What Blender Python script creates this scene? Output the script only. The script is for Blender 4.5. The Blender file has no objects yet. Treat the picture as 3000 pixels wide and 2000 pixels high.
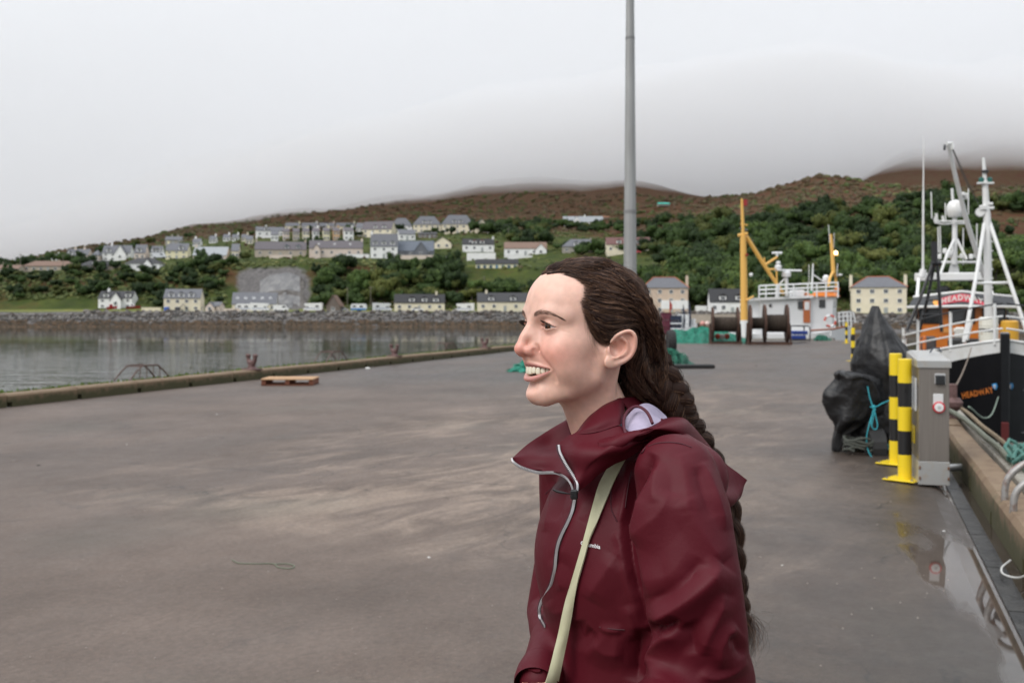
import bpy, bmesh, math, random
import numpy as np
from mathutils import Vector, Matrix
from mathutils.bvhtree import BVHTree
random.seed(7)
rng = np.random.RandomState(7)
SC = bpy.context.scene
COL = SC.collection
R = math.radians
# ------------------------------------------------------------------ camera
H = 1.55                      # eye height above the quay
HOR = 915.0                   # row of the horizon in the 3000 px wide photograph
cd = bpy.data.cameras.new('camera')
cam = bpy.data.objects.new('camera', cd); COL.objects.link(cam)
cam.location = (0, 0, H); cam.rotation_euler = (R(90), 0, 0)
cd.sensor_width = 36.0; cd.lens = 36.0
cd.shift_y = -(1000.0 - HOR) / 3000.0
cd.clip_start = 0.05; cd.clip_end = 6000.0
cd.dof.use_dof = True; cd.dof.focus_distance = 1.42; cd.dof.aperture_fstop = 10.5
SC.camera = cam
# ------------------------------------------------------------------ world: overcast sky
W = bpy.data.worlds.new('World'); SC.world = W; W.use_nodes = True
def build_world():
 nt = W.node_tree; nt.nodes.clear()
 N = nt.nodes.new; L = nt.links.new
 out = N('ShaderNodeOutputWorld'); bg = N('ShaderNodeBackground')
 sky = N('ShaderNodeTexSky'); sky.sky_type = 'NISHITA'; sky.sun_disc = False
 sky.sun_elevation = R(41); sky.sun_rotation = R(-130); sky.dust_density = 3.0
 tc = N('ShaderNodeTexCoord'); mp = N('ShaderNodeMapping'); mp.inputs['Scale'].default_value = (1.0, 1.0, 2.6)
 L(tc.outputs['Generated'], mp.inputs['Vector'])
 n1 = N('ShaderNodeTexNoise'); n1.inputs['Scale'].default_value = 1.6; n1.inputs['Detail'].default_value = 6; n1.inputs['Roughness'].default_value = .55
 L(mp.outputs['Vector'], n1.inputs['Vector'])
 cr = N('ShaderNodeValToRGB'); e = cr.color_ramp.elements
 e[0].position = .30; e[0].color = (.60, .62, .635, 1); e[1].position = .72; e[1].color = (.80, .83, .88, 1)
 L(n1.outputs['Fac'], cr.inputs['Fac'])
 # an overcast sky is brighter overhead than at the horizon
 sx = N('ShaderNodeSeparateXYZ'); L(tc.outputs['Generated'], sx.inputs['Vector'])
 ma = N('ShaderNodeMath'); ma.operation = 'MULTIPLY_ADD'; ma.use_clamp = False
 ma.inputs[1].default_value = 1.9; ma.inputs[2].default_value = .755
 cl = N('ShaderNodeClamp'); L(sx.outputs['Z'], cl.inputs['Value'])
 pw = N('ShaderNodeMath'); pw.operation = 'POWER'; pw.inputs[1].default_value = 2.4; L(cl.outputs[0], pw.inputs[0]); L(pw.outputs[0], ma.inputs[0])
 vm = N('ShaderNodeVectorMath'); vm.operation = 'SCALE'
 L(cr.outputs['Color'], vm.inputs[0]); L(ma.outputs[0], vm.inputs['Scale'])
 sk = N('ShaderNodeVectorMath'); sk.operation = 'SCALE'; sk.inputs['Scale'].default_value = .10
 L(sky.outputs['Color'], sk.inputs[0])
 mx = N('ShaderNodeMix'); mx.data_type = 'RGBA'; mx.inputs[0].default_value = .94
 L(sk.outputs[0], mx.inputs[6]); L(vm.outputs[0], mx.inputs[7])
 L(mx.outputs[2], bg.inputs['Color']); bg.inputs['Strength'].default_value = 1.0
 L(bg.outputs[0], out.inputs['Surface'])
build_world()
sd = bpy.data.lights.new('sun', 'SUN'); sd.energy = 1.5; sd.angle = R(30); sd.color = (1, .97, .93)
sun = bpy.data.objects.new('sun', sd); COL.objects.link(sun)
_d = Vector((-.75, -.62, .85)).normalized()          # towards the sun behind the cloud
sun.rotation_euler = _d.to_track_quat('Z', 'Y').to_euler()
SC.view_settings.view_transform = 'Standard'; SC.view_settings.look = 'None'
SC.view_settings.exposure = 0.30; SC.view_settings.gamma = 1.0; SC.view_settings.use_curve_mapping = False
SC.render.engine = 'CYCLES'
SC.cycles.use_denoising = True
SC.cycles.max_bounces = 8; SC.cycles.diffuse_bounces = 3; SC.cycles.glossy_bounces = 3
SC.cycles.transmission_bounces = 4; SC.cycles.transparent_max_bounces = 12; SC.cycles.volume_bounces = 5
# ------------------------------------------------------------------ helpers
def PX(px, py, d):            # a point of the photograph at a given distance
 return Vector(((px - 1500) * d / 3000.0, d, H - (py - HOR) * d / 3000.0))
def GX(px, py, z=0.0):        # a point of the photograph on a level at height z
 d = 3000.0 * (H - z) / (py - HOR)
 return Vector(((px - 1500) * d / 3000.0, d, z))
def tag(o, label=None, cat=None, group=None, kind=None):
 if label: o['label'] = label
 if cat: o['category'] = cat
 if group: o['group'] = group
 if kind: o['kind'] = kind
 return o
def empty(name, loc=(0, 0, 0), rz=0.0, label=None, cat=None, group=None):
 o = bpy.data.objects.new(name, None); COL.objects.link(o)
 o.location = loc; o.rotation_euler = (0, 0, rz); o.empty_display_size = .2
 return tag(o, label, cat, group)
def obj(name, data, parent=None, mats=None, loc=None, rot=None):
 o = bpy.data.objects.new(name, data); COL.objects.link(o)
 if mats is not None and data is not None and len(data.materials) == 0:
  for m in (mats if isinstance(mats, (list, tuple)) else [mats]): data.materials.append(m)
 if parent: o.parent = parent
 if loc is not None: o.location = loc
 if rot is not None: o.rotation_euler = rot
 return o
def copy_tree(o, parent=None):
 c = o.copy(); COL.objects.link(c); c.parent = parent
 for ch in list(o.children): copy_tree(ch, c)
 return c
def np_mesh(name, V, F, smooth=True):
 me = bpy.data.meshes.new(name)
 V = np.asarray(V, dtype=np.float32); F = np.asarray(F, dtype=np.int32)
 k = F.shape[1]
 me.vertices.add(len(V)); me.vertices.foreach_set('co', V.ravel())
 me.loops.add(F.size); me.loops.foreach_set('vertex_index', F.ravel())
 me.polygons.add(len(F)); me.polygons.foreach_set('loop_start', np.arange(0, F.size, k, dtype=np.int32))
 me.update(calc_edges=True)
 if smooth: me.polygons.foreach_set('use_smooth', np.ones(len(F), dtype=bool))
 me.validate(); return me
def set_attr(me, name, arr):
 arr = np.asarray(arr, dtype=np.float32)
 if arr.ndim == 1:
  a = me.attributes.new(name, 'FLOAT', 'POINT'); a.data.foreach_set('value', arr)
 else:
  if arr.shape[1] == 3: arr = np.concatenate([arr, np.ones((len(arr), 1), np.float32)], 1)
  a = me.attributes.new(name, 'FLOAT_COLOR', 'POINT'); a.data.foreach_set('color', arr.ravel())
ORD = 'leftmost,second from left,third from left,fourth from left,fifth from left,sixth from left,seventh from left,eighth from left,ninth from left,tenth from left,eleventh from left,twelfth from left,thirteenth from left,fourteenth from left'.split(',')
def single_out(things):       # alike labels get their place in the row, read from the left
 d = {}
 for o in things: d.setdefault(o['label'], []).append(o)
 for lb, os_ in d.items():
  if len(os_) < 2: continue
  os_.sort(key=lambda o: o.location.x / o.location.y)
  for i, o in enumerate(os_):
   if i < len(ORD): o['label'] = lb + ', ' + ORD[i]
class MB:                      # collects simple solids into ONE mesh
 def __init__(s): s.V = []; s.F = []; s.mi = []; s.m = 0
 def add(s, V, F):
  b = len(s.V); s.V += [tuple(v) for v in V]
  s.F += [tuple(i + b for i in f) for f in F]; s.mi += [s.m] * len(F); return s
 def box(s, c, sz, rz=0.0, M=None, bev=0.0):
  x, y, z = sz[0] / 2, sz[1] / 2, sz[2] / 2
  if bev <= 0:
   P = [Vector((a * x, b * y, e * z)) for e in (-1, 1) for a, b in ((-1, -1), (1, -1), (1, 1), (-1, 1))]
   F = [(0, 3, 2, 1), (4, 5, 6, 7), (0, 1, 5, 4), (1, 2, 6, 5), (2, 3, 7, 6), (3, 0, 4, 7)]
  else:
   b_ = min(bev, x * .9, y * .9, z * .9); P = []
   for (zz, ins) in ((-z, b_), (-z + b_, 0), (z - b_, 0), (z, b_)):
    xx, yy = x - ins, y - ins
    for q in ((-xx + (b_ if not ins else 0), -yy), (xx - (b_ if not ins else 0), -yy), (xx, -yy + (b_ if not ins else 0)), (xx, yy - (b_ if not ins else 0)),
        (xx - (b_ if not ins else 0), yy), (-xx + (b_ if not ins else 0), yy), (-xx, yy - (b_ if not ins else 0)), (-xx, -yy + (b_ if not ins else 0))):
     P.append(Vector((q[0], q[1], zz)))
   F = [tuple(reversed(range(8))), tuple(range(24, 32))]
   for r in range(3):
    for i in range(8): F.append((r * 8 + i, r * 8 + (i + 1) % 8, r * 8 + 8 + (i + 1) % 8, r * 8 + 8 + i))
  rm = Matrix.Rotation(rz, 3, 'Z') if M is None else M
  c = Vector(c); return s.add([rm @ p + c for p in P], F)
 def tube(s, pts, r, n=8, caps=True, flat=1.0):
  pts = [Vector(p) for p in pts]
  rr = r if isinstance(r, (list, tuple)) else [r] * len(pts)
  V = []; F = []; prev = None
  for i, p in enumerate(pts):
   t = (pts[min(i + 1, len(pts) - 1)] - pts[max(i - 1, 0)])
   t = t.normalized() if t.length > 1e-9 else Vector((0, 0, 1))
   if prev is None:
    a = Vector((0, 0, 1)) if abs(t.z) < .9 else Vector((1, 0, 0))
    u = t.cross(a).normalized()
   else:
    u = (prev - t * prev.dot(t)); u = u.normalized() if u.length > 1e-6 else t.orthogonal().normalized()
   prev = u; w = t.cross(u)
   for k in range(n):
    an = 2 * math.pi * k / n
    V.append(p + (u * math.cos(an) + w * math.sin(an) * flat) * rr[i])
  for i in range(len(pts) - 1):
   for k in range(n):
    a, b = i * n + k, i * n + (k + 1) % n
    F.append((a, b, b + n, a + n))
  if caps:
   F.append(tuple(reversed(range(n)))); F.append(tuple(range((len(pts) - 1) * n, len(pts) * n)))
  return s.add(V, F)
 def lathe(s, c, prof, n=16, axis='Z', M=None):
  V = []; F = []; c = Vector(c)
  for (r_, z) in prof:
   for k in range(n):
    a = 2 * math.pi * k / n; v = Vector((r_ * math.cos(a), r_ * math.sin(a), z))
    if axis == 'X': v = Vector((v.z, v.x, v.y))
    if axis == 'Y': v = Vector((v.x, -v.z, v.y))
    if M is not None: v = M @ v
    V.append(v + c)
  for i in range(len(prof) - 1):
   for k in range(n):
    a, b = i * n + k, i * n + (k + 1) % n
    F.append((a, b, b + n, a + n))
  F.append(tuple(reversed(range(n)))); F.append(tuple(range((len(prof) - 1) * n, len(prof) * n)))
  return s.add(V, F)
 def prism(s, poly, z0, z1, M=None):      # outline in XY pulled up from z0 to z1
  n = len(poly); V = [Vector((p[0], p[1], z0)) for p in poly] + [Vector((p[0], p[1], z1)) for p in poly]
  if M is not None: V = [M @ v for v in V]
  F = [tuple(reversed(range(n))), tuple(range(n, 2 * n))] + [(i, (i + 1) % n, n + (i + 1) % n, n + i) for i in range(n)]
  return s.add(V, F)
 def mesh(s, name, smooth=False, angle=35):
  me = bpy.data.meshes.new(name); me.from_pydata(s.V, [], s.F)
  if s.m or any(s.mi): me.polygons.foreach_set('material_index', s.mi)
  me.update()
  if smooth:
   me.polygons.foreach_set('use_smooth', [True] * len(me.polygons))
   try: me.set_sharp_from_angle(angle=R(angle))
   except Exception: pass
  return me
 def build(s, name, mats, parent=None, smooth=False, **k):
  return obj(name, s.mesh(name, smooth), parent, mats, **k)
# ---- materials
MATS = {}
def mat(name, col, rough=.6, metal=0.0, spec=.5, noise=None, bump=None, coat=0.0, trans=0.0, emit=None, sheen=0, extra=None):
 if name in MATS: return MATS[name]
 m = bpy.data.materials.new(name); m.use_nodes = True; nt = m.node_tree
 b = nt.nodes['Principled BSDF']; N = nt.nodes.new; L = nt.links.new
 b.inputs['Base Color'].default_value = (*col[:3], 1); b.inputs['Roughness'].default_value = rough
 b.inputs['Metallic'].default_value = metal; b.inputs['Specular IOR Level'].default_value = spec
 b.inputs['Coat Weight'].default_value = coat; b.inputs['Transmission Weight'].default_value = trans
 b.inputs['Sheen Weight'].default_value = sheen
 if emit: b.inputs['Emission Color'].default_value = (*emit[:3], 1); b.inputs['Emission Strength'].default_value = emit[3]
 tc = None
 if noise or bump: tc = N('ShaderNodeTexCoord')
 if noise:                  # (scale, second colour, low, high[, axis stretch])
  n = N('ShaderNodeTexNoise'); n.inputs['Scale'].default_value = noise[0]; n.inputs['Detail'].default_value = 6; n.inputs['Roughness'].default_value = .62
  if len(noise) > 4:
   mp = N('ShaderNodeMapping'); mp.inputs['Scale'].default_value = noise[4]; L(tc.outputs['Object'], mp.inputs['Vector']); L(mp.outputs[0], n.inputs['Vector'])
  else: L(tc.outputs['Object'], n.inputs['Vector'])
  r = N('ShaderNodeValToRGB'); r.color_ramp.elements[0].position = noise[2]; r.color_ramp.elements[1].position = noise[3]
  r.color_ramp.elements[0].color = (*col[:3], 1); r.color_ramp.elements[1].color = (*noise[1][:3], 1)
  L(n.outputs['Fac'], r.inputs['Fac']); L(r.outputs['Color'], b.inputs['Base Color'])
 if bump:                   # (scale, strength, distance)
  n = N('ShaderNodeTexNoise'); n.inputs['Scale'].default_value = bump[0]; n.inputs['Detail'].default_value = 5; L(tc.outputs['Object'], n.inputs['Vector'])
  u = N('ShaderNodeBump'); u.inputs['Strength'].default_value = bump[1]; u.inputs['Distance'].default_value = bump[2]
  L(n.outputs['Fac'], u.inputs['Height']); L(u.outputs['Normal'], b.inputs['Normal'])
 if extra: extra(nt, b)
 MATS[name] = m; return m
def text_mesh(txt, size, depth=0.002, bend=None, shear=0.0, space=1.0, bold=0.0):
 c = bpy.data.curves.new('lettering', 'FONT'); c.body = txt; c.size = size; c.extrude = depth / 2
 c.align_x = 'CENTER'; c.align_y = 'CENTER'; c.shear = shear; c.space_character = space; c.offset = bold; c.resolution_u = 3
 o = bpy.data.objects.new('lettering', c); COL.objects.link(o)
 dg = bpy.context.evaluated_depsgraph_get(); me = bpy.data.meshes.new_from_object(o.evaluated_get(dg))
 bpy.data.objects.remove(o); bpy.data.curves.remove(c)
 me.materials.clear()
 if bend:
  for v in me.vertices: v.co = bend(v.co)
 return me
# ---- smooth value noise in numpy
def _hash(ix, iy, iz, seed):
 h = (ix * 374761393 + iy * 668265263 + iz * 2147483647 + seed * 144665) & 0xffffffff
 h = ((h ^ (h >> 13)) * 1274126177) & 0xffffffff
 return ((h ^ (h >> 16)) & 0xffff) / 65535.0
def vnoise(P, seed=0):
 P = np.asarray(P, dtype=np.float64); i = np.floor(P).astype(np.int64); f = P - i; f = f * f * (3 - 2 * f)
 r = 0
 for dx in (0, 1):
  for dy in (0, 1):
   for dz in (0, 1):
    w = (f[..., 0] if dx else 1 - f[..., 0]) * (f[..., 1] if dy else 1 - f[..., 1]) * (f[..., 2] if dz else 1 - f[..., 2])
    r = r + w * _hash(i[..., 0] + dx, i[..., 1] + dy, i[..., 2] + dz, seed)
 return r * 2 - 1
def fbm(P, oct=4, seed=0):
 P = np.asarray(P, dtype=np.float64); a = 1.0; r = 0; s = 0
 for o in range(oct):
  r = r + a * vnoise(P * 2 ** o + 17.3 * o, seed + o); s += a; a *= .5
 return r / s
# ---- surface nets: a scalar field to a quad mesh
def surface_nets(D, org, h):
 S = D < 0
 nx, ny, nz = D.shape
 c = np.zeros((nx - 1, ny - 1, nz - 1), dtype=np.int8)
 for a in (0, 1):
  for b in (0, 1):
   for e in (0, 1): c += S[a:nx - 1 + a, b:ny - 1 + b, e:nz - 1 + e]
 cells = np.argwhere((c > 0) & (c < 8))
 idx = -np.ones(c.shape, dtype=np.int32); idx[tuple(cells.T)] = np.arange(len(cells))
 acc = np.zeros((len(cells), 3)); cnt = np.zeros(len(cells))
 corners = [(a, b, e) for a in (0, 1) for b in (0, 1) for e in (0, 1)]
 val = {k: D[cells[:, 0] + k[0], cells[:, 1] + k[1], cells[:, 2] + k[2]] for k in corners}
 for k in corners:
  for ax in range(3):
   if k[ax]: continue
   q = list(k); q[ax] = 1; q = tuple(q)
   v0, v1 = val[k], val[q]; m = (v0 < 0) != (v1 < 0)
   t = np.where(m, v0 / np.where(m, v0 - v1, 1), 0)
   p = np.tile(np.array(k, float), (len(cells), 1)); p[:, ax] += t
   acc[m] += p[m]; cnt[m] += 1
 V = (cells + acc / cnt[:, None]) * h + np.array(org)
 faces = []
 for ax in range(3):
  sl0 = [slice(None)] * 3; sl1 = [slice(None)] * 3
  sl0[ax] = slice(0, -1); sl1[ax] = slice(1, None)
  A = S[tuple(sl0)]; B = S[tuple(sl1)]
  b, e = (ax + 1) % 3, (ax + 2) % 3
  for (mask, flip) in ((A & ~B, False), (~A & B, True)):
   g = np.argwhere(mask)
   g = g[(g[:, b] > 0) & (g[:, e] > 0) & (g[:, b] < D.shape[b] - 1) & (g[:, e] < D.shape[e] - 1)]
   q = []
   for db, de in ((1, 1), (0, 1), (0, 0), (1, 0)):
    k = g.copy(); k[:, b] -= db; k[:, e] -= de; q.append(idx[tuple(k.T)])
   q = np.stack(q, 1)
   if flip: q = q[:, ::-1]
   faces.append(q)
 F = np.concatenate(faces); F = F[(F >= 0).all(1)]
 return V, F
class Field:                   # signed distance field on a grid
 def __init__(s, lo, hi, h):
  s.lo = np.array(lo, float); s.h = h
  n = np.ceil((np.array(hi) - s.lo) / h).astype(int) + 1
  ax = [s.lo[i] + h * np.arange(n[i]) for i in range(3)]
  s.X, s.Y, s.Z = [a.astype(np.float32) for a in np.meshgrid(*ax, indexing='ij', sparse=True)]
  s.shape = tuple(n); s.D = np.full(s.shape, 1e3, np.float32)
 def mesh(s):
  return surface_nets(s.D, s.lo, s.h)
def ell(X, Y, Z, c, r):
 x, y, z = (X - c[0]), (Y - c[1]), (Z - c[2])
 k0 = np.sqrt((x / r[0]) ** 2 + (y / r[1]) ** 2 + (z / r[2]) ** 2)
 k1 = np.sqrt((x / r[0] ** 2) ** 2 + (y / r[1] ** 2) ** 2 + (z / r[2] ** 2) ** 2) + 1e-6
 return np.where(k0 < .06, -min(r), k0 * (k0 - 1) / k1)
def cap(X, Y, Z, a, b, ra, rb):
 a = np.array(a, float); b = np.array(b, float); d = b - a; L2 = float(d @ d)
 t = np.clip(((X - a[0]) * d[0] + (Y - a[1]) * d[1] + (Z - a[2]) * d[2]) / L2, 0, 1)
 return np.sqrt((X - a[0] - t * d[0]) ** 2 + (Y - a[1] - t * d[1]) ** 2 + (Z - a[2] - t * d[2]) ** 2) - (ra + (rb - ra) * t)
def smin(a, b, k):
 h = np.maximum(k - np.abs(a - b), 0) / k
 return np.minimum(a, b) - h * h * k * .25
def smax(a, b, k): return -smin(-a, -b, k)
def poly(X, Y, Z, P, r):
 d = None
 for i in range(len(P) - 1):
  q = cap(X, Y, Z, P[i], P[i + 1], r[i], r[i + 1]); d = q if d is None else np.minimum(d, q)
 return d
def catmull(P, n):
 P = np.asarray(P, float); out = []
 Q = np.vstack([2 * P[0] - P[1], P, 2 * P[-1] - P[-2]])
 m = len(P) - 1
 for t in np.linspace(0, m - 1e-9, n):
  i = int(t); f = t - i; a, b, c, d = Q[i], Q[i + 1], Q[i + 2], Q[i + 3]
  out.append(.5 * (2 * b + (c - a) * f + (2 * a - 5 * b + 4 * c - d) * f * f + (3 * b - a - 3 * c + d) * f ** 3))
 return np.array(out)
# ================================================================== the person
HEAD_A = R(26)
HF = np.array([-math.cos(HEAD_A), -math.sin(HEAD_A), 0]); HL = np.array([math.sin(HEAD_A), -math.cos(HEAD_A), 0]); HZ = np.array([0, 0, 1.0])
HO = np.array([0.1058, 1.47, 1.5035])
def h2w(p):                    # head space in mm (x her left, y forward, z up) to the world
 p = np.asarray(p, float); return HO + (p[..., 0:1] * HL + p[..., 1:2] * HF + p[..., 2:3] * HZ) * .001
def Ecrop(cx, cy, X):          # a point of the near ear
 cx = 946 + (cx - 968) * .89; cy = 826 + (cy - 835) * .90
 return np.array([X, (695 + X * .5 / .185 - cx) * .185 / .866, (810 - cy) * .185])
def head_field(h=1.25):
 f = Field((-96, -104, -175), (98, 124, 124), h); X, Y, Z = f.X, f.Y, f.Z; A = np.abs(X)
 D = ell(A, Y, Z, (0, -6, 42), (70, 90, 75))
 D = smin(D, ell(A, Y, Z, (0, 34, 58), (56, 51, 50)), 22)
 D = smin(D, ell(A, Y, Z, (0, 30, 4), (57, 54, 46)), 20)
 D = smin(D, ell(A, Y, Z, (45, 44, 0), (17, 26, 18)), 18)          # cheekbone
 D = smin(D, ell(A, Y, Z, (0, 24, -34), (49, 50, 40)), 16)         # lower face
 D = smin(D, ell(A, Y, Z, (0, 58, -32), (33, 33, 27)), 14)         # dental arch
 D = smin(D, poly(A, Y, Z, [(12, 70, -69), (34, 48, -61), (49, 12, -42), (56, 0, -12)], (14, 13, 12, 13)), 20)
 D = smin(D, ell(A, Y, Z, (0, 73, -68), (19, 20, 14)), 12)         # chin
 D = smin(D, ell(A, Y, Z, (32, 65, -8), (21, 20, 19)), 14)         # smiling cheek
 D = smin(D, ell(A, Y, Z, (42, 48, -28), (18, 24, 24)), 18)
 D = smin(D, poly(A, Y, Z, [(8, 78, 40), (28, 76, 45), (46, 58, 41)], (9, 9, 8)), 12)   # brow
 D = smax(D, -ell(A, Y, Z, (30, 91, 27), (17, 13.5, 10.5)), 11)    # eye socket
 # nose
 N = poly(X, Y, Z, [(0, 83, 34), (0, 89.5, 26), (0, 99.5, 12), (0, 103.5, -1)], (7.5, 6.4, 6.2, 7.5))
 N = smin(N, ell(A, Y, Z, (0, 103.5, -5), (9.2, 9.6, 8.4)), 5)
 N = smin(N, ell(A, Y, Z, (11.5, 93, -6.5), (6.2, 11.0, 8.0)), 4.5)
 N = smin(N, cap(X, Y, Z, (0, 103, -10.5), (0, 92, -15), 4.2, 5.0), 4)
 N = smin(N, cap(A, Y, Z, (6, 88, 14), (14, 82, 0), 7, 7), 9)
 N = smin(N, cap(X, Y, Z, (0, 84, 10), (0, 87, -6), 9.5, 10), 4)
 D = smin(D, N, 7)
 g = poly(A, Y, Z, catmull([(15, 100, -1), (17.5, 95, 2.5), (19.5, 88, 0), (19.5, 84.5, -6)], 7), [.3, .8, 1.1, 1.2, 1.3, 1.3, 1.0])
 D = smax(D, -g, 4)                                                # crease round the wing
 D = smax(D, -ell(A, Y, Z, (7, 99, -16.5), (3.4, 6.5, 4.6)), 2.5)  # nostril
 # smile fold from the wing of the nose round the corner of the mouth
 g = poly(A, Y, Z, catmull([(18, 92, -6), (25, 87, -14), (33, 81, -24), (39, 74, -35), (38, 70, -48)], 9), [1.0, 1.8, 2.1, 2.1, 1.9, 1.7, 1.4, 1.1, .6])
 D = smax(D, -g, 6)
 D = smin(D, ell(A, Y, Z, (0, 82, -18), (17, 13.5, 9)), 7)          # above the upper lip
 # lips
 up = catmull([(0, 92.5, -24.5), (7, 92, -23.8), (17, 86.5, -26.5), (27, 79.3, -29.6), (34.5, 71.8, -31.8)], 12)
 lo = catmull([(0, 92, -47.0), (8, 91, -46.4), (18, 85.5, -43.0), (28, 77, -37), (34.5, 71.8, -32.4)], 12)
 D = smin(D, poly(A, Y, Z, up, np.linspace(3.4, 2.0, 12)), 3.0)
 D = smin(D, poly(A, Y, Z, lo, np.linspace(5.0, 2.0, 12)), 3.0)
 s = np.clip(A / 34.0, 0, 1.0)
 zu = -27.4 - 4.4 * s ** 2; zl = -41.6 + 9.2 * s ** 1.8
 slot = np.maximum(np.maximum(Z - zu, zl - Z), np.maximum(A - 34.5, 65 - Y))
 D = smax(D, -slot, 1.6)
 D = smax(D, -ell(A, Y, Z, (0, 55, -36), (25, 30, 10)), 1.0)
 D = smax(D, -ell(A, Y, Z, (0, 93, -57), (14, 4.5, 4.5)), 8)       # under the lower lip
 # eyes: lids as a shell round the ball, then the opening
 ec = (30.5, 69.5, 27.5)
 lid = np.sqrt((A - ec[0]) ** 2 + (Y - ec[1]) ** 2 + (Z - ec[2]) ** 2) - 13.6
 D = smin(D, lid, 3.0)
 u = np.clip((A - 29.8) / 14.2, -1.0, 1.0)
 base = 27.4 - .9 * u
 zu = base + 5.1 * (1 - np.abs(u + .08) ** 2.2); zl = base - 3.1 * (1 - u ** 2)
 ap = np.maximum(np.maximum(Z - zu, zl - Z), np.maximum(np.abs(A - 29.8) - 13.9, 66 - Y))
 D = smax(D, -ap, 1.2)
 cr = catmull([(17, 83.5, 29.5), (24, 85, 36), (32, 84, 37.5), (41, 78, 34), (48, 70, 27)], 9)
 D = smax(D, -poly(A, Y, Z, cr, [.5, .9, 1.1, 1.1, 1.1, 1.0, .9, .7, .4]), 2.0)   # lid crease
 bg = catmull([(19, 82, 21.5), (28, 83, 18.5), (37, 80, 19.5), (44, 74, 22.5)], 8)
 D = smax(D, -poly(A, Y, Z, bg, [.4, .8, 1.0, 1.0, 1.0, .9, .6, .3]), 3.0)         # below the lower lid
 for (q0, q1) in (((49, 68, 25), (60, 56, 24)), ((49, 67, 22), (58, 57, 18)), ((48, 68, 28), (58, 56, 30))):
  D = smax(D, -cap(A, Y, Z, q0, q1, .7, .3), 1.6)
 # neck
 D = smin(D, cap(X, Y, Z, (0, 1, -52), (0, -52, -172), 42, 51), 24)
 D = smin(D, cap(A, Y, Z, (56, -16, -14), (16, -8, -150), 9, 8), 12)
 # ears
 for sgn in (1, -1):
  Xs = X * sgn
  a = Ecrop(888, 960, 73); b = Ecrop(1052, 715, 84)
  l = (b - a) / np.linalg.norm(b - a); n = np.array([.92, .39, 0.0]); n = n - l * (n @ l); n /= np.linalg.norm(n); w = np.cross(l, n)
  c = Ecrop(978, 838, 77)
  px, py, pz = Xs - c[0], Y - c[1], Z - c[2]
  q = [px * v[0] + py * v[1] + pz * v[2] for v in (l, w, n)]
  E_ = ell(q[0], q[1], q[2], (0, 0, 0), (27, 15.5, 4.6))
  E_ = smin(E_, cap(Xs, Y, Z, Ecrop(930, 850, 66), Ecrop(985, 800, 76), 11, 7), 8)
  E_ = smax(E_, -ell(q[0], q[1], q[2], (1, 0, 6.0), (21, 11.5, 6.8)), 2.5)
  hel = catmull([Ecrop(925, 832, 72), Ecrop(900, 792, 74), Ecrop(925, 745, 77), Ecrop(985, 706, 83), Ecrop(1052, 692, 87), Ecrop(1094, 735, 89.5), Ecrop(1096, 815, 88), Ecrop(1066, 890, 84.5), Ecrop(1012, 935, 80.5), Ecrop(945, 958, 77)], 22)
  E_ = smin(E_, poly(Xs, Y, Z, hel, [2.0] * 3 + [2.7] * 16 + [3.2, 3.6, 4.2]), 3)
  ant = catmull([Ecrop(985, 745, 80.5), Ecrop(1030, 790, 82.5), Ecrop(1026, 850, 81.5), Ecrop(985, 892, 80), Ecrop(925, 905, 79)], 10)
  E_ = smin(E_, poly(Xs, Y, Z, ant, [2.2] * 10), 4)
  E_ = smin(E_, ell(Xs, Y, Z, Ecrop(890, 945, 74.5), (3.6, 9.5, 8.6)), 8)
  E_ = smin(E_, ell(Xs, Y, Z, Ecrop(886, 850, 75), (3.6, 4.5, 6.0)), 5)      # tragus
  E_ = smax(E_, -ell(Xs, Y, Z, Ecrop(934, 840, 80), (12, 7.5, 10.5)), 2.5)
  D = smin(D, E_, 4)
 f.D = D.astype(np.float32); return f
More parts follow.
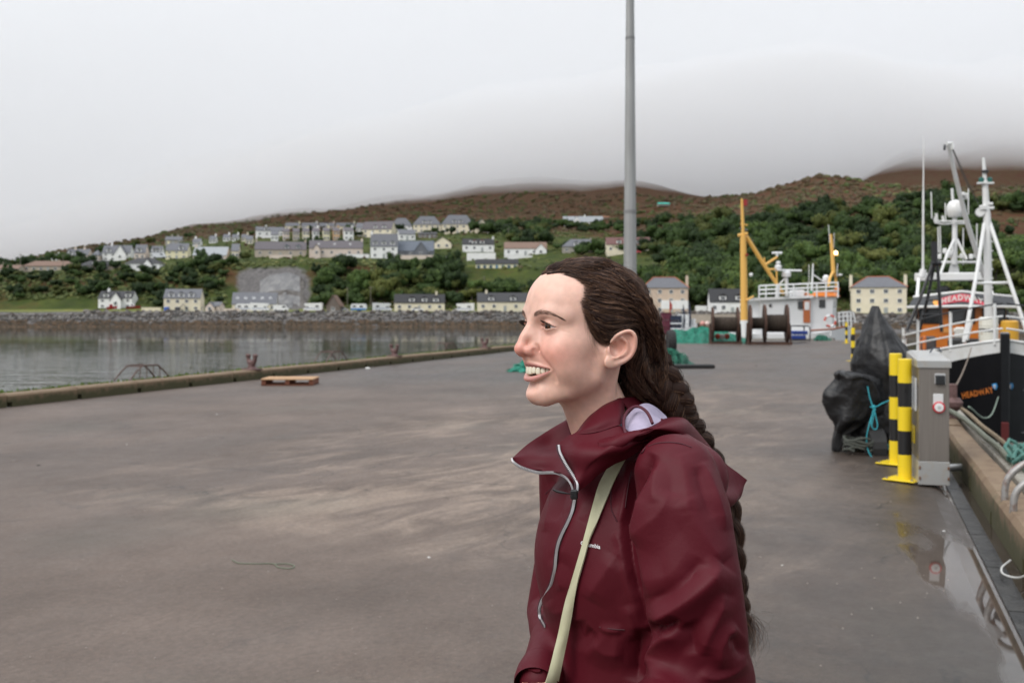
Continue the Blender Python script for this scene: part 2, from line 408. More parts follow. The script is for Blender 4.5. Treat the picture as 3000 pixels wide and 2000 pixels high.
def skin_colours(V):           # colours of the skin: lips, redness, lids, shade painted into the ear
 X, Y, Z = V[:, 0], V[:, 1], V[:, 2]; A = np.abs(X)
 base = np.tile(np.array([.73, .45, .355]), (len(V), 1))
 def mix(w, c):
  nonlocal base
  w = np.clip(w, 0, 1)[:, None]; base = base * (1 - w) + np.array(c) * w
 def g(c, r): return np.exp(-(((A - c[0]) / r[0]) ** 2 + ((Y - c[1]) / r[1]) ** 2 + ((Z - c[2]) / r[2]) ** 2))
 mix(.80 * g((36, 66, -10), (26, 28, 20)), (.72, .26, .20))
 mix(.85 * g((0, 108, -6), (17, 13, 13)), (.66, .23, .175))
 mix(.35 * g((0, 100, 8), (9, 12, 22)), (.64, .29, .22))
 mix(.45 * g((14, 96, -8), (9, 10, 9)), (.62, .25, .19))
 mix(.45 * g((86, -30, -5), (14, 20, 30)), (.64, .27, .20))
 mix(.60 * g((78, -10, 0), (9, 12, 14)), (.55, .20, .14))  # hollow of the ear: redness plus a darker tone that deepens its shade
 mix(.35 * g((0, 80, -70), (18, 18, 10)), (.68, .32, .25))
 mix(.35 * g((44, 20, -40), (16, 40, 22)), (.62, .31, .23))
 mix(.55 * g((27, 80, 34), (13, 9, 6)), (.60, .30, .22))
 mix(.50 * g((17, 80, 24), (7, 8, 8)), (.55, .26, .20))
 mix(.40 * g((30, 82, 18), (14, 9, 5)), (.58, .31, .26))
 s = np.clip(A / 34.5, 0, 1)
 zc_u = -24.8 - 7.2 * s ** 2; zc_l = -46.8 + 14.2 * s ** 1.8
 lu = np.exp(-(np.abs(Z - zc_u + .4) / (3.3 - 1.2 * s)) ** 4); ll = np.exp(-(np.abs(Z - zc_l) / (5.4 - 2.8 * s)) ** 4)
 lip = np.maximum(lu, ll) * (Y > 70) * np.clip((35.5 - A) / 3, 0, 1) * (Y > 90 - (A / 7.2) ** 2)
 mix(.92 * lip, (.52, .225, .20))
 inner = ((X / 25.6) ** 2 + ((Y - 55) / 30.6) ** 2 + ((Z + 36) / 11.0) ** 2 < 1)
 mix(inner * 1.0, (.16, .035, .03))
 hd_ = Y - hairline_Y(Z) - np.where((A < 26) & (Z > 90), -14, 0) + 2.5 * fbm(V * np.array([.5, .5, .9]), 3, 7)      # roots and down along the hairline
 mix(np.clip((8.5 - hd_) / 9.0, 0, 1) ** 1.3 * .72 * np.clip((Z - 6) / 10, 0, 1) * (A < 74), (.10, .055, .036))
 n = fbm(V * .12, 3, 5); base = base * (1 + .05 * n[:, None])
 return base
def build_head():
 f = head_field()
 V, F = f.mesh()
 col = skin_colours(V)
 return V, F, col
def bvh_of(V, F):
 return BVHTree.FromPolygons([tuple(v) for v in V], [tuple(int(i) for i in f) for f in F])
def hair_object(name, strands, radii, material, parent=None, tip=.25, rnd=None):
 """strands: list of (n,3) world arrays; radii per strand"""
 hc = bpy.data.hair_curves.new(name)
 hc.add_curves([len(s) for s in strands])
 P = np.concatenate(strands).astype(np.float32)
 hc.position_data.foreach_set('vector', P.ravel())
 rad = np.concatenate([r * np.linspace(1, tip, len(s)) for s, r in zip(strands, radii)]).astype(np.float32)
 at = hc.attributes.get('radius') or hc.attributes.new('radius', 'FLOAT', 'POINT')
 at.data.foreach_set('value', rad)
 hc.materials.append(material)
 hc.update_tag()
 return obj(name, hc, parent)
def hair_mat(name, c0, c1, c2, rough=.38):
 m = bpy.data.materials.new(name); m.use_nodes = True; nt = m.node_tree; b = nt.nodes['Principled BSDF']
 hi = nt.nodes.new('ShaderNodeHairInfo'); cr = nt.nodes.new('ShaderNodeValToRGB')
 e = cr.color_ramp.elements; e[0].color = (*c0, 1); e[1].color = (*c2, 1); e[0].position = 0; e[1].position = 1
 k = cr.color_ramp.elements.new(.70); k.color = (*c1, 1)
 nt.links.new(hi.outputs['Random'], cr.inputs['Fac']); nt.links.new(cr.outputs['Color'], b.inputs['Base Color'])
 b.inputs['Roughness'].default_value = rough; b.inputs['Specular IOR Level'].default_value = .35
 return m
PERSON = empty('person', (0.16, 1.50, 0), 0, 'smiling woman in side view with a long dark brown braid and a maroon rain jacket', 'person')
PINV = Matrix.Translation((-0.16, -1.50, 0))
def pchild(name, me, mats, parent=None):
 o = obj(name, me, parent or PERSON, mats); o.matrix_parent_inverse = PINV if parent is None else Matrix.Identity(4)
 return o
def skin_material():
 m = mat('skin', (.7, .45, .35), rough=.44, spec=.45)
 nt = m.node_tree; b = nt.nodes['Principled BSDF']; N = nt.nodes.new; L = nt.links.new
 at = N('ShaderNodeAttribute'); at.attribute_name = 'skin'
 tc = N('ShaderNodeTexCoord'); n = N('ShaderNodeTexNoise'); n.inputs['Scale'].default_value = 700; n.inputs['Detail'].default_value = 3
 n2 = N('ShaderNodeTexNoise'); n2.inputs['Scale'].default_value = 90; n2.inputs['Detail'].default_value = 4
 L(tc.outputs['Object'], n.inputs['Vector']); L(tc.outputs['Object'], n2.inputs['Vector'])
 r = N('ShaderNodeMapRange'); r.inputs['From Min'].default_value = .3; r.inputs['From Max'].default_value = .7; r.inputs['To Min'].default_value = .93; r.inputs['To Max'].default_value = 1.06
 L(n2.outputs['Fac'], r.inputs['Value'])
 v = N('ShaderNodeVectorMath'); v.operation = 'SCALE'; L(at.outputs['Color'], v.inputs[0]); L(r.outputs[0], v.inputs['Scale'])
 L(v.outputs[0], b.inputs['Base Color'])
 u = N('ShaderNodeBump'); u.inputs['Strength'].default_value = .22; u.inputs['Distance'].default_value = .0006
 L(n.outputs['Fac'], u.inputs['Height']); L(u.outputs['Normal'], b.inputs['Normal'])
 b.inputs['Subsurface Weight'].default_value = .22; b.inputs['Subsurface Radius'].default_value = (1.0, .38, .2); b.inputs['Subsurface Scale'].default_value = .006
 return m
def build_face():
 V, F, col = build_head()
 bv = bvh_of(V, F)
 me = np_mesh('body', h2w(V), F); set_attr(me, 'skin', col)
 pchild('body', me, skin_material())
 # eyes
 em = mat('eye', (.8, .78, .75), rough=.05, spec=.35)
 nt = em.node_tree; at = nt.nodes.new('ShaderNodeAttribute'); at.attribute_name = 'eye'; nt.links.new(at.outputs['Color'], nt.nodes['Principled BSDF'].inputs['Base Color'])
 for sgn in (1, -1):
  n = 64; vs = []; cs = []
  gaze = np.array([.24 if sgn > 0 else .30, 1, -.02]); gaze /= np.linalg.norm(gaze)
  ux = np.cross(gaze, [0, 0, 1]); ux /= np.linalg.norm(ux); uz = np.cross(ux, gaze)
  for i in range(n + 1):
   a = math.pi * (i / n) ** 1.35
   for k in range(48):
    t = 2 * math.pi * k / 48; r_ = 12.3 + .9 * math.exp(-(a / .38) ** 4)
    d = gaze * math.cos(a) + (ux * math.cos(t) + uz * math.sin(t)) * math.sin(a)
    vs.append(np.array([30.3 * sgn, 69.0 if sgn > 0 else 68.0, 27.5]) + d * r_)
    if a < .16: c = (.006, .004, .004)
    elif a < .50:
     q = .75 + .5 * random.random(); c = (.085 * q, .036 * q, .015 * q)
     if a > .44: c = (.02, .011, .008)
    elif a < .55: c = (.25, .2, .18)
    else: c = (.58, .50, .47)
    cs.append(c)
  fs = [(i * 48 + k, i * 48 + (k + 1) % 48, (i + 1) * 48 + (k + 1) % 48, (i + 1) * 48 + k) for i in range(n) for k in range(48)]
  me = np_mesh('eye', h2w(np.array(vs)), np.array(fs)); set_attr(me, 'eye', np.array(cs)); pchild('eye', me, em)
 # teeth
 tm = mat('tooth', (.80, .74, .60), rough=.18, spec=.55, noise=(300, (.74, .66, .50), .4, .7))
 gm = mat('gum', (.50, .17, .16), rough=.3)
 T = MB(); th = [(8.6, 11.2), (6.9, 9.8), (7.6, 10.8), (6.9, 9.2), (6.8, 8.4), (9.0, 7.6)]
 def arch(s_): # arc position along the dental arch
  t = s_ / 30.0; return np.array([25.5 * math.sin(t), 60.5 + 30.0 * math.cos(t)])
 gums = []
 for sgn in (1, -1):
  s0 = 0.15
  for w, hh in th:
   sm = (s0 + w / 2); p = arch(sm); q = arch(sm + .5); tg = (q - p) / np.linalg.norm(q - p); nr = np.array([-tg[1], tg[0]]); nr = nr if nr[1] > 0 or nr[0] > 0 else -nr
   if nr @ (p - np.array([0, 60])) < 0: nr = -nr
   s0 += w + .12; zt = -28.6 - sm * .012
   vs = []; nu, nv = 14, 9
   for j in range(nv):
    ph = -math.pi / 2 + math.pi * j / (nv - 1); cz = math.copysign(abs(math.sin(ph)) ** .55, math.sin(ph)); cr_ = abs(math.cos(ph)) ** .45
    for i in range(nu):
     a = 2 * math.pi * i / nu; ca = math.copysign(abs(math.cos(a)) ** .62, math.cos(a)); sa = math.copysign(abs(math.sin(a)) ** .7, math.sin(a))
     taper = 1 - .16 * max(0, cz)      # narrower at the gum
     x = w * .495 * ca * cr_ * taper; y = 2.9 * sa * cr_ - .5 * cz * .9
     z = zt - hh / 2 + cz * hh / 2
     c2 = p + tg * x + nr * y
     vs.append((c2[0] * sgn, c2[1], z))
   W_ = h2w(np.array(vs)); fs = [(j * nu + i, j * nu + (i + 1) % nu, (j + 1) * nu + (i + 1) % nu, (j + 1) * nu + i) for j in range(nv - 1) for i in range(nu)]
   T.add(W_, fs)
 pchild('teeth', T.mesh('teeth', True, 60), tm)
 G = MB(); pts = []; P3 = []
 for s_ in np.linspace(-38, 38, 25):
  p = arch(abs(s_)); P3.append((p[0] * np.sign(s_), p[1] - 1.6, -27.4))
 G.tube(h2w(np.array(P3)), .0034, 8);
 P3 = [(arch(abs(s_))[0] * np.sign(s_) * .85, arch(abs(s_))[1] - 10, -45.5) for s_ in np.linspace(-38, 38, 21)]
 G.tube(h2w(np.array(P3)), .0035, 8)
 pchild('gums', G.mesh('gums', True), gm)
 # tongue
 Tg = MB(); Tg.tube(h2w(np.array([(0, 40, -44), (0, 60, -43.5), (0, 74, -44), (0, 80, -46)])), [.016, .016, .012, .005], 14, flat=.35)
 pchild('tongue', Tg.mesh('tongue', True), mat('tongue', (.42, .13, .12), rough=.35))
 # brows and lashes
 bm_ = hair_mat('brow_hair', (.060, .031, .021), (.10, .054, .036), (.16, .095, .065), .55)
 st = []; rd = []; rr = np.random.RandomState(3)
 bl = catmull([(13, 92, 42.0), (20, 92, 44.6), (29, 90, 46.6), (38, 84, 46.0), (46, 76, 42.8), (53, 68, 38)], 40)
 wid = np.interp(np.linspace(0, 1, 40), [0, .15, .5, .8, 1], [2.4, 3.6, 3.0, 1.8, .6])
 for sgn in (1, -1):
  for i in range(330):
   t = rr.rand() ** .9; k = t * 39; j = int(k); c = bl[j]; c2 = bl[min(j + 1, 39)]; dv = (c2 - bl[max(j - 1, 0)]); dv /= np.linalg.norm(dv)
   p = c + np.array([0, 0, (rr.rand() - .5) * 1.7 * wid[j]])
   up = (1.1 - 1.5 * t) + rr.randn() * .18; d = dv + np.array([0, 0, up * .75]); d /= np.linalg.norm(d)
   ln = 4.2 + 2.6 * rr.rand() - 1.5 * t; s_ = []
   for q in np.linspace(0, 1, 5):
    pp = p + d * ln * q; pp[2] -= q * q * .9
    hit = bv.ray_cast(Vector((pp[0], pp[1] + 40, pp[2])), Vector((0, -1, 0)))
    if hit[0] is None: break
    s_.append((hit[0].x, hit[0].y + .25 + .5 * math.sin(q * 3), hit[0].z))
   if len(s_) == 5:
    a = np.array(s_); a[:, 0] *= sgn; st.append(h2w(a)); rd.append(.00007 + .00005 * rr.rand())
 hair_object('eyebrow', st, rd, bm_, PERSON).matrix_parent_inverse = PINV
 st = []; rd = []
 for sgn in (1, -1):
  for row in (1, 0):
   for i in range(170 if row else 45):
    u = -.86 + 1.76 * rr.rand(); x = 29.8 + 14.2 * u; base = 27.4 - .9 * u
    z = base + (5.1 * (1 - abs(u + .08) ** 2.2) if row else -3.1 * (1 - u * u))
    y = 69.5 + math.sqrt(max(0, 13.4 ** 2 - (x - 30.5) ** 2 - (z - 27.5) ** 2))
    d = np.array([.55 * u + .12, 1.0, .02 if row else -.6]); d /= np.linalg.norm(d); ln = (5.2 + 1.4 * u + rr.rand() * 1.5) if row else 2.4
    a = np.array([(x, y, z)] * 5, float)
    for q in range(5):
     t = q / 4; a[q] += d * ln * t; a[q, 2] += (ln * .5 * t * t if row else -.2 * t * t * ln)
    a[:, 0] *= sgn; st.append(h2w(a)); rd.append(.00013 if row else .00004)
 hair_object('eyelashes', st, rd, hair_mat('lash', (.006, .004, .003), (.01, .006, .005), (.02, .012, .009), .5), PERSON, tip=.3).matrix_parent_inverse = PINV
 # a dark rim on the upper lid margin
 return V, F, bv
HG = [  # flow of the hair on the side towards the camera, in the pixels of the head close-up
 [(360,255),(480,180),(650,150),(800,160),(950,230),(1080,350),(1180,500),(1240,640),(1290,780),(1320,950),(1330,1080)],
 [(430,235),(560,225),(700,235),(860,270),(1000,370),(1090,470)],
 [(560,262),(700,320),(850,370),(980,410),(1090,466)],
 [(700,380),(820,400),(960,430),(1090,470),(1180,580),(1230,690)],
 [(670,490),(800,530),(950,540),(1090,590),(1190,680),(1250,800)],
 [(690,560),(800,640),(950,650),(1080,640),(1170,720),(1220,900),(1250,1060)],
 [(730,660),(800,730),(880,755),(960,710),(1060,680),(1140,740)],
 [(1110,690),(1130,850),(1090,1000),(1150,1130),(1250,1240)],
 [(1200,600),(1300,800),(1335,950),(1320,1080)],
 [(1010,1000),(1080,1120),(1180,1220),(1300,1310)]]
_GP = []; _GT = []
for g in HG:
 c = catmull([(a, b, 0) for a, b in g], 24)[:, :2]
 t = np.gradient(c, axis=0); t /= np.linalg.norm(t, axis=1)[:, None]; _GP.append(c); _GT.append(t)
_GP = np.concatenate(_GP); _GT = np.concatenate(_GT)
def flow(P):                   # P (n,3) head mm
 cx = 695 + (np.abs(P[:, 0]) * .5 - P[:, 1] * .866) / .185; cy = 810 - P[:, 2] / .185
 d2 = (cx[:, None] - _GP[None, :, 0]) ** 2 + (cy[:, None] - _GP[None, :, 1]) ** 2
 w = 1 / (d2 + 35 ** 2) ** 2.2
 t = (w[:, :, None] * _GT[None]).sum(1); t /= np.linalg.norm(t, axis=1)[:, None] + 1e-9
 s = np.where(P[:, 0] < 0, -1.0, 1.0)
 # to the right in the picture = mostly backwards, a little outwards
 return np.stack([t[:, 0] * .30 * s * np.clip(np.abs(P[:, 0]) / 30, 0, 1), -t[:, 0] * .954, -t[:, 1]], 1)
def hairline_Y(Z):
 return np.interp(Z, [-180, -8, 0, 4, 8, 22, 35, 50, 61, 72, 83, 93, 99, 103, 108, 118], [-34, -34, -26, 8, 17, 27, 33, 38, 40, 34, 32, 40, 51, 60, 67, 78])
TW = [(27, 38, 109), (39, 21, 105.5), (33, -16, 110), (56, -30, 88), (66, -46, 64), (64, -64, 42), (52, -80, 20), (40, -88, -4)]
def hair_field(h=2.0):
 f = Field((-98, -152, -118), (98, 84, 134), h); X, Y, Z = f.X, f.Y, f.Z; A = np.abs(X)
 D = ell(A, Y, Z, (0, -9, 44), (75.5, 95, 81.5))
 D = smin(D, ell(A, Y, Z, (0, 33, 59), (59, 54, 52.5)), 18)
 cut = Y - np.interp(Z, [-180, -8, 0, 4, 8, 22, 35, 50, 61, 72, 83, 93, 99, 103, 108, 118], [-34, -34, -26, 8, 17, 27, 33, 38, 40, 34, 32, 40, 51, 60, 67, 78]).astype(np.float32) + (2.2 * np.sin(Z * .33 + A * .12) + 1.4 * np.sin(Z * .83 - A * .31) + 1.5).astype(np.float32)
 cut = cut - (22 * np.exp(-((Z - 99) / 5.0) ** 2) * np.clip((30 - A) / 22, 0, 1)).astype(np.float32)
 D = smin(D, ell(A, Y, Z, (63, 8, 30), (14.5, 33, 27)), 10)
 D = smin(D, ell(A, Y, Z, (60, -18, 12), (17, 26, 20)), 10)
 D = smax(D, cut, 16)
 D = smax(D, -ell(A, Y, Z, (84, -20, -8), (26, 24, 27)), 5)       # room for the ear
 tw = catmull(TW, 20); D = smin(D, poly(A, Y, Z, tw, np.interp(np.linspace(0, 1, 20), [0, .2, .5, 1], [3.5, 10, 12.5, 15])), 3)
 tail = catmull([(0, -60, 40), (3, -80, 12), (5, -91, -14), (4, -99, -42), (2, -108, -68), (0, -114, -92)], 18)
 D = smin(D, poly(X, Y, Z, tail, np.interp(np.linspace(0, 1, 18), [0, .3, .55, .75, .9, 1], [40, 38, 37, 34, 28, 18])), 12)
 D = smin(D, poly(A, Y, Z, [(44, -52, 0), (36, -66, -35), (24, -80, -62), (8, -100, -82)], (16, 17, 17, 12)), 10)
 # locks: shallow furrows that follow the strands
 f.D = D.astype(np.float32); return f
def trace(bv, seeds, n_pts, step, lift, rr, wob=.12, cohesion=None):
 P = seeds.copy(); out = [P.copy()]; ph = rr.rand(len(P), 1) * 6.28; fr = .25 + .3 * rr.rand(len(P), 1)
 Nn = np.zeros_like(P)
 for k in range(n_pts - 1):
  T = flow(P)
  nrm = np.zeros_like(P); Q = np.zeros_like(P)
  for i in range(len(P)):
   r_ = bv.find_nearest(Vector(P[i]))
   Q[i] = r_[0]; nrm[i] = r_[1]
  T = T - nrm * (T * nrm).sum(1)[:, None]; T /= np.linalg.norm(T, axis=1)[:, None] + 1e-9
  side = np.cross(nrm, T)
  T = T + side * wob * np.sin(ph + fr * k)
  P = Q + T * step + nrm * lift
  out.append(P.copy())
 return np.stack(out, 1)
def braid_strands(path, rad, turns, rr, per=420, world=True):
 """three locks plaited round a centre line; returns tube bodies and strands"""
 n = 150; C = catmull(path, n); Rr = np.interp(np.linspace(0, 1, n), np.linspace(0, 1, len(rad)), rad)
 T = np.gradient(C, axis=0); T /= np.linalg.norm(T, axis=1)[:, None]
 ref = np.array([.35, -.93, 0.1]); U = np.cross(T, ref); U /= np.linalg.norm(U, axis=1)[:, None]; Wv = np.cross(U, T)
 bodies = []; st = []; rd = []
 for k in range(3):
  ph = np.linspace(0, 2 * math.pi * turns, n) + k * 2 * math.pi / 3
  off = U * (np.sin(ph) * .62)[:, None] * Rr[:, None] + Wv * (np.sin(2 * ph) * .30)[:, None] * Rr[:, None]
  c = C + off; bodies.append((c, Rr * .56))
  tt = np.gradient(c, axis=0); tt /= np.linalg.norm(tt, axis=1)[:, None]
  a_ = np.cross(tt, ref); a_ /= np.linalg.norm(a_, axis=1)[:, None]; b_ = np.cross(tt, a_)
  for i in range(per):
   s0 = rr.randint(0, n - 30); ln = rr.randint(22, 48); e = min(n - 1, s0 + ln); th = rr.rand() * 6.28; tw = (rr.rand() - .5) * .9
   idx = np.arange(s0, e, 3); q = (idx - s0) / max(1, ln); an = th + tw * q
   rr_ = Rr[idx] * (.55 + .09 * rr.rand() + .08 * np.abs(rr.randn()) * (q > .6) * q)
   if len(idx) < 4: continue
   st.append(c[idx] + (a_[idx] * np.cos(an)[:, None] + b_[idx] * np.sin(an)[:, None]) * rr_[:, None]); rd.append(.00011 + .00009 * rr.rand())
 return bodies, st, rd
def build_hair(head_bv):
 rr = np.random.RandomState(11)
 f = hair_field(); V, F = f.mesh()
 # furrows between the locks: displace along the normal with noise stretched along the flow
 me0 = np_mesh('tmp', V, F); nr = np.zeros(len(V) * 3, np.float32); me0.vertices.foreach_get('normal', nr); nr = nr.reshape(-1, 3)
 T = flow(V); T = T - nr * (T * nr).sum(1)[:, None]; T /= np.linalg.norm(T, axis=1)[:, None] + 1e-9
 S = np.cross(nr, T)
 cx = 695 + (np.abs(V[:, 0]) * .5 - V[:, 1] * .866) / .185; cy = 810 - V[:, 2] / .185
 # distance across the flow measured from the nearest guide gives a coordinate that is constant along a lock
 acc = np.zeros(len(V))
 i0 = np.argmin((cx[:, None] - _GP[None, ::2, 0]) ** 2 + (cy[:, None] - _GP[None, ::2, 1]) ** 2, axis=1) * 2
 acc = (cx - _GP[i0, 0]) * -_GT[i0, 1] + (cy - _GP[i0, 1]) * _GT[i0, 0] + (i0 // 24) * 37.0
 ridg = vnoise(np.stack([acc * .045, acc * 0 + 3.1, acc * 0], 1), 4) + .5 * vnoise(np.stack([acc * .11, acc * 0, acc * 0], 1), 9)
 V = V + nr * (1.5 * ridg - .3)[:, None]
 bv = bvh_of(V, F)
 me = np_mesh('hair', h2w(V), F)
 hm = mat('hair_under', (.016, .008, .006), rough=.8, spec=.12)
 hair = pchild('hair', me, hm)
 hm2 = hair_mat('hair_strand', (.020, .0085, .006), (.052, .023, .014), (.32, .17, .095), .40)
 # seeds
 A = V[F[:, 0]]; B = V[F[:, 1]]; Cc = V[F[:, 2]]; Dd = V[F[:, 3]]
 ar = np.linalg.norm(np.cross(Cc - A, Dd - B), axis=1); cen = (A + B + Cc + Dd) / 4
 wt = ar * np.where(cen[:, 0] > -25, 1.0, .35); wt = wt / wt.sum()
 n = 21000; idx = rr.choice(len(F), n, p=wt); u = rr.rand(n, 1); v = rr.rand(n, 1)
 seeds = A[idx] * (1 - u) * (1 - v) + B[idx] * u * (1 - v) + Cc[idx] * u * v + Dd[idx] * (1 - u) * v
 S_ = trace(bv, seeds, 12, 6.0, .32, rr, .035)
 st = [h2w(s) for s in S_]; rd = list(.00008 + .00009 * rr.rand(n))
 # strands that grow out of the hairline over the skin, so the edge is soft
 m = 2600; zz = np.concatenate([rr.uniform(6, 101, m // 2), rr.uniform(96, 112, m - m // 2)]); yy = hairline_Y(zz) + rr.uniform(-3, 5, m)
 hs = []
 for y, z in zip(yy, zz):
  sg = 1 if rr.rand() < .7 else -1
  x0 = 110 * sg
  if z > 99:
   x = rr.uniform(-40, 45); h_ = head_bv.ray_cast(Vector((x, 140, z)), Vector((0, -1, 0)))
   if h_[0] is None: continue
   p = np.array(h_[0])
   if p[1] > hairline_Y(z) + (7 if abs(p[0]) > 26 else 16): continue
  else:
   h_ = head_bv.ray_cast(Vector((x0, y, z)), Vector((-sg, 0, 0)))
   if h_[0] is None: continue
   p = np.array(h_[0])
  hs.append(p)
 hs = np.array(hs)
 S2 = hs[:, None, :].repeat(1, 1); P = hs.copy(); outs = [P.copy()]; ph = rr.rand(len(P), 1) * 6.28
 for k in range(7):
  Tt = flow(P); nq = np.zeros_like(P); Q = np.zeros_like(P)
  for i in range(len(P)):
   a = bv.find_nearest(Vector(P[i])); b = head_bv.find_nearest(Vector(P[i]))
   Q[i] = P[i]; nq[i] = b[1]
   d = (Vector(P[i]) - b[0]).dot(b[1])
   if d < .4 + k * .8: Q[i] = np.array(b[0]) + np.array(b[1]) * (.4 + k * .8)
  Tt = Tt - nq * (Tt * nq).sum(1)[:, None]; Tt /= np.linalg.norm(Tt, axis=1)[:, None]
  Tt += np.cross(nq, Tt) * .25 * np.sin(ph + k * .5)
  P = Q + Tt * 3.6; outs.append(P.copy())
 S2 = np.stack(outs, 1)
 st += [h2w(s) for s in S2]; rd += list(.00008 + .00007 * rr.rand(len(S2)))
 # fly-away hairs
 k = 900; idx = rr.choice(len(F), k, p=wt); sd_ = cen[idx]; nn = nr[F[idx, 0]]
 S3 = trace(bv, sd_, 11, 4.5, .3, rr, .5)
 for i in range(k):
  q = np.linspace(0, 1, 11) ** 1.6; amp = 3 + 13 * rr.rand() ** 2
  w = S3[i] + nn[i] * (q * amp)[:, None] + np.cumsum(rr.randn(11, 3) * .6, axis=0)
  st.append(h2w(w)); rd.append(.00006 + .00005 * rr.rand())
 # wisps before the ear
 for i in range(34):
  z0 = rr.uniform(20, 55); y0 = hairline_Y(z0) + rr.uniform(-2, 3)
  h_ = head_bv.ray_cast(Vector((120, y0, z0)), Vector((-1, 0, 0))); p = np.array(h_[0]); a = []; c1 = rr.uniform(.6, 1.4); ln = rr.uniform(25, 52)
  for q in np.linspace(0, 1, 13):
   y = p[1] - 2 * q + 7 * math.sin(q * 3.4 * c1 + i) * q - q * 6; z = p[2] - ln * q
   h2 = head_bv.ray_cast(Vector((120, y, z)), Vector((-1, 0, 0)))
   if h2[0] is None: break
   a.append((h2[0].x + .6 + 1.2 * math.sin(q * 5 + i) ** 2, y, z))
  if len(a) > 5: st.append(h2w(np.array(a))); rd.append(.00007)
 # hairs lifted off the nape
 o = hair_object('strands', st, rd, hm2, hair)
 # the plait
 def pb(x, y, d): return np.array(PX(x * 1.2755, y * 1.2755, d))
 path = [pb(1508, 830, 1.50), pb(1534, 892, 1.505), pb(1553, 930, 1.51), pb(1567, 962, 1.52), pb(1592, 995, 1.55), pb(1628, 1050, 1.60), pb(1664, 1130, 1.63), pb(1681, 1220, 1.62), pb(1688, 1310, 1.61), pb(1697, 1390, 1.60), pb(1706, 1440, 1.59)]
 bodies, s1, r1 = braid_strands(path, [.020, .026, .025, .022, .020, .018, .017, .0165, .016, .0155, .014], 5.2, rr)
 B_ = MB()
 for c, r_ in bodies: B_.tube(c[::3], list(r_[::3]), 10)
 br = pchild('braid', B_.mesh('braid', True, 80), mat('braid_under', (.038, .018, .012), rough=.6, spec=.2))
 # loose end below the last turn
 e = path[-1]
 for i in range(420):
  a = np.array([(0, 0, 0)] * 8, float); d = np.array([.10 + rr.randn() * .05, rr.randn() * .05, -1.0]); o0 = rr.randn(3) * .0065; ln = rr.uniform(.03, .062)
  for q in range(8):
   t = q / 7; a[q] = e + o0 * (1 + .9 * math.sin(t * 3)) + d * ln * t + np.array([.008 * math.sin(t * 3 + i), 0, .012])
  s1.append(a); r1.append(.00016)
 for i in range(150):      # frizz along the plait
  j = rr.randint(0, len(bodies[0][0])); c = bodies[rr.randint(3)][0][j]; a = [c]; d = rr.randn(3) * .004 + np.array([.003, 0, -.001])
  for q in range(8): d = d * .92 + rr.randn(3) * .0012; a.append(a[-1] + d)
  s1.append(np.array(a)); r1.append(.00006)
 hair_object('strands', s1, r1, hm2, br)
def PU(x, y, d):               # 2352-pixel-wide copy of the photograph to the world
 return np.array(PX(x * 1.2755, y * 1.2755, d))
def PC(u, v, d):               # the jacket close-up
 return PU(1136.8 + .4 * u, 940.8 + .4 * v, d)
def PZ(u, v, d):               # the collar close-up
 return PU(1160.3 + .17497 * u, 901.6 + .17497 * v, d)
def PH(u, v, d):               # the hood close-up
 return PU(1332.8 + .28 * u, 580.2 + .28 * v, d)
def proj_c(V):                 # world to jacket close-up coordinates
 px = 1500 + V[:, 0] / V[:, 1] * 3000; py = HOR + (H - V[:, 2]) / V[:, 1] * 3000
 return (px / 1.2755 - 1136.8) / .4, (py / 1.2755 - 940.8) / .4
def jacket_mat(name, col):
 m = mat(name, col, rough=.55, spec=.2)
 nt = m.node_tree; b = nt.nodes['Principled BSDF']; N = nt.nodes.new; L = nt.links.new
 tc = N('ShaderNodeTexCoord'); n = N('ShaderNodeTexNoise'); n.inputs['Scale'].default_value = 55; n.inputs['Detail'].default_value = 5; n.inputs['Roughness'].default_value = .6
 L(tc.outputs['Object'], n.inputs['Vector'])
 w = N('ShaderNodeTexNoise'); w.inputs['Scale'].default_value = 1400; w.inputs['Detail'].default_value = 1; L(tc.outputs['Object'], w.inputs['Vector'])
 a = N('ShaderNodeMath'); a.operation = 'MULTIPLY_ADD'; a.inputs[1].default_value = .06; L(w.outputs['Fac'], a.inputs[0]); L(n.outputs['Fac'], a.inputs[2])
 u = N('ShaderNodeBump'); u.inputs['Strength'].default_value = .30; u.inputs['Distance'].default_value = .002
 L(a.outputs[0], u.inputs['Height']); L(u.outputs['Normal'], b.inputs['Normal'])
 r = N('ShaderNodeMapRange'); r.inputs['To Min'].default_value = .50; r.inputs['To Max'].default_value = .62; L(n.outputs['Fac'], r.inputs['Value']); L(r.outputs[0], b.inputs['Roughness'])
 return m
MAROON = (.078, .0048, .0110)
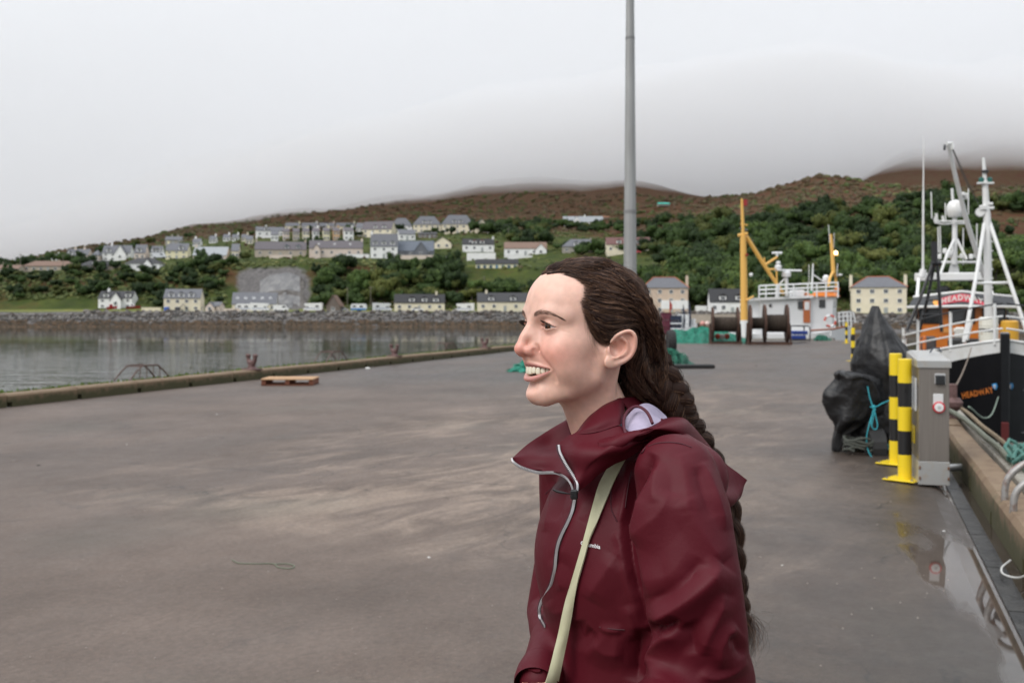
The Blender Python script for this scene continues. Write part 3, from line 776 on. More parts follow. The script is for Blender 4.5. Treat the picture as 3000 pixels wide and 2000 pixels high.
# creases: (points in the close-up, half width, depth in mm, kind) kind 'v' valley, 'r' ridge, 's' step (right side raised)
FOLDS = [
 ([(905,250),(870,330),(815,470),(785,580),(778,690),(790,820),(815,960),(850,1080),(885,1220)], 24, -17, 'v'),
 ([(900,330),(862,480),(842,620),(812,760),(800,870),(830,1000),(870,1110),(915,1240)], 40, 13, 'r'),
 ([(1010,470),(960,590),(880,680),(820,760)], 40, 5, 'r'),
 ([(1300,880),(1240,960),(1150,1040),(1060,1110),(980,1170),(915,1232)], 44, 15, 'r'),
 ([(1190,860),(1110,980),(1000,1060),(870,1080)], 40, -7, 'v'),
 ([(1080,520),(1150,650),(1240,790),(1310,880)], 42, 6, 'r'),
 ([(1010,1235),(985,1290),(945,1350),(905,1440),(885,1530)], 36, 13, 'r'),
 ([(905,1232),(950,1250),(1000,1240),(1060,1180)], 22, -13, 'v'),
 ([(1320,1060),(1270,1180),(1215,1300),(1185,1400)], 28, 9, 'r'),
 ([(1100,1220),(1130,1290),(1150,1400)], 34, -7, 'v'),
 ([(1190,300),(1240,420),(1290,560),(1325,690)], 20, 5, 'r'),
 ([(1160,330),(1190,450),(1250,620)], 26, -4, 'v'),
 ([(940,300),(925,430),(930,540)], 24, 4, 'r'),
 ([(1060,250),(1100,420),(1110,580)], 36, 4, 'r'),
 ([(1390,1240),(1330,1290),(1290,1380),(1300,1480)], 30, 7, 'r'),
 ([(1420,1420),(1380,1330),(1330,1330)], 22, -6, 'v'),
 ([(1180,1500),(1230,1540),(1330,1520),(1450,1440)], 26, 6, 'r'),
 # front of the body
 ([(560,460),(500,560),(450,700),(410,800),(370,860)], 36, 5, 'r'),
 ([(640,380),(560,520),(500,640)], 36, -5, 'v'),
 ([(345,420),(320,560),(290,700)], 22, 4, 'r'),
 ([(420,420),(390,520),(350,640)], 20, -4, 'v'),
 ([(330,860),(365,960),(385,1040)], 20, 3, 'r'),
 ([(690,700),(720,790),(690,860)], 18, 3, 'r'),
 ([(760,300),(752,430),(742,560),(712,640)], 12, 3, 'r'),
 ([(715,300),(690,440),(668,560)], 16, -2.5, 'v'),
 ([(690,840),(640,930),(590,1000),(540,1090)], 40, 6, 'r'),
 ([(600,1245),(660,1262),(740,1262)], 12, 4, 'r'),
 ([(560,1330),(640,1390),(740,1400)], 46, 7, 'r'),
 ([(470,1210),(500,1310),(560,1260)], 30, -7, 'v'),
 ([(840,1250),(835,1400),(810,1560)], 36, -12, 'v'),
 ([(760,1120),(790,1230),(800,1330)], 30, 5, 'r'),
 ([(300,1100),(340,1160),(420,1150)], 26, 3, 'r'),
]
def seg_dist(u, v, P):
 best = np.full(u.shape, 1e9); side = np.zeros(u.shape); tt = np.zeros(u.shape)
 n = len(P) - 1
 for i in range(n):
  a = P[i]; d = P[i + 1] - a; L2 = d @ d
  t = np.clip(((u - a[0]) * d[0] + (v - a[1]) * d[1]) / L2, 0, 1)
  dx = u - a[0] - t * d[0]; dy = v - a[1] - t * d[1]; q = np.hypot(dx, dy); m = q < best
  best = np.where(m, q, best); side = np.where(m, np.sign(dx * d[1] - dy * d[0]), side); tt = np.where(m, (i + t) / n, tt)
 return best, side, tt
def jacket_field(h=.0028):
 f = Field((-.02, 1.02, .76), (.56, 1.82, 1.47), h); X, Y, Z = f.X, f.Y, f.Z
 a = R(33); Ft = np.array([-math.cos(a), -math.sin(a)]); Lt = np.array([math.sin(a), -math.cos(a)])
 cx, cy = .168, 1.475
 # local torso coordinates: l across (to her left), fo forward
 l = (X - cx) * Lt[0] + (Y - cy) * Lt[1]; fo = (X - cx) * Ft[0] + (Y - cy) * Ft[1]
 D = ell(l, fo, Z, (0, .010, 1.205), (.146, .098, .160))
 D = smin(D, ell(l, fo, Z, (0, .018, 1.19), (.135, .108, .13)), .03)
 D = smin(D, ell(l, fo, Z, (0, .000, 1.03), (.142, .104, .20)), .04)
 D = smin(D, ell(l, fo, Z, (0, 0, .84), (.170, .120, .19)), .05)
 D = smin(D, cap(l, fo, Z, (.03, .0, 1.375), (.135, .0, 1.330), .036, .046), .03)
 D = smin(D, cap(l, fo, Z, (-.03, .0, 1.375), (-.130, .0, 1.330), .036, .046), .03)
 def W_(p): return (cx + Lt[0] * p[0] + Ft[0] * p[1], cy + Lt[1] * p[0] + Ft[1] * p[1], p[2])
 # near arm, elbow back and out
 arm = [PU(1552, 1092, 1.325), PU(1570, 1180, 1.30), PU(1588, 1320, 1.28), PU(1606, 1450, 1.285), PU(1616, 1560, 1.31)]
 A_ = poly(X, Y, Z, arm, [.054, .059, .061, .060, .058])
 fore = poly(X, Y, Z, [PU(1618, 1560, 1.33), PU(1500, 1680, 1.20), PU(1400, 1760, 1.12)], [.058, .050, .042])
 D = smin(D, smin(A_, fore, .03), .006)
 # far arm, forearm forward
 far = poly(X, Y, Z, [W_((-.155, -.01, 1.32)), W_((-.18, -.03, 1.20)), W_((-.18, .0, 1.075)), PU(1278, 1468, 1.53), PU(1250, 1530, 1.45), PU(1240, 1562, 1.42)], [.050, .050, .046, .038, .031, .028])
 D = smin(D, far, .018)
 f.D = D.astype(np.float32); return f
def grid_patch(rows, nu, nv, thick=.0016, bulge=None):
 """rows of control points -> smooth grid; returns V, F of a thin solid"""
 rr_ = [catmull(r, nu) for r in rows]
 G = np.array([catmull([r[i] for r in rr_], nv) for i in range(nu)])      # nu x nv x 3
 du = np.gradient(G, axis=0); dv = np.gradient(G, axis=1); N = np.cross(du, dv); N /= np.linalg.norm(N, axis=2)[..., None] + 1e-9
 if bulge is not None: G = G + N * bulge(np.linspace(0, 1, nu)[:, None], np.linspace(0, 1, nv)[None, :])[..., None]
 V = np.concatenate([(G + N * thick / 2).reshape(-1, 3), (G - N * thick / 2).reshape(-1, 3)]); F = []; m = nu * nv
 for i in range(nu - 1):
  for j in range(nv - 1):
   a = i * nv + j; F.append((a, a + 1, a + nv + 1, a + nv)); F.append((m + a, m + a + nv, m + a + nv + 1, m + a + 1))
 for i in range(nu - 1):
  a = i * nv; F.append((a, a + nv, m + a + nv, m + a)); a = i * nv + nv - 1; F.append((a, m + a, m + a + nv, a + nv))
 for j in range(nv - 1):
  a = j; F.append((a, m + a, m + a + 1, a + 1)); a = (nu - 1) * nv + j; F.append((a, a + 1, m + a + 1, m + a))
 return V, np.array(F), G, N
def P3(fn, rows): return [[fn(*p) for p in r] for r in rows]
def build_jacket():
 f = jacket_field(); V, F = f.mesh()
 me = np_mesh('tmp', V, F); nr = np.zeros(len(V) * 3, np.float32); me.vertices.foreach_get('normal', nr); nr = nr.reshape(-1, 3)
 u, v = proj_c(V)
 vd = V - np.array([0, 0, H]); vd /= np.linalg.norm(vd, axis=1)[:, None]
 face = np.clip(-(vd * nr).sum(1) * 2.2 + .35, 0, 1)       # the folds belong to the side towards the photographer
 disp = np.zeros(len(V))
 for P, w, amp, k in FOLDS:
  P = catmull([(a, b, 0) for a, b in P], 14)[:, :2]
  d, s, t = seg_dist(u, v, P); end = np.clip(np.minimum(t, 1 - t) * 5, 0, 1) ** .7
  if k == 'r':               # sharp crest, one flank steeper
   ww = w * np.where(s > 0, 1.25, .8); prof = np.maximum(0, 1 - d / (ww * 3.0)) ** 1.35
  else: prof = np.maximum(0, 1 - d / (w * 2.6)) ** 1.3
  disp += amp * prof * end
 disp *= face * .00105
 n = fbm(V * np.array([7, 7, 4.5]), 3, 2); n2 = np.abs(fbm(V * 13, 2, 8))
 n3 = np.abs(fbm((V @ np.array([[.8, 0, .6], [0, 1, 0], [-.6, 0, .8]])) * np.array([15, 15, 7.0]), 2, 21))
 n4 = (1 - np.abs(fbm(V @ np.array([[.9, 0, -.44], [0, 1, 0], [.44, 0, .9]]) * np.array([9.5, 9.5, 5.0]) + 2.7, 3, 33))) ** 4
 disp += .0012 * n + .0008 * (.25 - n2) * face + .0010 * (.25 - n3) * face + .0012 * (n4 - .55) * face
 V = V + nr * disp[:, None]
 # hollow neck opening: drop what lies inside the collar
 me = np_mesh('jacket', V, F)
 jm = jacket_mat('maroon_nylon', MAROON)
 jk = pchild('jacket', me, jm)
 bv = bvh_of(V, F)
 # ---- collar, far flap folded open
 rows = P3(PZ, [
   [(860,300,1.515),(800,372,1.53),(560,515,1.525),(300,685,1.50),(140,820,1.475),(92,858,1.462)],
   [(885,420,1.50),(850,470,1.51),(610,650,1.505),(400,765,1.485),(230,858,1.47),(110,885,1.46)],
   [(890,560,1.47),(870,600,1.475),(700,760,1.475),(500,880,1.465),(340,930,1.46),(200,945,1.455)],
   [(895,760,1.43),(870,800,1.43),(790,900,1.435),(640,960,1.44),(520,1000,1.445),(400,1018,1.448)],
   [(912,1290,1.355),(900,1240,1.36),(850,1150,1.372),(790,1085,1.39),(720,1048,1.405),(640,1030,1.425)]])
 def bul(a, b): return .004 * np.sin(a * 9 + b * 5) * b * (1 - b) * 4 + .003 * np.sin(b * 11 + a * 3) * (1 - a)
 Vc, Fc, G, N_ = grid_patch(rows, 60, 40, bulge=bul)
 C_ = MB(); C_.add(Vc.tolist(), Fc.tolist())
 edge = np.concatenate([G[::-1, 0][:0], G[-1, :, :]])      # tip to the foot of the zip
 # ---- collar, near side standing
 rows = P3(PZ, [
   [(690,690,1.405),(770,615,1.402),(890,547,1.392),(1150,524,1.378),(1340,472,1.375),(1480,430,1.38),(1620,497,1.39),(1800,480,1.42)],
   [(705,790,1.398),(800,740,1.385),(950,700,1.37),(1180,660,1.357),(1360,600,1.357),(1520,550,1.362),(1680,560,1.375),(1850,530,1.40)],
   [(770,930,1.385),(860,880,1.37),(1000,820,1.352),(1200,760,1.340),(1370,690,1.338),(1540,640,1.345),(1700,610,1.36),(1860,580,1.39)],
   [(860,1070,1.370),(930,1020,1.357),(1040,960,1.343),(1200,870,1.333),(1380,760,1.333),(1560,710,1.340),(1710,660,1.352),(1870,620,1.38)],
   [(925,1200,1.358),(960,1160,1.350),(1060,1080,1.345),(1220,960,1.340),(1400,850,1.343),(1580,780,1.352),(1750,680,1.37),(1900,600,1.40)],
   [(915,1330,1.352),(960,1290,1.352),(1080,1200,1.352),(1240,1060,1.352),(1420,940,1.355),(1600,860,1.365),(1760,760,1.38),(1900,680,1.41)]])
 def bul2(a, b): return .0035 * np.sin(a * 13 + b * 4) * np.sin(b * 3.14) + .003 * np.sin(a * 5 - b * 9) * np.sin(b * 3.14)
 Vc, Fc, G2, _ = grid_patch(rows, 70, 44, bulge=bul2); C_.add(Vc.tolist(), Fc.tolist())
 # ---- folded-over facing of the near collar
 rows = P3(PZ, [
   [(890,545,1.393),(1020,540,1.382),(1160,524,1.375),(1280,496,1.373),(1400,456,1.374),(1490,426,1.378),(1540,395,1.392)],
   [(905,542,1.398),(1040,470,1.386),(1190,410,1.380),(1310,365,1.380),(1420,325,1.385),(1505,300,1.392),(1550,290,1.41)],
   [(925,536,1.415),(1060,385,1.41),(1210,250,1.408),(1320,190,1.410),(1430,150,1.416),(1515,150,1.425),(1560,190,1.44)],
   [(935,530,1.425),(1075,345,1.43),(1220,220,1.435),(1330,140,1.438),(1440,88,1.445),(1520,74,1.452),(1570,90,1.465)]])
 Vc, Fc, G3, _ = grid_patch(rows, 60, 24); C_.add(Vc.tolist(), Fc.tolist())
 # back of the collar round the neck
 rows = [[PZ(1500,74,1.45), PZ(1800,60,1.50), PZ(1900,120,1.56), PZ(1500,200,1.60), PZ(1000,300,1.57), PZ(820,360,1.53)],
   [PZ(1700,420,1.42), PZ(2050,380,1.50), PZ(2100,420,1.58), PZ(1500,520,1.64), PZ(900,560,1.60), PZ(850,600,1.48)]]
 Vc, Fc, _, _ = grid_patch([rows[0], [(a + b) / 2 + np.array([.004, .004, 0]) for a, b in zip(*rows)], rows[1]], 40, 14); C_.add(Vc.tolist(), Fc.tolist())
 pchild('collar', C_.mesh('collar', True, 70), jm, jk)
 # ---- seams of the collar and placket
 sm = mat('seam_thread', (.05, .004, .010), rough=.7)
 Sm = MB()
 # ---- zip
 zm = mat('zip_silver', (.50, .49, .50), rough=.38, metal=.35)
 zd = mat('zip_tape', (.035, .008, .014), rough=.7)
 tip = catmull(P3(PZ, [[(95,860,1.458),(110,893,1.456),(200,955,1.452),(330,1003,1.446),(450,1032,1.438),(560,1030,1.428),(660,1033,1.42),(750,1062,1.402),(820,1120,1.382),(870,1195,1.367),(900,1290,1.350),(908,1340,1.346)]])[0], 120)
 near = catmull(P3(PZ, [[(692,690,1.399),(705,770,1.393),(745,860,1.384),(800,960,1.373),(870,1070,1.360),(925,1160,1.350),(938,1230,1.346),(925,1320,1.344)]])[0], 90)
 def down(Pts, lift):
  out = []
  for (a, b) in Pts:
   p = PC(a, b, 1.0); dr = Vector(p) - Vector((0, 0, H)); dr.normalize()
   hit = bv.ray_cast(Vector((0, 0, H)), dr)
   q = hit[0] if hit[0] is not None else Vector(PC(a, b, 1.4)); out.append(np.array(q - dr * lift))
  return out
 zl = [(457,505),(452,540),(440,590),(415,650),(385,710),(362,770),(350,840),(345,900),(335,950),(318,1010),(292,1055),(268,1095),(255,1140),(256,1180),(268,1210),(285,1240)]
 low = catmull(down(zl, .004), 150)
 yy_ = low[:, 1].copy()
 for _ in range(250): yy_[1:-1] = yy_[1:-1] * .5 + (yy_[:-2] + yy_[2:]) * .25
 k_ = (yy_ - .003) / low[:, 1]; low[:, 0] *= k_; low[:, 2] = H + (low[:, 2] - H) * k_; low[:, 1] *= k_
 def two_teeth(Z_, off, line, r=.0011):
  tg = np.gradient(line, axis=0); tg /= np.linalg.norm(tg, axis=1)[:, None]
  sd = np.cross(tg, np.array([0, -1, 0])); sd /= np.linalg.norm(sd, axis=1)[:, None]
  for s_ in off:
   q = line + sd * s_ - np.array([0, .0012, 0])
   n_ = int(np.linalg.norm(np.diff(q, axis=0), axis=1).sum() / .0021)
   idx = np.linspace(0, len(q) - 1.001, n_)
   for t in idx:
    i = int(t); c = q[i] + (q[i + 1] - q[i]) * (t - i)
    M = Matrix(np.column_stack([sd[i], tg[i], np.cross(sd[i], tg[i])]).tolist())
    Z_.box(c, (r * 2.2, .0013, .0016), M=M)
 Zt = MB(); two_teeth(Zt, (-.0009, .0009), low, .0008); two_teeth(Zt, (.0009,), tip); two_teeth(Zt, (-.0009,), near)
 tag(pchild('zip_teeth', Zt.mesh('zip_teeth'), zm, jk), kind='stuff')
 Tp = MB(); Tp.tube(tip + np.array([0, .0012, -.0012]), .0022, 8, flat=.5); Tp.tube(near + np.array([0, .0016, 0]), .0028, 8, flat=.5); Tp.tube(low + np.array([0, .0022, 0]), .0030, 8, flat=.4)
 pchild('zip_tape', Tp.mesh('zip_tape', True), zd, jk)
 Zl = MB(); Zl.tube(tip + np.array([0, .0002, -.0030]), .0011, 6); Zl.tube(near + np.array([.0020, .0002, 0]), .0012, 6)
 pchild('piping', Zl.mesh('piping', True), mat('piping_grey', (.30, .30, .31), rough=.5), jk)
 Pu = MB(); c = PZ(905, 1335, 1.338); Pu.box(c, (.010, .006, .013), bev=.002)
 Pu.tube([PZ(890,1325,1.332), PZ(840,1325,1.328), PZ(760,1312,1.326), PZ(680,1295,1.325), PZ(630,1272,1.326)], [.0012, .0018, .0034, .0038, .0026], 8, flat=.45)
 pchild('zip_pull', Pu.mesh('zip_pull', True), mat('black_rubber', (.012, .012, .013), rough=.4), jk)
 # ---- hood
 lin = mat('hood_lining', (.43, .38, .50), rough=.65, bump=(50, .3, .003), noise=(40, (.33, .29, .40), .4, .65))
 rows = P3(PH, [
   [(290,1470,1.40),(360,1375,1.41),(455,1272,1.43),(540,1238,1.445),(620,1270,1.46),(690,1330,1.48)],
   [(310,1462,1.395),(400,1400,1.39),(480,1350,1.395),(560,1320,1.41),(640,1330,1.43),(720,1350,1.46)],
   [(330,1475,1.385),(420,1465,1.375),(490,1450,1.372),(560,1425,1.38),(640,1400,1.40),(740,1390,1.44)],
   [(330,1500,1.385),(420,1500,1.38),(500,1490,1.38),(580,1470,1.385),(660,1450,1.40),(760,1430,1.45)]])
 def bul3(a, b): return .003 * np.abs(np.sin(a * 5 + 1 - b * 3)) * np.sin(b * 3.14)
 Vc, Fc, _, _ = grid_patch(rows, 50, 30, bulge=bul3)
 hd = MB(); hd.add(Vc.tolist(), Fc.tolist()); pchild('hood_lining', hd.mesh('hood_lining', True, 70), lin, jk)
 top = [(560,125,1.385),(640,130,1.375),(720,122,1.375),(800,112,1.38),(870,88,1.40),(960,56,1.425),(1062,48,1.45),(1115,85,1.475),(1205,195,1.515),(1300,305,1.545),(1385,365,1.565),(1443,405,1.575)]
 m1 = [(575,155,1.365),(650,160,1.352),(730,150,1.350),(810,132,1.352),(880,118,1.362),(965,88,1.380),(1070,90,1.400),(1130,150,1.425),(1215,260,1.465),(1300,380,1.505),(1375,440,1.54),(1436,430,1.568)]
 m2 = [(600,200,1.350),(670,200,1.338),(740,185,1.335),(815,152,1.338),(875,122,1.348),(960,108,1.360),(1060,130,1.375),(1130,195,1.395),(1205,310,1.432),(1290,450,1.475),(1370,500,1.52),(1420,475,1.558)]
 m3 = [(620,250,1.352),(690,232,1.345),(750,210,1.345),(825,165,1.352),(872,130,1.362),(950,118,1.372),(1050,165,1.382),(1130,240,1.392),(1200,360,1.415),(1270,480,1.450),(1345,548,1.50),(1400,515,1.545)]
 m4 = [(630,300,1.372),(700,262,1.365),(760,225,1.365),(830,178,1.375),(872,145,1.385),(945,150,1.395),(1040,200,1.40),(1120,290,1.41),(1180,410,1.43),(1240,520,1.455),(1310,600,1.49),(1370,545,1.54)]
 rows = P3(PC, [top, m1, m2, m3, m4])
 def bul4(a, b): return .0035 * np.sin(a * 17 + b * 5) * np.sin(b * 3.14) + .003 * np.sin(b * 8 + a * 6)
 Vc, Fc, G4, _ = grid_patch(rows, 110, 46, thick=.002, bulge=bul4)
 hd = MB(); hd.add(Vc.tolist(), Fc.tolist())
 # far side of the hood, from the peak back to the neck
 rows = P3(PC, [[(720,122,1.376),(870,88,1.402),(1062,50,1.452),(1205,197,1.517),(1385,367,1.567),(1443,405,1.575)],
       [(760,100,1.46),(900,80,1.50),(1080,80,1.54),(1215,215,1.58),(1370,390,1.60),(1425,440,1.595)],
       [(700,160,1.60),(850,180,1.64),(1050,220,1.66),(1200,330,1.66),(1330,460,1.64),(1390,510,1.60)]])
 Vc, Fc, _, _ = grid_patch(rows, 50, 24, thick=.002); hd.add(Vc.tolist(), Fc.tolist())
 pchild('hood', hd.mesh('hood', True, 70), jm, jk)
 dc = MB(); dc.tube(catmull(P3(PH, [[(372,1480,1.366),(360,1440,1.372),(358,1370,1.385),(385,1305,1.395),(430,1268,1.405),(480,1262,1.405),(530,1290,1.398),(565,1335,1.39),(592,1400,1.378)]])[0], 40), .0022, 8)
 pchild('drawcord', dc.mesh('drawcord', True), mat('cord_maroon', (.075, .006, .018), rough=.6), jk)
 # ---- stitched seams on the body
 for pts in ([(668,450),(665,520),(672,580),(700,640)], [(865,215),(840,250),(800,300),(780,370),(760,470),(748,560)], [(950,112),(968,145),(990,186)],
    [(880,210),(930,192),(990,186),(1060,192),(1130,215)], [(350,418),(330,445),(290,482)], [(600,1246),(680,1258),(745,1262)]):
  pp = catmull(down(pts, .0007), 40); Sm = MB(); Sm.tube(pp, .0008, 5); pchild('seam', Sm.mesh('seam', True), sm, jk)
 # ---- cuff of the far sleeve with its tab, and the hand in it
 Cu = MB(); a = PU(1247, 1535, 1.445); b = PU(1232, 1578, 1.405); M_ = (b - a) / np.linalg.norm(b - a)
 Cu.tube([a, a + (b - a) * .35, a + (b - a) * .8, b], [.0325, .0345, .034, .032], 28, caps=False);
 pchild('cuff', Cu.mesh('cuff', True), jm, jk)
 tb = down([(195,1400),(235,1400),(265,1410)], .003); tb2 = down([(190,1490),(230,1505),(262,1505)], .003)
 Vc, Fc, _, _ = grid_patch([tb, [(p + q) / 2 - np.array([0, .003, 0]) for p, q in zip(tb, tb2)], tb2], 12, 8, thick=.004)
 Tb = MB(); Tb.add(Vc.tolist(), Fc.tolist()); pchild('cuff_tab', Tb.mesh('cuff_tab', True), jm, jk)
 # ---- the maker's name on the chest
 tme = text_mesh('Columbia', .0078, .0003, bold=.00012)
 pts = down([(430,800),(490,800),(560,800),(620,805)], .0)
 o0 = Vector(down([(548,776)], .0012)[0]); ax = (Vector(pts[3]) - Vector(pts[0])).normalized()
 up = Vector((0, 0, 1)); up = (up - ax * up.dot(ax)).normalized(); nrm = ax.cross(up)
 ca, sa = math.cos(R(-9)), math.sin(R(-9)); ax2 = ax * ca + up * sa; up2 = up * ca - ax * sa
 for vv in tme.vertices:
  w = o0 + ax2 * vv.co.x + up2 * vv.co.y; dr = (w - Vector((0, 0, H))).normalized(); hit = bv.ray_cast(Vector((0, 0, H)), dr)
  vv.co = (hit[0] if hit[0] is not None else w) - dr * (.0012 + vv.co.z)
 pchild('chest_lettering', tme, mat('print_white', (.75, .72, .74), rough=.5), jk)
 # ---- strap of a bag across the chest, lying on the jacket
 Lp = [(818,170),(760,195),(700,235),(655,320),(600,425),(568,530),(538,640),(505,760),(470,880),(440,980),(408,1090),(385,1190),(362,1300),(328,1430),(290,1568),(270,1650)]
 Rp = [(880,120),(835,160),(800,200),(755,275),(692,395),(655,480),(618,570),(585,650),(545,740),(515,850),(482,965),(460,1070),(440,1190),(410,1340),(362,1568),(345,1650)]
 st = empty('bag_strap', (0.1, 1.35, 1.2), 0, 'flat pale olive webbing strap of a bag worn across the maroon jacket', 'bag strap')
 a_ = np.array(down(Lp, .006)); b_ = np.array(down(Rp, .006))
 for arr in (a_, b_):       # webbing bridges the hollows
  for _ in range(60): arr[1:-1] = arr[1:-1] * .4 + (arr[:-2] + arr[2:]) * .3 if False else arr[1:-1]
  y = arr[:, 1].copy()
  for _ in range(6): y[1:-1] = np.minimum(y[1:-1], (y[:-2] + y[2:]) / 2 + .001)
  sc_ = y / arr[:, 1]; arr[:, 0] *= sc_; arr[:, 2] = H + (arr[:, 2] - H) * sc_; arr[:, 1] = y
 mid = (a_ + b_) / 2 - np.array([0, .0015, 0])
 Vc, Fc, _, _ = grid_patch([a_, mid, b_], 90, 7, thick=.0022)
 S_ = MB(); S_.add((Vc - np.array([0.1, 1.35, 1.2])).tolist(), Fc.tolist())
 S_.build('webbing', mat('olive_webbing', (.46, .45, .29), rough=.7, bump=(900, .5, .0006), noise=(30, (.52, .50, .35), .35, .7)), st, smooth=True)
 # small bag on her hip, below the frame
 bg = MB(); bg.box(Vector(PU(1225, 1850, 1.20)) - Vector((.1, 1.35, 1.2)), (.20, .07, .15), rz=R(-30), bev=.02)
 bg.build('bag_body', MATS['olive_webbing'], st, smooth=True)
 return bv
def build_lower_body():
 """hand in the far cuff, trousers and shoes below the frame"""
 w = np.array(PU(1234, 1574, 1.41)); d = np.array([-.35, -.55, -.75]); d /= np.linalg.norm(d)
 ux = np.cross(d, [0, 0, 1]); ux /= np.linalg.norm(ux); uz = np.cross(ux, d)
 vs = [w - d * .04, w + d * .01, w + d * .045, w + d * .085]; rad = [.026, .024, .030, .030]; ed = [(0, 1), (1, 2), (2, 3)]
 for k, (off, ln) in enumerate(((-.030, .062), (-.010, .074), (.011, .070), (.030, .055))):
  b = len(vs); p = w + d * .088 + ux * off; dd = d.copy()
  vs.append(p); rad.append(.0098); ed.append((3, b))
  for j in range(3):
   dd = dd * .85 - uz * .35 * (j * .5 + .4); dd /= np.linalg.norm(dd); p = p + dd * ln * (.45, .30, .25)[j]
   vs.append(p); rad.append(.0092 - .0010 * j); ed.append((b + j, b + j + 1))
 b = len(vs); p = w + d * .035 + ux * -.028 - uz * .008; vs.append(p); rad.append(.013); ed.append((2, b))
 q = p + (d * .6 - ux * .6 - uz * .35) * .035; vs.append(q); rad.append(.0115); ed.append((b, b + 1)); vs.append(q + (d * .8 - uz * .5) * .028); rad.append(.0095); ed.append((b + 1, b + 2))
 me = bpy.data.meshes.new('hand'); me.from_pydata([tuple(v) for v in vs], ed, []); o = bpy.data.objects.new('hand', me); COL.objects.link(o)
 o.modifiers.new('skin', 'SKIN'); s = o.modifiers.new('sub', 'SUBSURF'); s.levels = 2; s.render_levels = 2
 for i, sv in enumerate(me.skin_vertices[0].data): sv.radius = (rad[i], rad[i] * (.8 if i < 4 else 1)); sv.use_root = (i == 0)
 dg = bpy.context.evaluated_depsgraph_get(); dg.update(); m2 = bpy.data.meshes.new_from_object(o.evaluated_get(dg)); bpy.data.objects.remove(o)
 # join into the one body mesh
 body = [c for c in PERSON.children if c.name.startswith('body')][0]
 bm = bmesh.new(); bm.from_mesh(body.data); lay = bm.verts.layers.float_color['skin']; n0 = len(bm.verts); bm.from_mesh(m2); bm.verts.ensure_lookup_table()
 for v_ in bm.verts[n0:]: v_[lay] = (.60, .34, .25, 1)
 # shoulders, arms and legs under the clothes
 for pts, rr_ in (([(.165, 1.50, 1.36), (.16, 1.475, 1.2), (.16, 1.47, 1.0), (.17, 1.48, .88)], (.05, .078, .075, .09)),
      ([(.18, 1.42, .88), (.15, 1.40, .48), (.19, 1.43, .09)], (.085, .055, .035)), ([(.16, 1.57, .88), (.13, 1.57, .48), (.17, 1.60, .09)], (.085, .055, .035))):
  T_ = MB(); T_.tube(pts, list(rr_), 14); tm_ = T_.mesh('t', True); n0 = len(bm.verts); bm.from_mesh(tm_); bm.verts.ensure_lookup_table()
  for v_ in bm.verts[n0:]: v_[lay] = (.60, .36, .27, 1)
 bm.to_mesh(body.data); bm.free(); body.data.polygons.foreach_set('use_smooth', [True] * len(body.data.polygons))
 T_ = MB()
 for yy, xx in ((1.42, .19), (1.57, .17)):
  T_.tube([(xx - .01, yy, .93), (xx - .02, yy, .80), (xx - .04, yy - .01, .50), (xx, yy + .01, .28), (xx + .005, yy + .015, .07)], [.10, .10, .075, .065, .06], 18)
 T_.tube([(.18, 1.495, .99), (.18, 1.495, .86)], [.14, .15], 24)
 pchild('trousers', T_.mesh('trousers', True), mat('dark_denim', (.03, .035, .05), rough=.8))
 for yy, xx in ((1.435, .175), (1.585, .155)):
  S_ = MB(); M_ = Matrix.Rotation(R(30), 3, 'Z')
  S_.lathe((xx - .045, yy - .025, .0), [(.001, .002), (.9, .002), (1.0, .02), (.96, .045), (.7, .085), (.35, .10), (.001, .105)], 20, M=M_ @ Matrix.Diagonal((.135, .05, 1.0)))
  pchild('shoe', S_.mesh('shoe', True), mat('shoe_grey', (.12, .12, .13), rough=.8))
# ================================================================== the setting
QU = Vector((.322, .947, 0)).normalized(); QV = Vector((QU.y, -QU.x, 0))
def Q(u, v, z=0.0): return QU * u + QV * v + Vector((0, 0, z))
QRZ = math.atan2(QU.y, QU.x)          # rotation that lays local x along the pier
WATER = -3.0; VL, VR = -13.2, .93
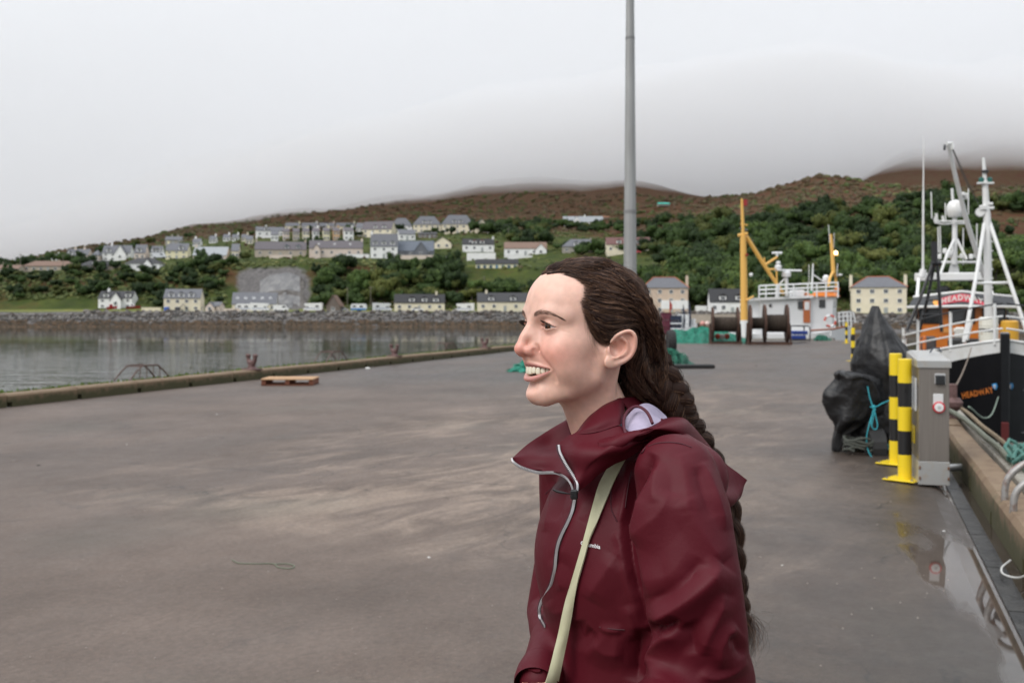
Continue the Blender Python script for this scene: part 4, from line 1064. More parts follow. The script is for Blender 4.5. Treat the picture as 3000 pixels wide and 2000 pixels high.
# ---- quay surface: wet concrete and asphalt
def quay_mat():
 m = bpy.data.materials.new('wet_quay'); m.use_nodes = True; nt = m.node_tree; b = nt.nodes['Principled BSDF']; N = nt.nodes.new; L = nt.links.new
 tc = N('ShaderNodeTexCoord'); rot = N('ShaderNodeMapping'); rot.inputs['Rotation'].default_value = (0, 0, -QRZ); L(tc.outputs['Object'], rot.inputs['Vector'])   # x along the pier, y = -v
 def noise(scale, det=6, rough=.6, vec=None, str_=None, dist=0):
  n = N('ShaderNodeTexNoise'); n.inputs['Scale'].default_value = scale; n.inputs['Detail'].default_value = det; n.inputs['Roughness'].default_value = rough; n.inputs['Distortion'].default_value = dist
  src = (vec or rot.outputs[0])
  if str_:
   mp = N('ShaderNodeMapping'); mp.inputs['Scale'].default_value = str_; L(src, mp.inputs['Vector']); src = mp.outputs[0]
  L(src, n.inputs['Vector']); return n.outputs['Fac']
 def ramp(f, a, b_, c0=(0, 0, 0), c1=(1, 1, 1)):
  r = N('ShaderNodeValToRGB'); r.color_ramp.elements[0].position = a; r.color_ramp.elements[1].position = b_
  r.color_ramp.elements[0].color = (*c0, 1); r.color_ramp.elements[1].color = (*c1, 1); L(f, r.inputs['Fac']); return r.outputs['Color']
 def mix(f, a, b_, mode='MIX'):
  x = N('ShaderNodeMix'); x.data_type = 'RGBA'; x.blend_type = mode
  for s_, v_ in ((0, f), (6, a), (7, b_)):
   if isinstance(v_, (int, float)): x.inputs[s_].default_value = v_
   elif isinstance(v_, tuple): x.inputs[s_].default_value = (*v_, 1)
   else: L(v_, x.inputs[s_])
  return x.outputs[2]
 def math_(op, a, b_=None, c=None):
  x = N('ShaderNodeMath'); x.operation = op
  for i, v_ in enumerate((a, b_, c)):
   if v_ is None: continue
   if isinstance(v_, (int, float)): x.inputs[i].default_value = v_
   else: L(v_, x.inputs[i])
  return x.outputs[0]
 # broad mottling
 base = mix(ramp(noise(.55, 7, .62), .35, .66), (.090, .066, .052), (.148, .113, .092))
 # the worn light concrete band, streaked along the traffic
 sp = N('ShaderNodeSeparateXYZ'); L(rot.outputs[0], sp.inputs[0])
 wv = N('ShaderNodeVectorRotate'); wv.rotation_type = 'Z_AXIS'; wv.inputs['Angle'].default_value = R(-54); L(tc.outputs['Object'], wv.inputs['Vector'])
 streak = noise(1.3, 9, .70, wv.outputs[0], (.6, 1.9, 1), .8)
 big = noise(.17, 4, .5, None, None, .4)
 s2 = N('ShaderNodeSeparateXYZ'); L(tc.outputs['Object'], s2.inputs[0])
 # band between 5.5 m and 17 m from the camera
 wb = math_('MULTIPLY', math_('SUBTRACT', noise(1.1, 5, .6), .5), 1.6)
 ba = math_('DIVIDE', math_('SUBTRACT', math_('MULTIPLY_ADD', s2.outputs['X'], .667, s2.outputs['Y']), 5.7), 1.3)
 bb = math_('DIVIDE', math_('SUBTRACT', math_('ADD', s2.outputs['X'], 8.3), math_('MULTIPLY', s2.outputs['Y'], .42)), 1.6)
 band = math_('ADD', math_('MINIMUM', math_('MINIMUM', ba, bb), math_('DIVIDE', math_('SUBTRACT', 27.0, s2.outputs['Y']), 12.0)), wb)
 band = math_('MINIMUM', math_('MAXIMUM', band, 0), 1)
 worn = math_('MULTIPLY', ramp(math_('ADD', streak, math_('MULTIPLY', math_('SUBTRACT', big, .5), .8)), .43, .62), band)
 v0_ = math_('MULTIPLY', sp.outputs['Y'], -1.0)
 wet_r0 = math_('MINIMUM', math_('MAXIMUM', math_('DIVIDE', math_('ADD', v0_, math_('MULTIPLY_ADD', noise(.7, 6, .62), 3.4, .7)), 3.0), 0), 1)
 worn = math_('MULTIPLY', worn, math_('SUBTRACT', 1.0, math_('MULTIPLY', wet_r0, .8)))
 base = mix(math_('MULTIPLY', worn, .52), base, (.31, .24, .185))
 blot = ramp(noise(5.5, 9, .75), .50, .62)
 base = mix(math_('MULTIPLY', math_('MULTIPLY', blot, worn), .32), base, (.36, .29, .235))
 # slab joints and fine cracks
 def joint(axis, period, off, wd):
  a = math_('ADD', math_('DIVIDE', sp.outputs[axis], period), off); a = math_('ABSOLUTE', math_('SUBTRACT', math_('FRACT', math_('ADD', a, math_('MULTIPLY', noise(3, 3), .006))), .5)); return math_('LESS_THAN', a, wd / period)
 jn = math_('MULTIPLY', joint('X', 6.1, .07, .012), ramp(noise(.5, 2), .40, .52))
 vc = N('ShaderNodeTexVoronoi'); vc.feature = 'DISTANCE_TO_EDGE'; vc.inputs['Scale'].default_value = .30
 ad = N('ShaderNodeVectorMath'); ad.operation = 'ADD'; nv = N('ShaderNodeTexNoise'); nv.inputs['Scale'].default_value = 1.3; nv.inputs['Detail'].default_value = 7; L(rot.outputs[0], nv.inputs['Vector']); L(rot.outputs[0], ad.inputs[0]); L(nv.outputs['Color'], ad.inputs[1]); L(ad.outputs[0], vc.inputs['Vector'])
 crk = math_('MULTIPLY', math_('LESS_THAN', vc.outputs['Distance'], .0022), ramp(noise(.4, 3), .48, .56))
 jc = math_('MAXIMUM', math_('MULTIPLY', jn, .75), math_('MULTIPLY', crk, .8))
 base = mix(jc, base, (.035, .03, .027))
 stn = ramp(noise(1.1, 6, .65, None, None, 1.2), .60, .70); base = mix(math_('MULTIPLY', stn, .40), base, (.06, .05, .045))
 # aggregate showing at the surface
 vo = N('ShaderNodeTexVoronoi'); vo.inputs['Scale'].default_value = 95; L(rot.outputs[0], vo.inputs['Vector'])
 ag = ramp(vo.outputs['Distance'], .10, .30, (1, 1, 1), (0, 0, 0))
 wn = N('ShaderNodeTexWhiteNoise'); L(vo.outputs['Position'], wn.inputs['Vector'])
 agc = N('ShaderNodeValToRGB'); e = agc.color_ramp.elements; e[0].color = (.07, .055, .05, 1); e[0].position = .2; e[1].color = (.30, .28, .27, 1); e[1].position = 1
 k = e.new(.55); k.color = (.17, .135, .12, 1); k = e.new(.83); k.color = (.26, .135, .095, 1); k = e.new(.90); k.color = (.24, .22, .20, 1)
 L(wn.outputs['Value'], agc.inputs['Fac'])
 base = mix(math_('MULTIPLY', ag, math_('SUBTRACT', .62, math_('MULTIPLY', worn, .3))), base, agc.outputs['Color'])
 sp3 = ramp(noise(160, 2, .5), .66, .74); base = mix(math_('MULTIPLY', sp3, .35), base, (.50, .45, .40))
 fine = ramp(noise(26, 9, .8), .3, .72, (.66, .65, .65), (1.32, 1.31, 1.31)); base = mix(1.0, base, fine, 'MULTIPLY')
 # green tinge and tyre dark patches
 base = mix(math_('MULTIPLY', ramp(noise(.32, 3), .55, .72), .22), base, (.12, .13, .105))
 # wetness: darker and glossier by the right kerb and in far shallow sheets
 v_ = math_('MULTIPLY', sp.outputs['Y'], -1.0)
 wet_r = math_('MINIMUM', math_('MAXIMUM', math_('DIVIDE', math_('ADD', v_, math_('MULTIPLY_ADD', noise(.7, 6, .62), 3.4, .7)), 3.0), 0), 1)
 nearw = ramp(noise(.26, 5, .55, None, (.6, 1.6, 1)), .40, .60)
 dist = math_('MINIMUM', math_('MAXIMUM', math_('DIVIDE', math_('SUBTRACT', sp.outputs['X'], 12.0), 12.0), 0), 1)
 wet = math_('MAXIMUM', math_('MULTIPLY', wet_r, .95), math_('MAXIMUM', math_('MULTIPLY', dist, math_('MULTIPLY_ADD', nearw, .35, .55)), math_('MULTIPLY', nearw, .35)))
 wet = math_('MAXIMUM', wet_r, math_('MULTIPLY', wet, math_('SUBTRACT', 1.0, math_('MULTIPLY', worn, .6))))
 dark = N('ShaderNodeVectorMath'); dark.operation = 'SCALE'; L(base, dark.inputs[0]); L(math_('SUBTRACT', 1.0, math_('MULTIPLY', wet, .66)), dark.inputs['Scale'])
 L(dark.outputs[0], b.inputs['Base Color'])
 b.inputs['Specular IOR Level'].default_value = .36
 rg = math_('SUBTRACT', math_('MULTIPLY_ADD', noise(5, 5), .25, .58), math_('MULTIPLY', wet, .30))
 # standing water in the gutter: a flat pool
 pool = ramp(math_('ADD', math_('MULTIPLY', math_('SUBTRACT', v_, .28), 1.3), math_('MULTIPLY', math_('SUBTRACT', noise(.9, 4, .5, None, (.45, 1.6, 1)), .5), 2.4)), .33, .47)
 rgm = N('ShaderNodeMix'); rgm.data_type = 'FLOAT'; L(pool, rgm.inputs[0]); L(rg, rgm.inputs[2]); rgm.inputs[3].default_value = .03; L(rgm.outputs[0], b.inputs['Roughness'])
 u = N('ShaderNodeBump'); u.inputs['Distance'].default_value = .006
 hh = math_('ADD', math_('MULTIPLY', ag, .30), math_('MULTIPLY', noise(30, 6, .7), .7)); L(hh, u.inputs['Height'])
 L(math_('MULTIPLY', math_('SUBTRACT', 1.0, pool), .55), u.inputs['Strength']); L(u.outputs['Normal'], b.inputs['Normal'])
 return m
def build_quay():
 # deck: cross-section with a shallow gutter along the right kerb, swept along the pier
 us = np.concatenate([np.arange(-14, 6, 2.0), np.arange(6, 24, .5), np.arange(24, 60.1, 3.0)]); vs = np.array([-13.2, -10, -7, -4, -2, -.5, .30, .50, .60, .72, .86, .93])
 zs = np.array([0, 0, .0, 0, 0, -.004, -.012, -.016, -.020, -.045, -.045, -.045])
 V = []; F = []
 for u in us:
  for v, z in zip(vs, zs): V.append(Q(u, v, z))
 n = len(vs)
 for i in range(len(us) - 1):
  for j in range(n - 1): F.append((i * n + j, (i + 1) * n + j, (i + 1) * n + j + 1, i * n + j + 1))
 me = bpy.data.meshes.new('quay_deck'); me.from_pydata([tuple(p) for p in V], [], [tuple(reversed(f)) for f in F]); me.update()
 tag(obj('quay_deck', me, None, quay_mat()), kind='structure')
 # gutter lining: dark wet asphalt strip
 g = MB();
 for i in range(-10, 58): g.box(Q(i + .5, .80, -.040), (.985, .11, .012), rz=QRZ)
 tag(g.build('gutter', mat('wet_gutter', (.012, .012, .012), rough=.42, spec=.3, bump=(18, .8, .02), noise=(9, (.035, .033, .03), .4, .7))), kind='structure')
 # pier body under the deck: walls going down into the water
 conc = mat('pier_concrete', (.16, .145, .12), rough=.8, noise=(1.2, (.07, .075, .05), .4, .62), bump=(6, .5, .03))
 w = MB(); w.box(Q(23, -6.12, -2.6), (73.8, 14.80, 5.05), rz=QRZ)
 tag(w.build('pier_wall', conc), kind='structure')
 # water
 wm = bpy.data.materials.new('sea_water'); wm.use_nodes = True; nt = wm.node_tree; b = nt.nodes['Principled BSDF']; N = nt.nodes.new; L = nt.links.new
 b.inputs['Base Color'].default_value = (.008, .017, .011, 1); b.inputs['Roughness'].default_value = .015; b.inputs['IOR'].default_value = 1.333; b.inputs['Specular IOR Level'].default_value = .5
 tc = N('ShaderNodeTexCoord')
 def wn(sc, st, det, w_):
  mp = N('ShaderNodeMapping'); mp.inputs['Scale'].default_value = st; mp.inputs['Rotation'].default_value = (0, 0, R(8)); L(tc.outputs['Object'], mp.inputs['Vector'])
  n = N('ShaderNodeTexNoise'); n.inputs['Scale'].default_value = sc; n.inputs['Detail'].default_value = det; n.inputs['Roughness'].default_value = .5; L(mp.outputs[0], n.inputs['Vector'])
  m_ = N('ShaderNodeMath'); m_.operation = 'MULTIPLY'; m_.inputs[1].default_value = w_; L(n.outputs['Fac'], m_.inputs[0]); return m_.outputs[0]
 a = N('ShaderNodeMath'); a.operation = 'ADD'; L(wn(.34, (.5, 1.5, 1), 3, 1.0), a.inputs[0]); L(wn(1.7, (.6, 1.3, 1), 3, .20), a.inputs[1])
 # ruffled patches
 rp = N('ShaderNodeTexNoise'); rp.inputs['Scale'].default_value = .025; rp.inputs['Detail'].default_value = 3; L(tc.outputs['Object'], rp.inputs['Vector'])
 rr_ = N('ShaderNodeMapRange'); rr_.inputs['From Min'].default_value = .38; rr_.inputs['From Max'].default_value = .62; rr_.inputs['To Min'].default_value = .30; rr_.inputs['To Max'].default_value = .95; L(rp.outputs['Fac'], rr_.inputs['Value'])
 # the breeze dies down towards the far shore and to the right
 sp = N('ShaderNodeSeparateXYZ'); L(tc.outputs['Object'], sp.inputs[0])
 f1 = N('ShaderNodeMapRange'); f1.inputs['From Min'].default_value = 22; f1.inputs['From Max'].default_value = 170; f1.inputs['To Min'].default_value = 1.0; f1.inputs['To Max'].default_value = .07; L(sp.outputs['Y'], f1.inputs['Value'])
 m3 = N('ShaderNodeMath'); m3.operation = 'MULTIPLY'; L(rr_.outputs[0], m3.inputs[0]); L(f1.outputs[0], m3.inputs[1])
 u = N('ShaderNodeBump'); u.inputs['Distance'].default_value = .38; L(m3.outputs[0], u.inputs['Strength']); L(a.outputs[0], u.inputs['Height']); L(u.outputs['Normal'], b.inputs['Normal'])
 w = MB(); w.add([(-3500, -500, WATER), (3500, -500, WATER), (3500, 2500, WATER), (-3500, 2500, WATER)], [(0, 1, 2, 3)])
 tag(w.build('sea_water', wm), kind='structure')
 # kerbs: cast blocks with drain slots between them
 mossy = mat('mossy_kerb', (.17, .125, .075), rough=.85, noise=(2.2, (.060, .062, .028), .42, .62), bump=(22, .6, .012))
 def moss(nt, b):
  N = nt.nodes.new; L = nt.links.new; tc = N('ShaderNodeTexCoord');
  n = N('ShaderNodeTexNoise'); n.inputs['Scale'].default_value = 5; n.inputs['Detail'].default_value = 6; n.inputs['Roughness'].default_value = .7; L(tc.outputs['Object'], n.inputs['Vector'])
  sp = N('ShaderNodeSeparateXYZ'); L(tc.outputs['Object'], sp.inputs[0])
  # algae live low on the inner face where it stays damp, and fade upwards with an uneven edge
  q = N('ShaderNodeMath'); q.operation = 'MULTIPLY_ADD'; q.inputs[1].default_value = .42; L(n.outputs['Fac'], q.inputs[0]);
  neg = N('ShaderNodeMath'); neg.operation = 'MULTIPLY'; neg.inputs[1].default_value = -1; L(sp.outputs['Z'], neg.inputs[0]); L(neg.outputs[0], q.inputs[2])
  r = N('ShaderNodeMapRange'); r.inputs['From Min'].default_value = .02; r.inputs['From Max'].default_value = .12; L(q.outputs[0], r.inputs['Value'])
  c = N('ShaderNodeValToRGB'); c.color_ramp.elements[0].color = (.135, .085, .05, 1); c.color_ramp.elements[1].color = (.22, .155, .095, 1); c.color_ramp.elements[0].position = .35; c.color_ramp.elements[1].position = .65; L(n.outputs['Fac'], c.inputs['Fac'])
  m_ = N('ShaderNodeMix'); m_.data_type = 'RGBA'; L(r.outputs[0], m_.inputs[0]); L(c.outputs['Color'], m_.inputs[6]); m_.inputs[7].default_value = (.052, .048, .018, 1); L(m_.outputs[2], b.inputs['Base Color'])
 kerbm = mat('kerb_brown', (.2, .13, .08), rough=.8, bump=(30, .7, .010), extra=moss)
 hole = mat('drain_dark', (.006, .006, .006), rough=.9)
 def kerb(name, v0, label, side, u0, u1):
  k = empty(name, Q(0, v0, 0), 0, label, 'kerb')
  bm_ = MB(); L_ = 1.60; h = .215
  w_ = .235 if side > 0 else .38
  # block: a small slot at the foot of its end, worn rounded top edges
  prof = [(-w_ / 2, .0), (-w_ / 2, h - .03), (-w_ / 2 + .03, h), (w_ / 2 - .03, h), (w_ / 2, h - .03), (w_ / 2, .0)]
  prof2 = [(-w_ / 2, .085), (-w_ / 2, h - .03), (-w_ / 2 + .03, h), (w_ / 2 - .03, h), (w_ / 2, h - .03), (w_ / 2, .085)]
  xs = np.linspace(-L_ / 2 + .10, L_ / 2 - .006, 7); V = []; F = []
  for i, x in enumerate(xs):
   for (y, z) in prof: V.append((x, y, z))
  n = 6
  for i in range(len(xs) - 1):
   for j in range(n - 1): F.append((i * n + j, i * n + j + 1, (i + 1) * n + j + 1, (i + 1) * n + j))
  F.append(tuple(range(n))); F.append(tuple(reversed(range((len(xs) - 1) * n, len(xs) * n))))
  bm_.add(V, F)
  V = []; F = []
  for x in (-L_ / 2 + .004, -L_ / 2 + .098):
   for (y, z) in prof2: V.append((x, y, z))
  for j in range(n - 1): F.append((j, j + 1, n + j + 1, n + j))
  F.append((0, n, 2 * n - 1, n - 1)); F.append(tuple(range(n))); F.append(tuple(reversed(range(n, 2 * n)))); bm_.add(V, F)
  me = bm_.mesh('kerb_block'); me.materials.append(kerbm)
  i = 0; u = u0
  while u < u1:
   o = obj('kerb_block', me, k); o.rotation_euler = (random.uniform(-.006, .006), random.uniform(-.004, .004), QRZ + random.uniform(-.004, .004)); o.location = QU * (u + L_ / 2) + Vector((0, 0, -.004 if side < 0 else -.05)); o.scale = (1, 1, random.uniform(.97, 1.05) * (1.22 if side > 0 else 1)); u += L_
  return k
 kl = kerb('quay_kerb', VL - .20, 'long low mossy brown kerb along the water on the left side of the quay', -1, -6, 60)
 kr = kerb('quay_kerb', VR + .12, 'chunky brown kerb beside the wet gutter and the black fishing boat', 1, -6, 58)
 # white weathered timber capping outside the right kerb
 tm = mat('bleached_timber', (.27, .25, .215), rough=.85, noise=(4, (.11, .10, .07), .5, .7, (6, 1, 1)), bump=(40, .5, .008))
 for i in range(14):
  o = MB(); o.box((0, 0, 0), (3.97, .105, .10), bev=.012);
  ob = o.build('timber', tm, kr); ob.rotation_euler = (0, 0, QRZ + random.uniform(-.002, .002)); ob.location = QU * (-2 + i * 4) + QV * .20 + Vector((0, 0, .165))
 # steel edge behind the left kerb and moss along its outside
 g = MB(); rs = np.random.RandomState(2)
 for i in range(2600):
  u = rs.uniform(4, 56); v = VL - .40 + rs.uniform(-.02, .08); s = rs.uniform(.015, .05); c = Q(u, v, .20 + rs.uniform(-.02, .02))
  a = rs.rand() * 6.28
  g.add([c + Vector((s * math.cos(a), s * math.sin(a), -.01)), c + Vector((-s * math.cos(a), -s * math.sin(a), -.01)), c + Vector((0, 0, s * 1.4))], [(0, 1, 2)])
 tag(g.build('moss', mat('moss_green', (.09, .14, .025), rough=.9)), 'bright green moss growing along the outer edge of the left kerb', 'moss', kind='stuff')
# ---- land across the harbour, laid out by distance bands
PXC = np.array([-900, -300, 0, 300, 600, 900, 1200, 1500, 1800, 2100, 2400, 2700, 3000, 3600, 4200], float)
DD = np.array([300, 325, 333, 341, 356, 364, 396, 432, 470, 520, 620, 760, 950, 1300, 1700], float)
SC_ = np.interp(PXC, [-900, 1500, 2400, 4200], [1, 1, .76, .76])
YI = {  # picture rows of the ground at those distances
 -900: [980,957,926,913,912,907,820,812,806,800,790,786,784,800,830],
 -300: [980,957,926,913,912,906,812,804,796,790,780,776,774,790,820],
 0:    [980,957,926,913,912,905,806,798,790,784,776,772,770,785,820],
 300:  [980,957,926,913,912,903,795,780,762,748,735,728,724,735,780],
 600:  [980,957,928,913,912,901,775,757,728,705,690,672,664,660,720],
 900:  [980,957,928,913,912,898,770,757,722,694,682,655,630,612,640],
 1200: [980,957,928,913,912,898,774,762,715,690,672,636,598,572,590],
 1500: [980,957,928,913,912,896,776,756,712,686,664,625,562,524,548],
 1800: [980,955,930,914,912,890,800,762,730,706,668,622,578,530,548],
 2100: [985,955,935,916,913,888,815,764,716,676,634,600,586,582,590],
 2400: [990,960,940,918,914,890,822,762,706,650,572,520,550,575,580],
 2700: [990,960,940,918,914,890,826,772,718,664,590,552,548,470,430],
 3000: [990,960,940,918,914,890,826,780,735,690,600,563,545,420,340],
 3600: [990,960,940,918,914,890,826,780,735,690,600,563,520,380,280],
 4200: [990,960,940,918,914,890,826,780,735,690,600,563,520,380,280]}
ZT = np.array([[H + (HOR - y) * d * s / 3000 for y, d in zip(YI[int(p)], DD)] for p, s in zip(PXC, SC_)])
def land(x, y):
 """height of the land at world x, y"""
 x = np.asarray(x, float); y = np.asarray(y, float)
 px = np.clip(1500 + 3000 * x / np.maximum(y, 1), PXC[0], PXC[-1] - 1e-3); s = np.interp(px, PXC, SC_); d = y / s
 i = np.clip(np.searchsorted(PXC, px, side='right') - 1, 0, len(PXC) - 2); f = (px - PXC[i]) / (PXC[i + 1] - PXC[i])
 f = f * f * (3 - 2 * f)
 j = np.clip(np.searchsorted(DD, d, side='right') - 1, 0, len(DD) - 2); g = np.clip((d - DD[j]) / (DD[j + 1] - DD[j]), 0, 1)
 z = (ZT[i, j] * (1 - g) + ZT[i, j + 1] * g) * (1 - f) + (ZT[i + 1, j] * (1 - g) + ZT[i + 1, j + 1] * g) * f
 P = np.stack([x / 30.0, y / 30.0, np.zeros_like(x)], -1); amp = np.clip((d - 362) / 40, 0, 1)
 far = np.clip((d - 560) / 200, 0, 1)
 z = z + amp * (1.1 * fbm(P, 4, 3) + far * 5 * fbm(P * .35, 4, 31)) + .3 * (1 - amp) * fbm(P * 3, 3, 9) * (d < 341)
 z = z + far * 1.2 * (np.abs(fbm(P * 1.1, 4, 44)) * 2 - .5)
 return z
def AT(px, d):                 # a spot on the land in the column px at (left-hand) distance d
 s = float(np.interp(px, PXC, SC_)); y = d * s; x = (px - 1500) / 3000 * y
 return Vector((x, y, float(land(x, y))))
def land_row(px, row, d0=330, d1=1600):   # the nearest spot of the land that shows in that picture row
 for d in np.arange(d0, d1, 2.0):
  p = AT(px, d)
  if HOR - (p.z - H) / p.y * 3000 <= row: return p
 return AT(px, d1)
def land_mat():
 m = bpy.data.materials.new('hillside'); m.use_nodes = True; nt = m.node_tree; b = nt.nodes['Principled BSDF']; N = nt.nodes.new; L = nt.links.new
 tc = N('ShaderNodeTexCoord')
 def noise(scale, det=8, rough=.62, dist=0):
  n = N('ShaderNodeTexNoise'); n.inputs['Scale'].default_value = scale; n.inputs['Detail'].default_value = det; n.inputs['Roughness'].default_value = rough; n.inputs['Distortion'].default_value = dist; L(tc.outputs['Object'], n.inputs['Vector']); return n.outputs['Fac']
 def mixc(f, a, b_):
  x = N('ShaderNodeMix'); x.data_type = 'RGBA'
  L(f, x.inputs[0])
  for s_, v_ in ((6, a), (7, b_)):
   if isinstance(v_, tuple): x.inputs[s_].default_value = (*v_, 1)
   else: L(v_, x.inputs[s_])
  return x.outputs[2]
 def ramp(f, a, b_):
  r = N('ShaderNodeMapRange'); r.inputs['From Min'].default_value = a; r.inputs['From Max'].default_value = b_; L(f, r.inputs['Value']); return r.outputs[0]
 at = N('ShaderNodeAttribute'); at.attribute_name = 'cover'      # r rock, g grass, b heather, alpha unused
 sp = N('ShaderNodeSeparateColor'); L(at.outputs['Color'], sp.inputs[0])
 green = mixc(ramp(noise(.09), .38, .62), (.034, .052, .011), (.074, .092, .020))
 green = mixc(ramp(noise(.5), .45, .7), green, (.045, .055, .020))
 russet = mixc(ramp(noise(.25), .35, .65), (.078, .022, .013), (.080, .060, .026))
 grass = mixc(ramp(noise(.3), .35, .65), (.135, .165, .042), (.20, .19, .062))
 rock = mixc(ramp(noise(.8), .35, .65), (.085, .08, .08), (.16, .15, .145))
 def msk(ch, sc, w, off):
  a = N('ShaderNodeMath'); a.operation = 'MULTIPLY_ADD'; a.inputs[1].default_value = w; L(noise(sc, 6, .65), a.inputs[0]); L(ch, a.inputs[2])
  return ramp(a.outputs[0], off, off + .22)
 c = mixc(msk(sp.outputs['Blue'], .045, 1.0, .72), green, russet)
 c = mixc(msk(sp.outputs['Green'], .08, .6, .85), c, grass)
 c = mixc(msk(sp.outputs['Red'], .10, .8, .92), c, rock)
 L(c, b.inputs['Base Color']); b.inputs['Roughness'].default_value = .95; b.inputs['Specular IOR Level'].default_value = .15
 u = N('ShaderNodeBump'); u.inputs['Strength'].default_value = .8; u.inputs['Distance'].default_value = 1.2; L(noise(.6, 9, .7), u.inputs['Height']); L(u.outputs['Normal'], b.inputs['Normal'])
 return m
def build_land():
 pxs = np.arange(-900, 4201, 9.0); dd = np.concatenate([np.arange(300, 345, 1.6), np.arange(345, 480, 2.2), np.arange(480, 760, 5.0), np.arange(760, 1701, 14.0)])
 PXg, Dg = np.meshgrid(pxs, dd, indexing='ij'); S = np.interp(PXg, PXC, SC_); Y = Dg * S; X = (PXg - 1500) / 3000 * Y; Z = land(X, Y)
 V = np.stack([X, Y, Z], -1).reshape(-1, 3); n = len(dd); i, j = np.meshgrid(np.arange(len(pxs) - 1), np.arange(n - 1), indexing='ij'); a = (i * n + j).ravel()
 F = np.stack([a, a + n, a + n + 1, a + 1], 1)
 me = np_mesh('hillside', V, F)
 d = Dg.ravel(); p = PXg.ravel()
 rock = ((d < 341) * .7 + (d > 1) * .12)
 cl = np.exp(-(((p - 800) / 118) ** 4 + ((d - 376) / 19.0) ** 4)); rock = np.maximum(rock, cl * 1.2)
 rock = np.maximum(rock, .28 * (d > 620) * (p > 1100) * (p < 1900))
 grass = ((d > 341) & (d < 362)) * .75 + .0
 grass = grass + .6 * np.exp(-((d - 398) / 9.0) ** 2) * (p < 1500) + .35 * np.exp(-((p - 130) / 120) ** 2) * (d > 330) * (d < 372)
 grass = grass + .45 * np.exp(-((d - 455) / 30.0) ** 2 - ((p - 1650) / 170) ** 2) + .35 * (d > 520) * (p > 1750) * (p < 2200)
 hea = .16 + .40 * np.clip((d - 500) / 120, 0, 1) + .22 * np.exp(-((d - 385) / 10) ** 2) * (p < 1100) + .34 * np.clip((p - 2150) / 200, 0, 1) * (d > 520)
 set_attr(me, 'cover', np.stack([rock, grass, hea], 1))
 tag(obj('hillside', me, None, land_mat()), kind='structure')
def build_cloud():
 # low cloud lying on the tops: a closed body with an uneven base that the hill runs up into
 pxs = np.arange(-2200, 5200, 60.0); Ds = np.array([560, 640, 720, 820, 950, 1100, 1300, 1500, 1690.])
 base = lambda px: np.interp(px, [-2200, 0, 300, 600, 900, 1200, 1500, 1900, 2400, 2700, 3200, 5200], [48, 50, 62, 80, 92, 102, 112, 121, 136, 122, 108, 108])
 V = []; F = []; n = len(Ds); m = len(pxs)
 tops = []
 for px in pxs:
  for k, D in enumerate(Ds):
   s = float(np.interp(px, PXC, SC_)); s = 1 + (s - 1) * .0; y = D; x = (px - 1500) / 3000 * y
   z = base(px) + 13 * float(fbm(np.array([x / 130, y / 130, 3.3]), 3, 12)) + 5 * float(fbm(np.array([x / 35, y / 35, 1.3]), 2, 15))
   V.append((x, y, z))
 M_ = m * n
 for px in pxs:
  for k, D in enumerate(Ds):
   y = D; x = (px - 1500) / 3000 * y
   th = np.interp(D, [560, 720, 950, 1690], [8, 30, 80, 160]) * np.interp(px, [-200, 300, 900, 1800, 3000], [.25, .5, 1, 1.25, 1.5]); z = V[len(V) - M_][2] + th * (1 + .15 * float(fbm(np.array([x / 200, y / 200, 7]), 2, 5)))
   V.append((x, y, z + 2))
 M = m * n
 for i in range(m - 1):
  for j in range(n - 1):
   a = i * n + j; F.append((a, a + 1, a + n + 1, a + n)); F.append((M + a, M + a + n, M + a + n + 1, M + a + 1))
 for i in range(m - 1):
  a = i * n; F.append((a, a + n, M + a + n, M + a)); a = i * n + n - 1; F.append((a, M + a, M + a + n, a + n))
 for j in range(n - 1):
  a = j; F.append((a, M + a, M + a + 1, a + 1)); a = (m - 1) * n + j; F.append((a, a + 1, M + a + 1, M + a))
 me = bpy.data.meshes.new('low_cloud'); me.from_pydata(V, [], F); me.update()
 cm = bpy.data.materials.new('cloud_vapour'); cm.use_nodes = True; nt = cm.node_tree; nt.nodes.clear()
 out = nt.nodes.new('ShaderNodeOutputMaterial'); pv = nt.nodes.new('ShaderNodeVolumePrincipled')
 pv.inputs['Color'].default_value = (.985, .99, 1, 1); pv.inputs['Density'].default_value = .0048; pv.inputs['Anisotropy'].default_value = 0.0
 nt.links.new(pv.outputs[0], out.inputs['Volume'])
 tag(obj('low_cloud', me, None, cm), 'grey low cloud lying on the hilltops', 'cloud', kind='stuff')
 # thin mist above and behind it, filling the sky beyond the hills
 V2 = []
 for q, (x, y, z) in enumerate(V):
  if q < M: V2.append((x, y + (q % n) * 2 + 6, z + 4))
  else:
   t = float(np.interp(y, [560, 950, 1690], [150, 330, 720])); V2.append((x, y + 6 + ((q - M) % n) * 2, z * 0 + base(1500 + 3000 * x / y) + t))
 me2 = bpy.data.meshes.new('thin_mist'); me2.from_pydata(V2, [], F); me2.update()
 c2 = cm.copy(); c2.name = 'mist_vapour'; c2.node_tree.nodes['Principled Volume'].inputs['Density'].default_value = .0014
 tag(obj('thin_mist', me2, None, c2), 'thin pale mist above the cloud-covered hills', 'mist', kind='stuff')
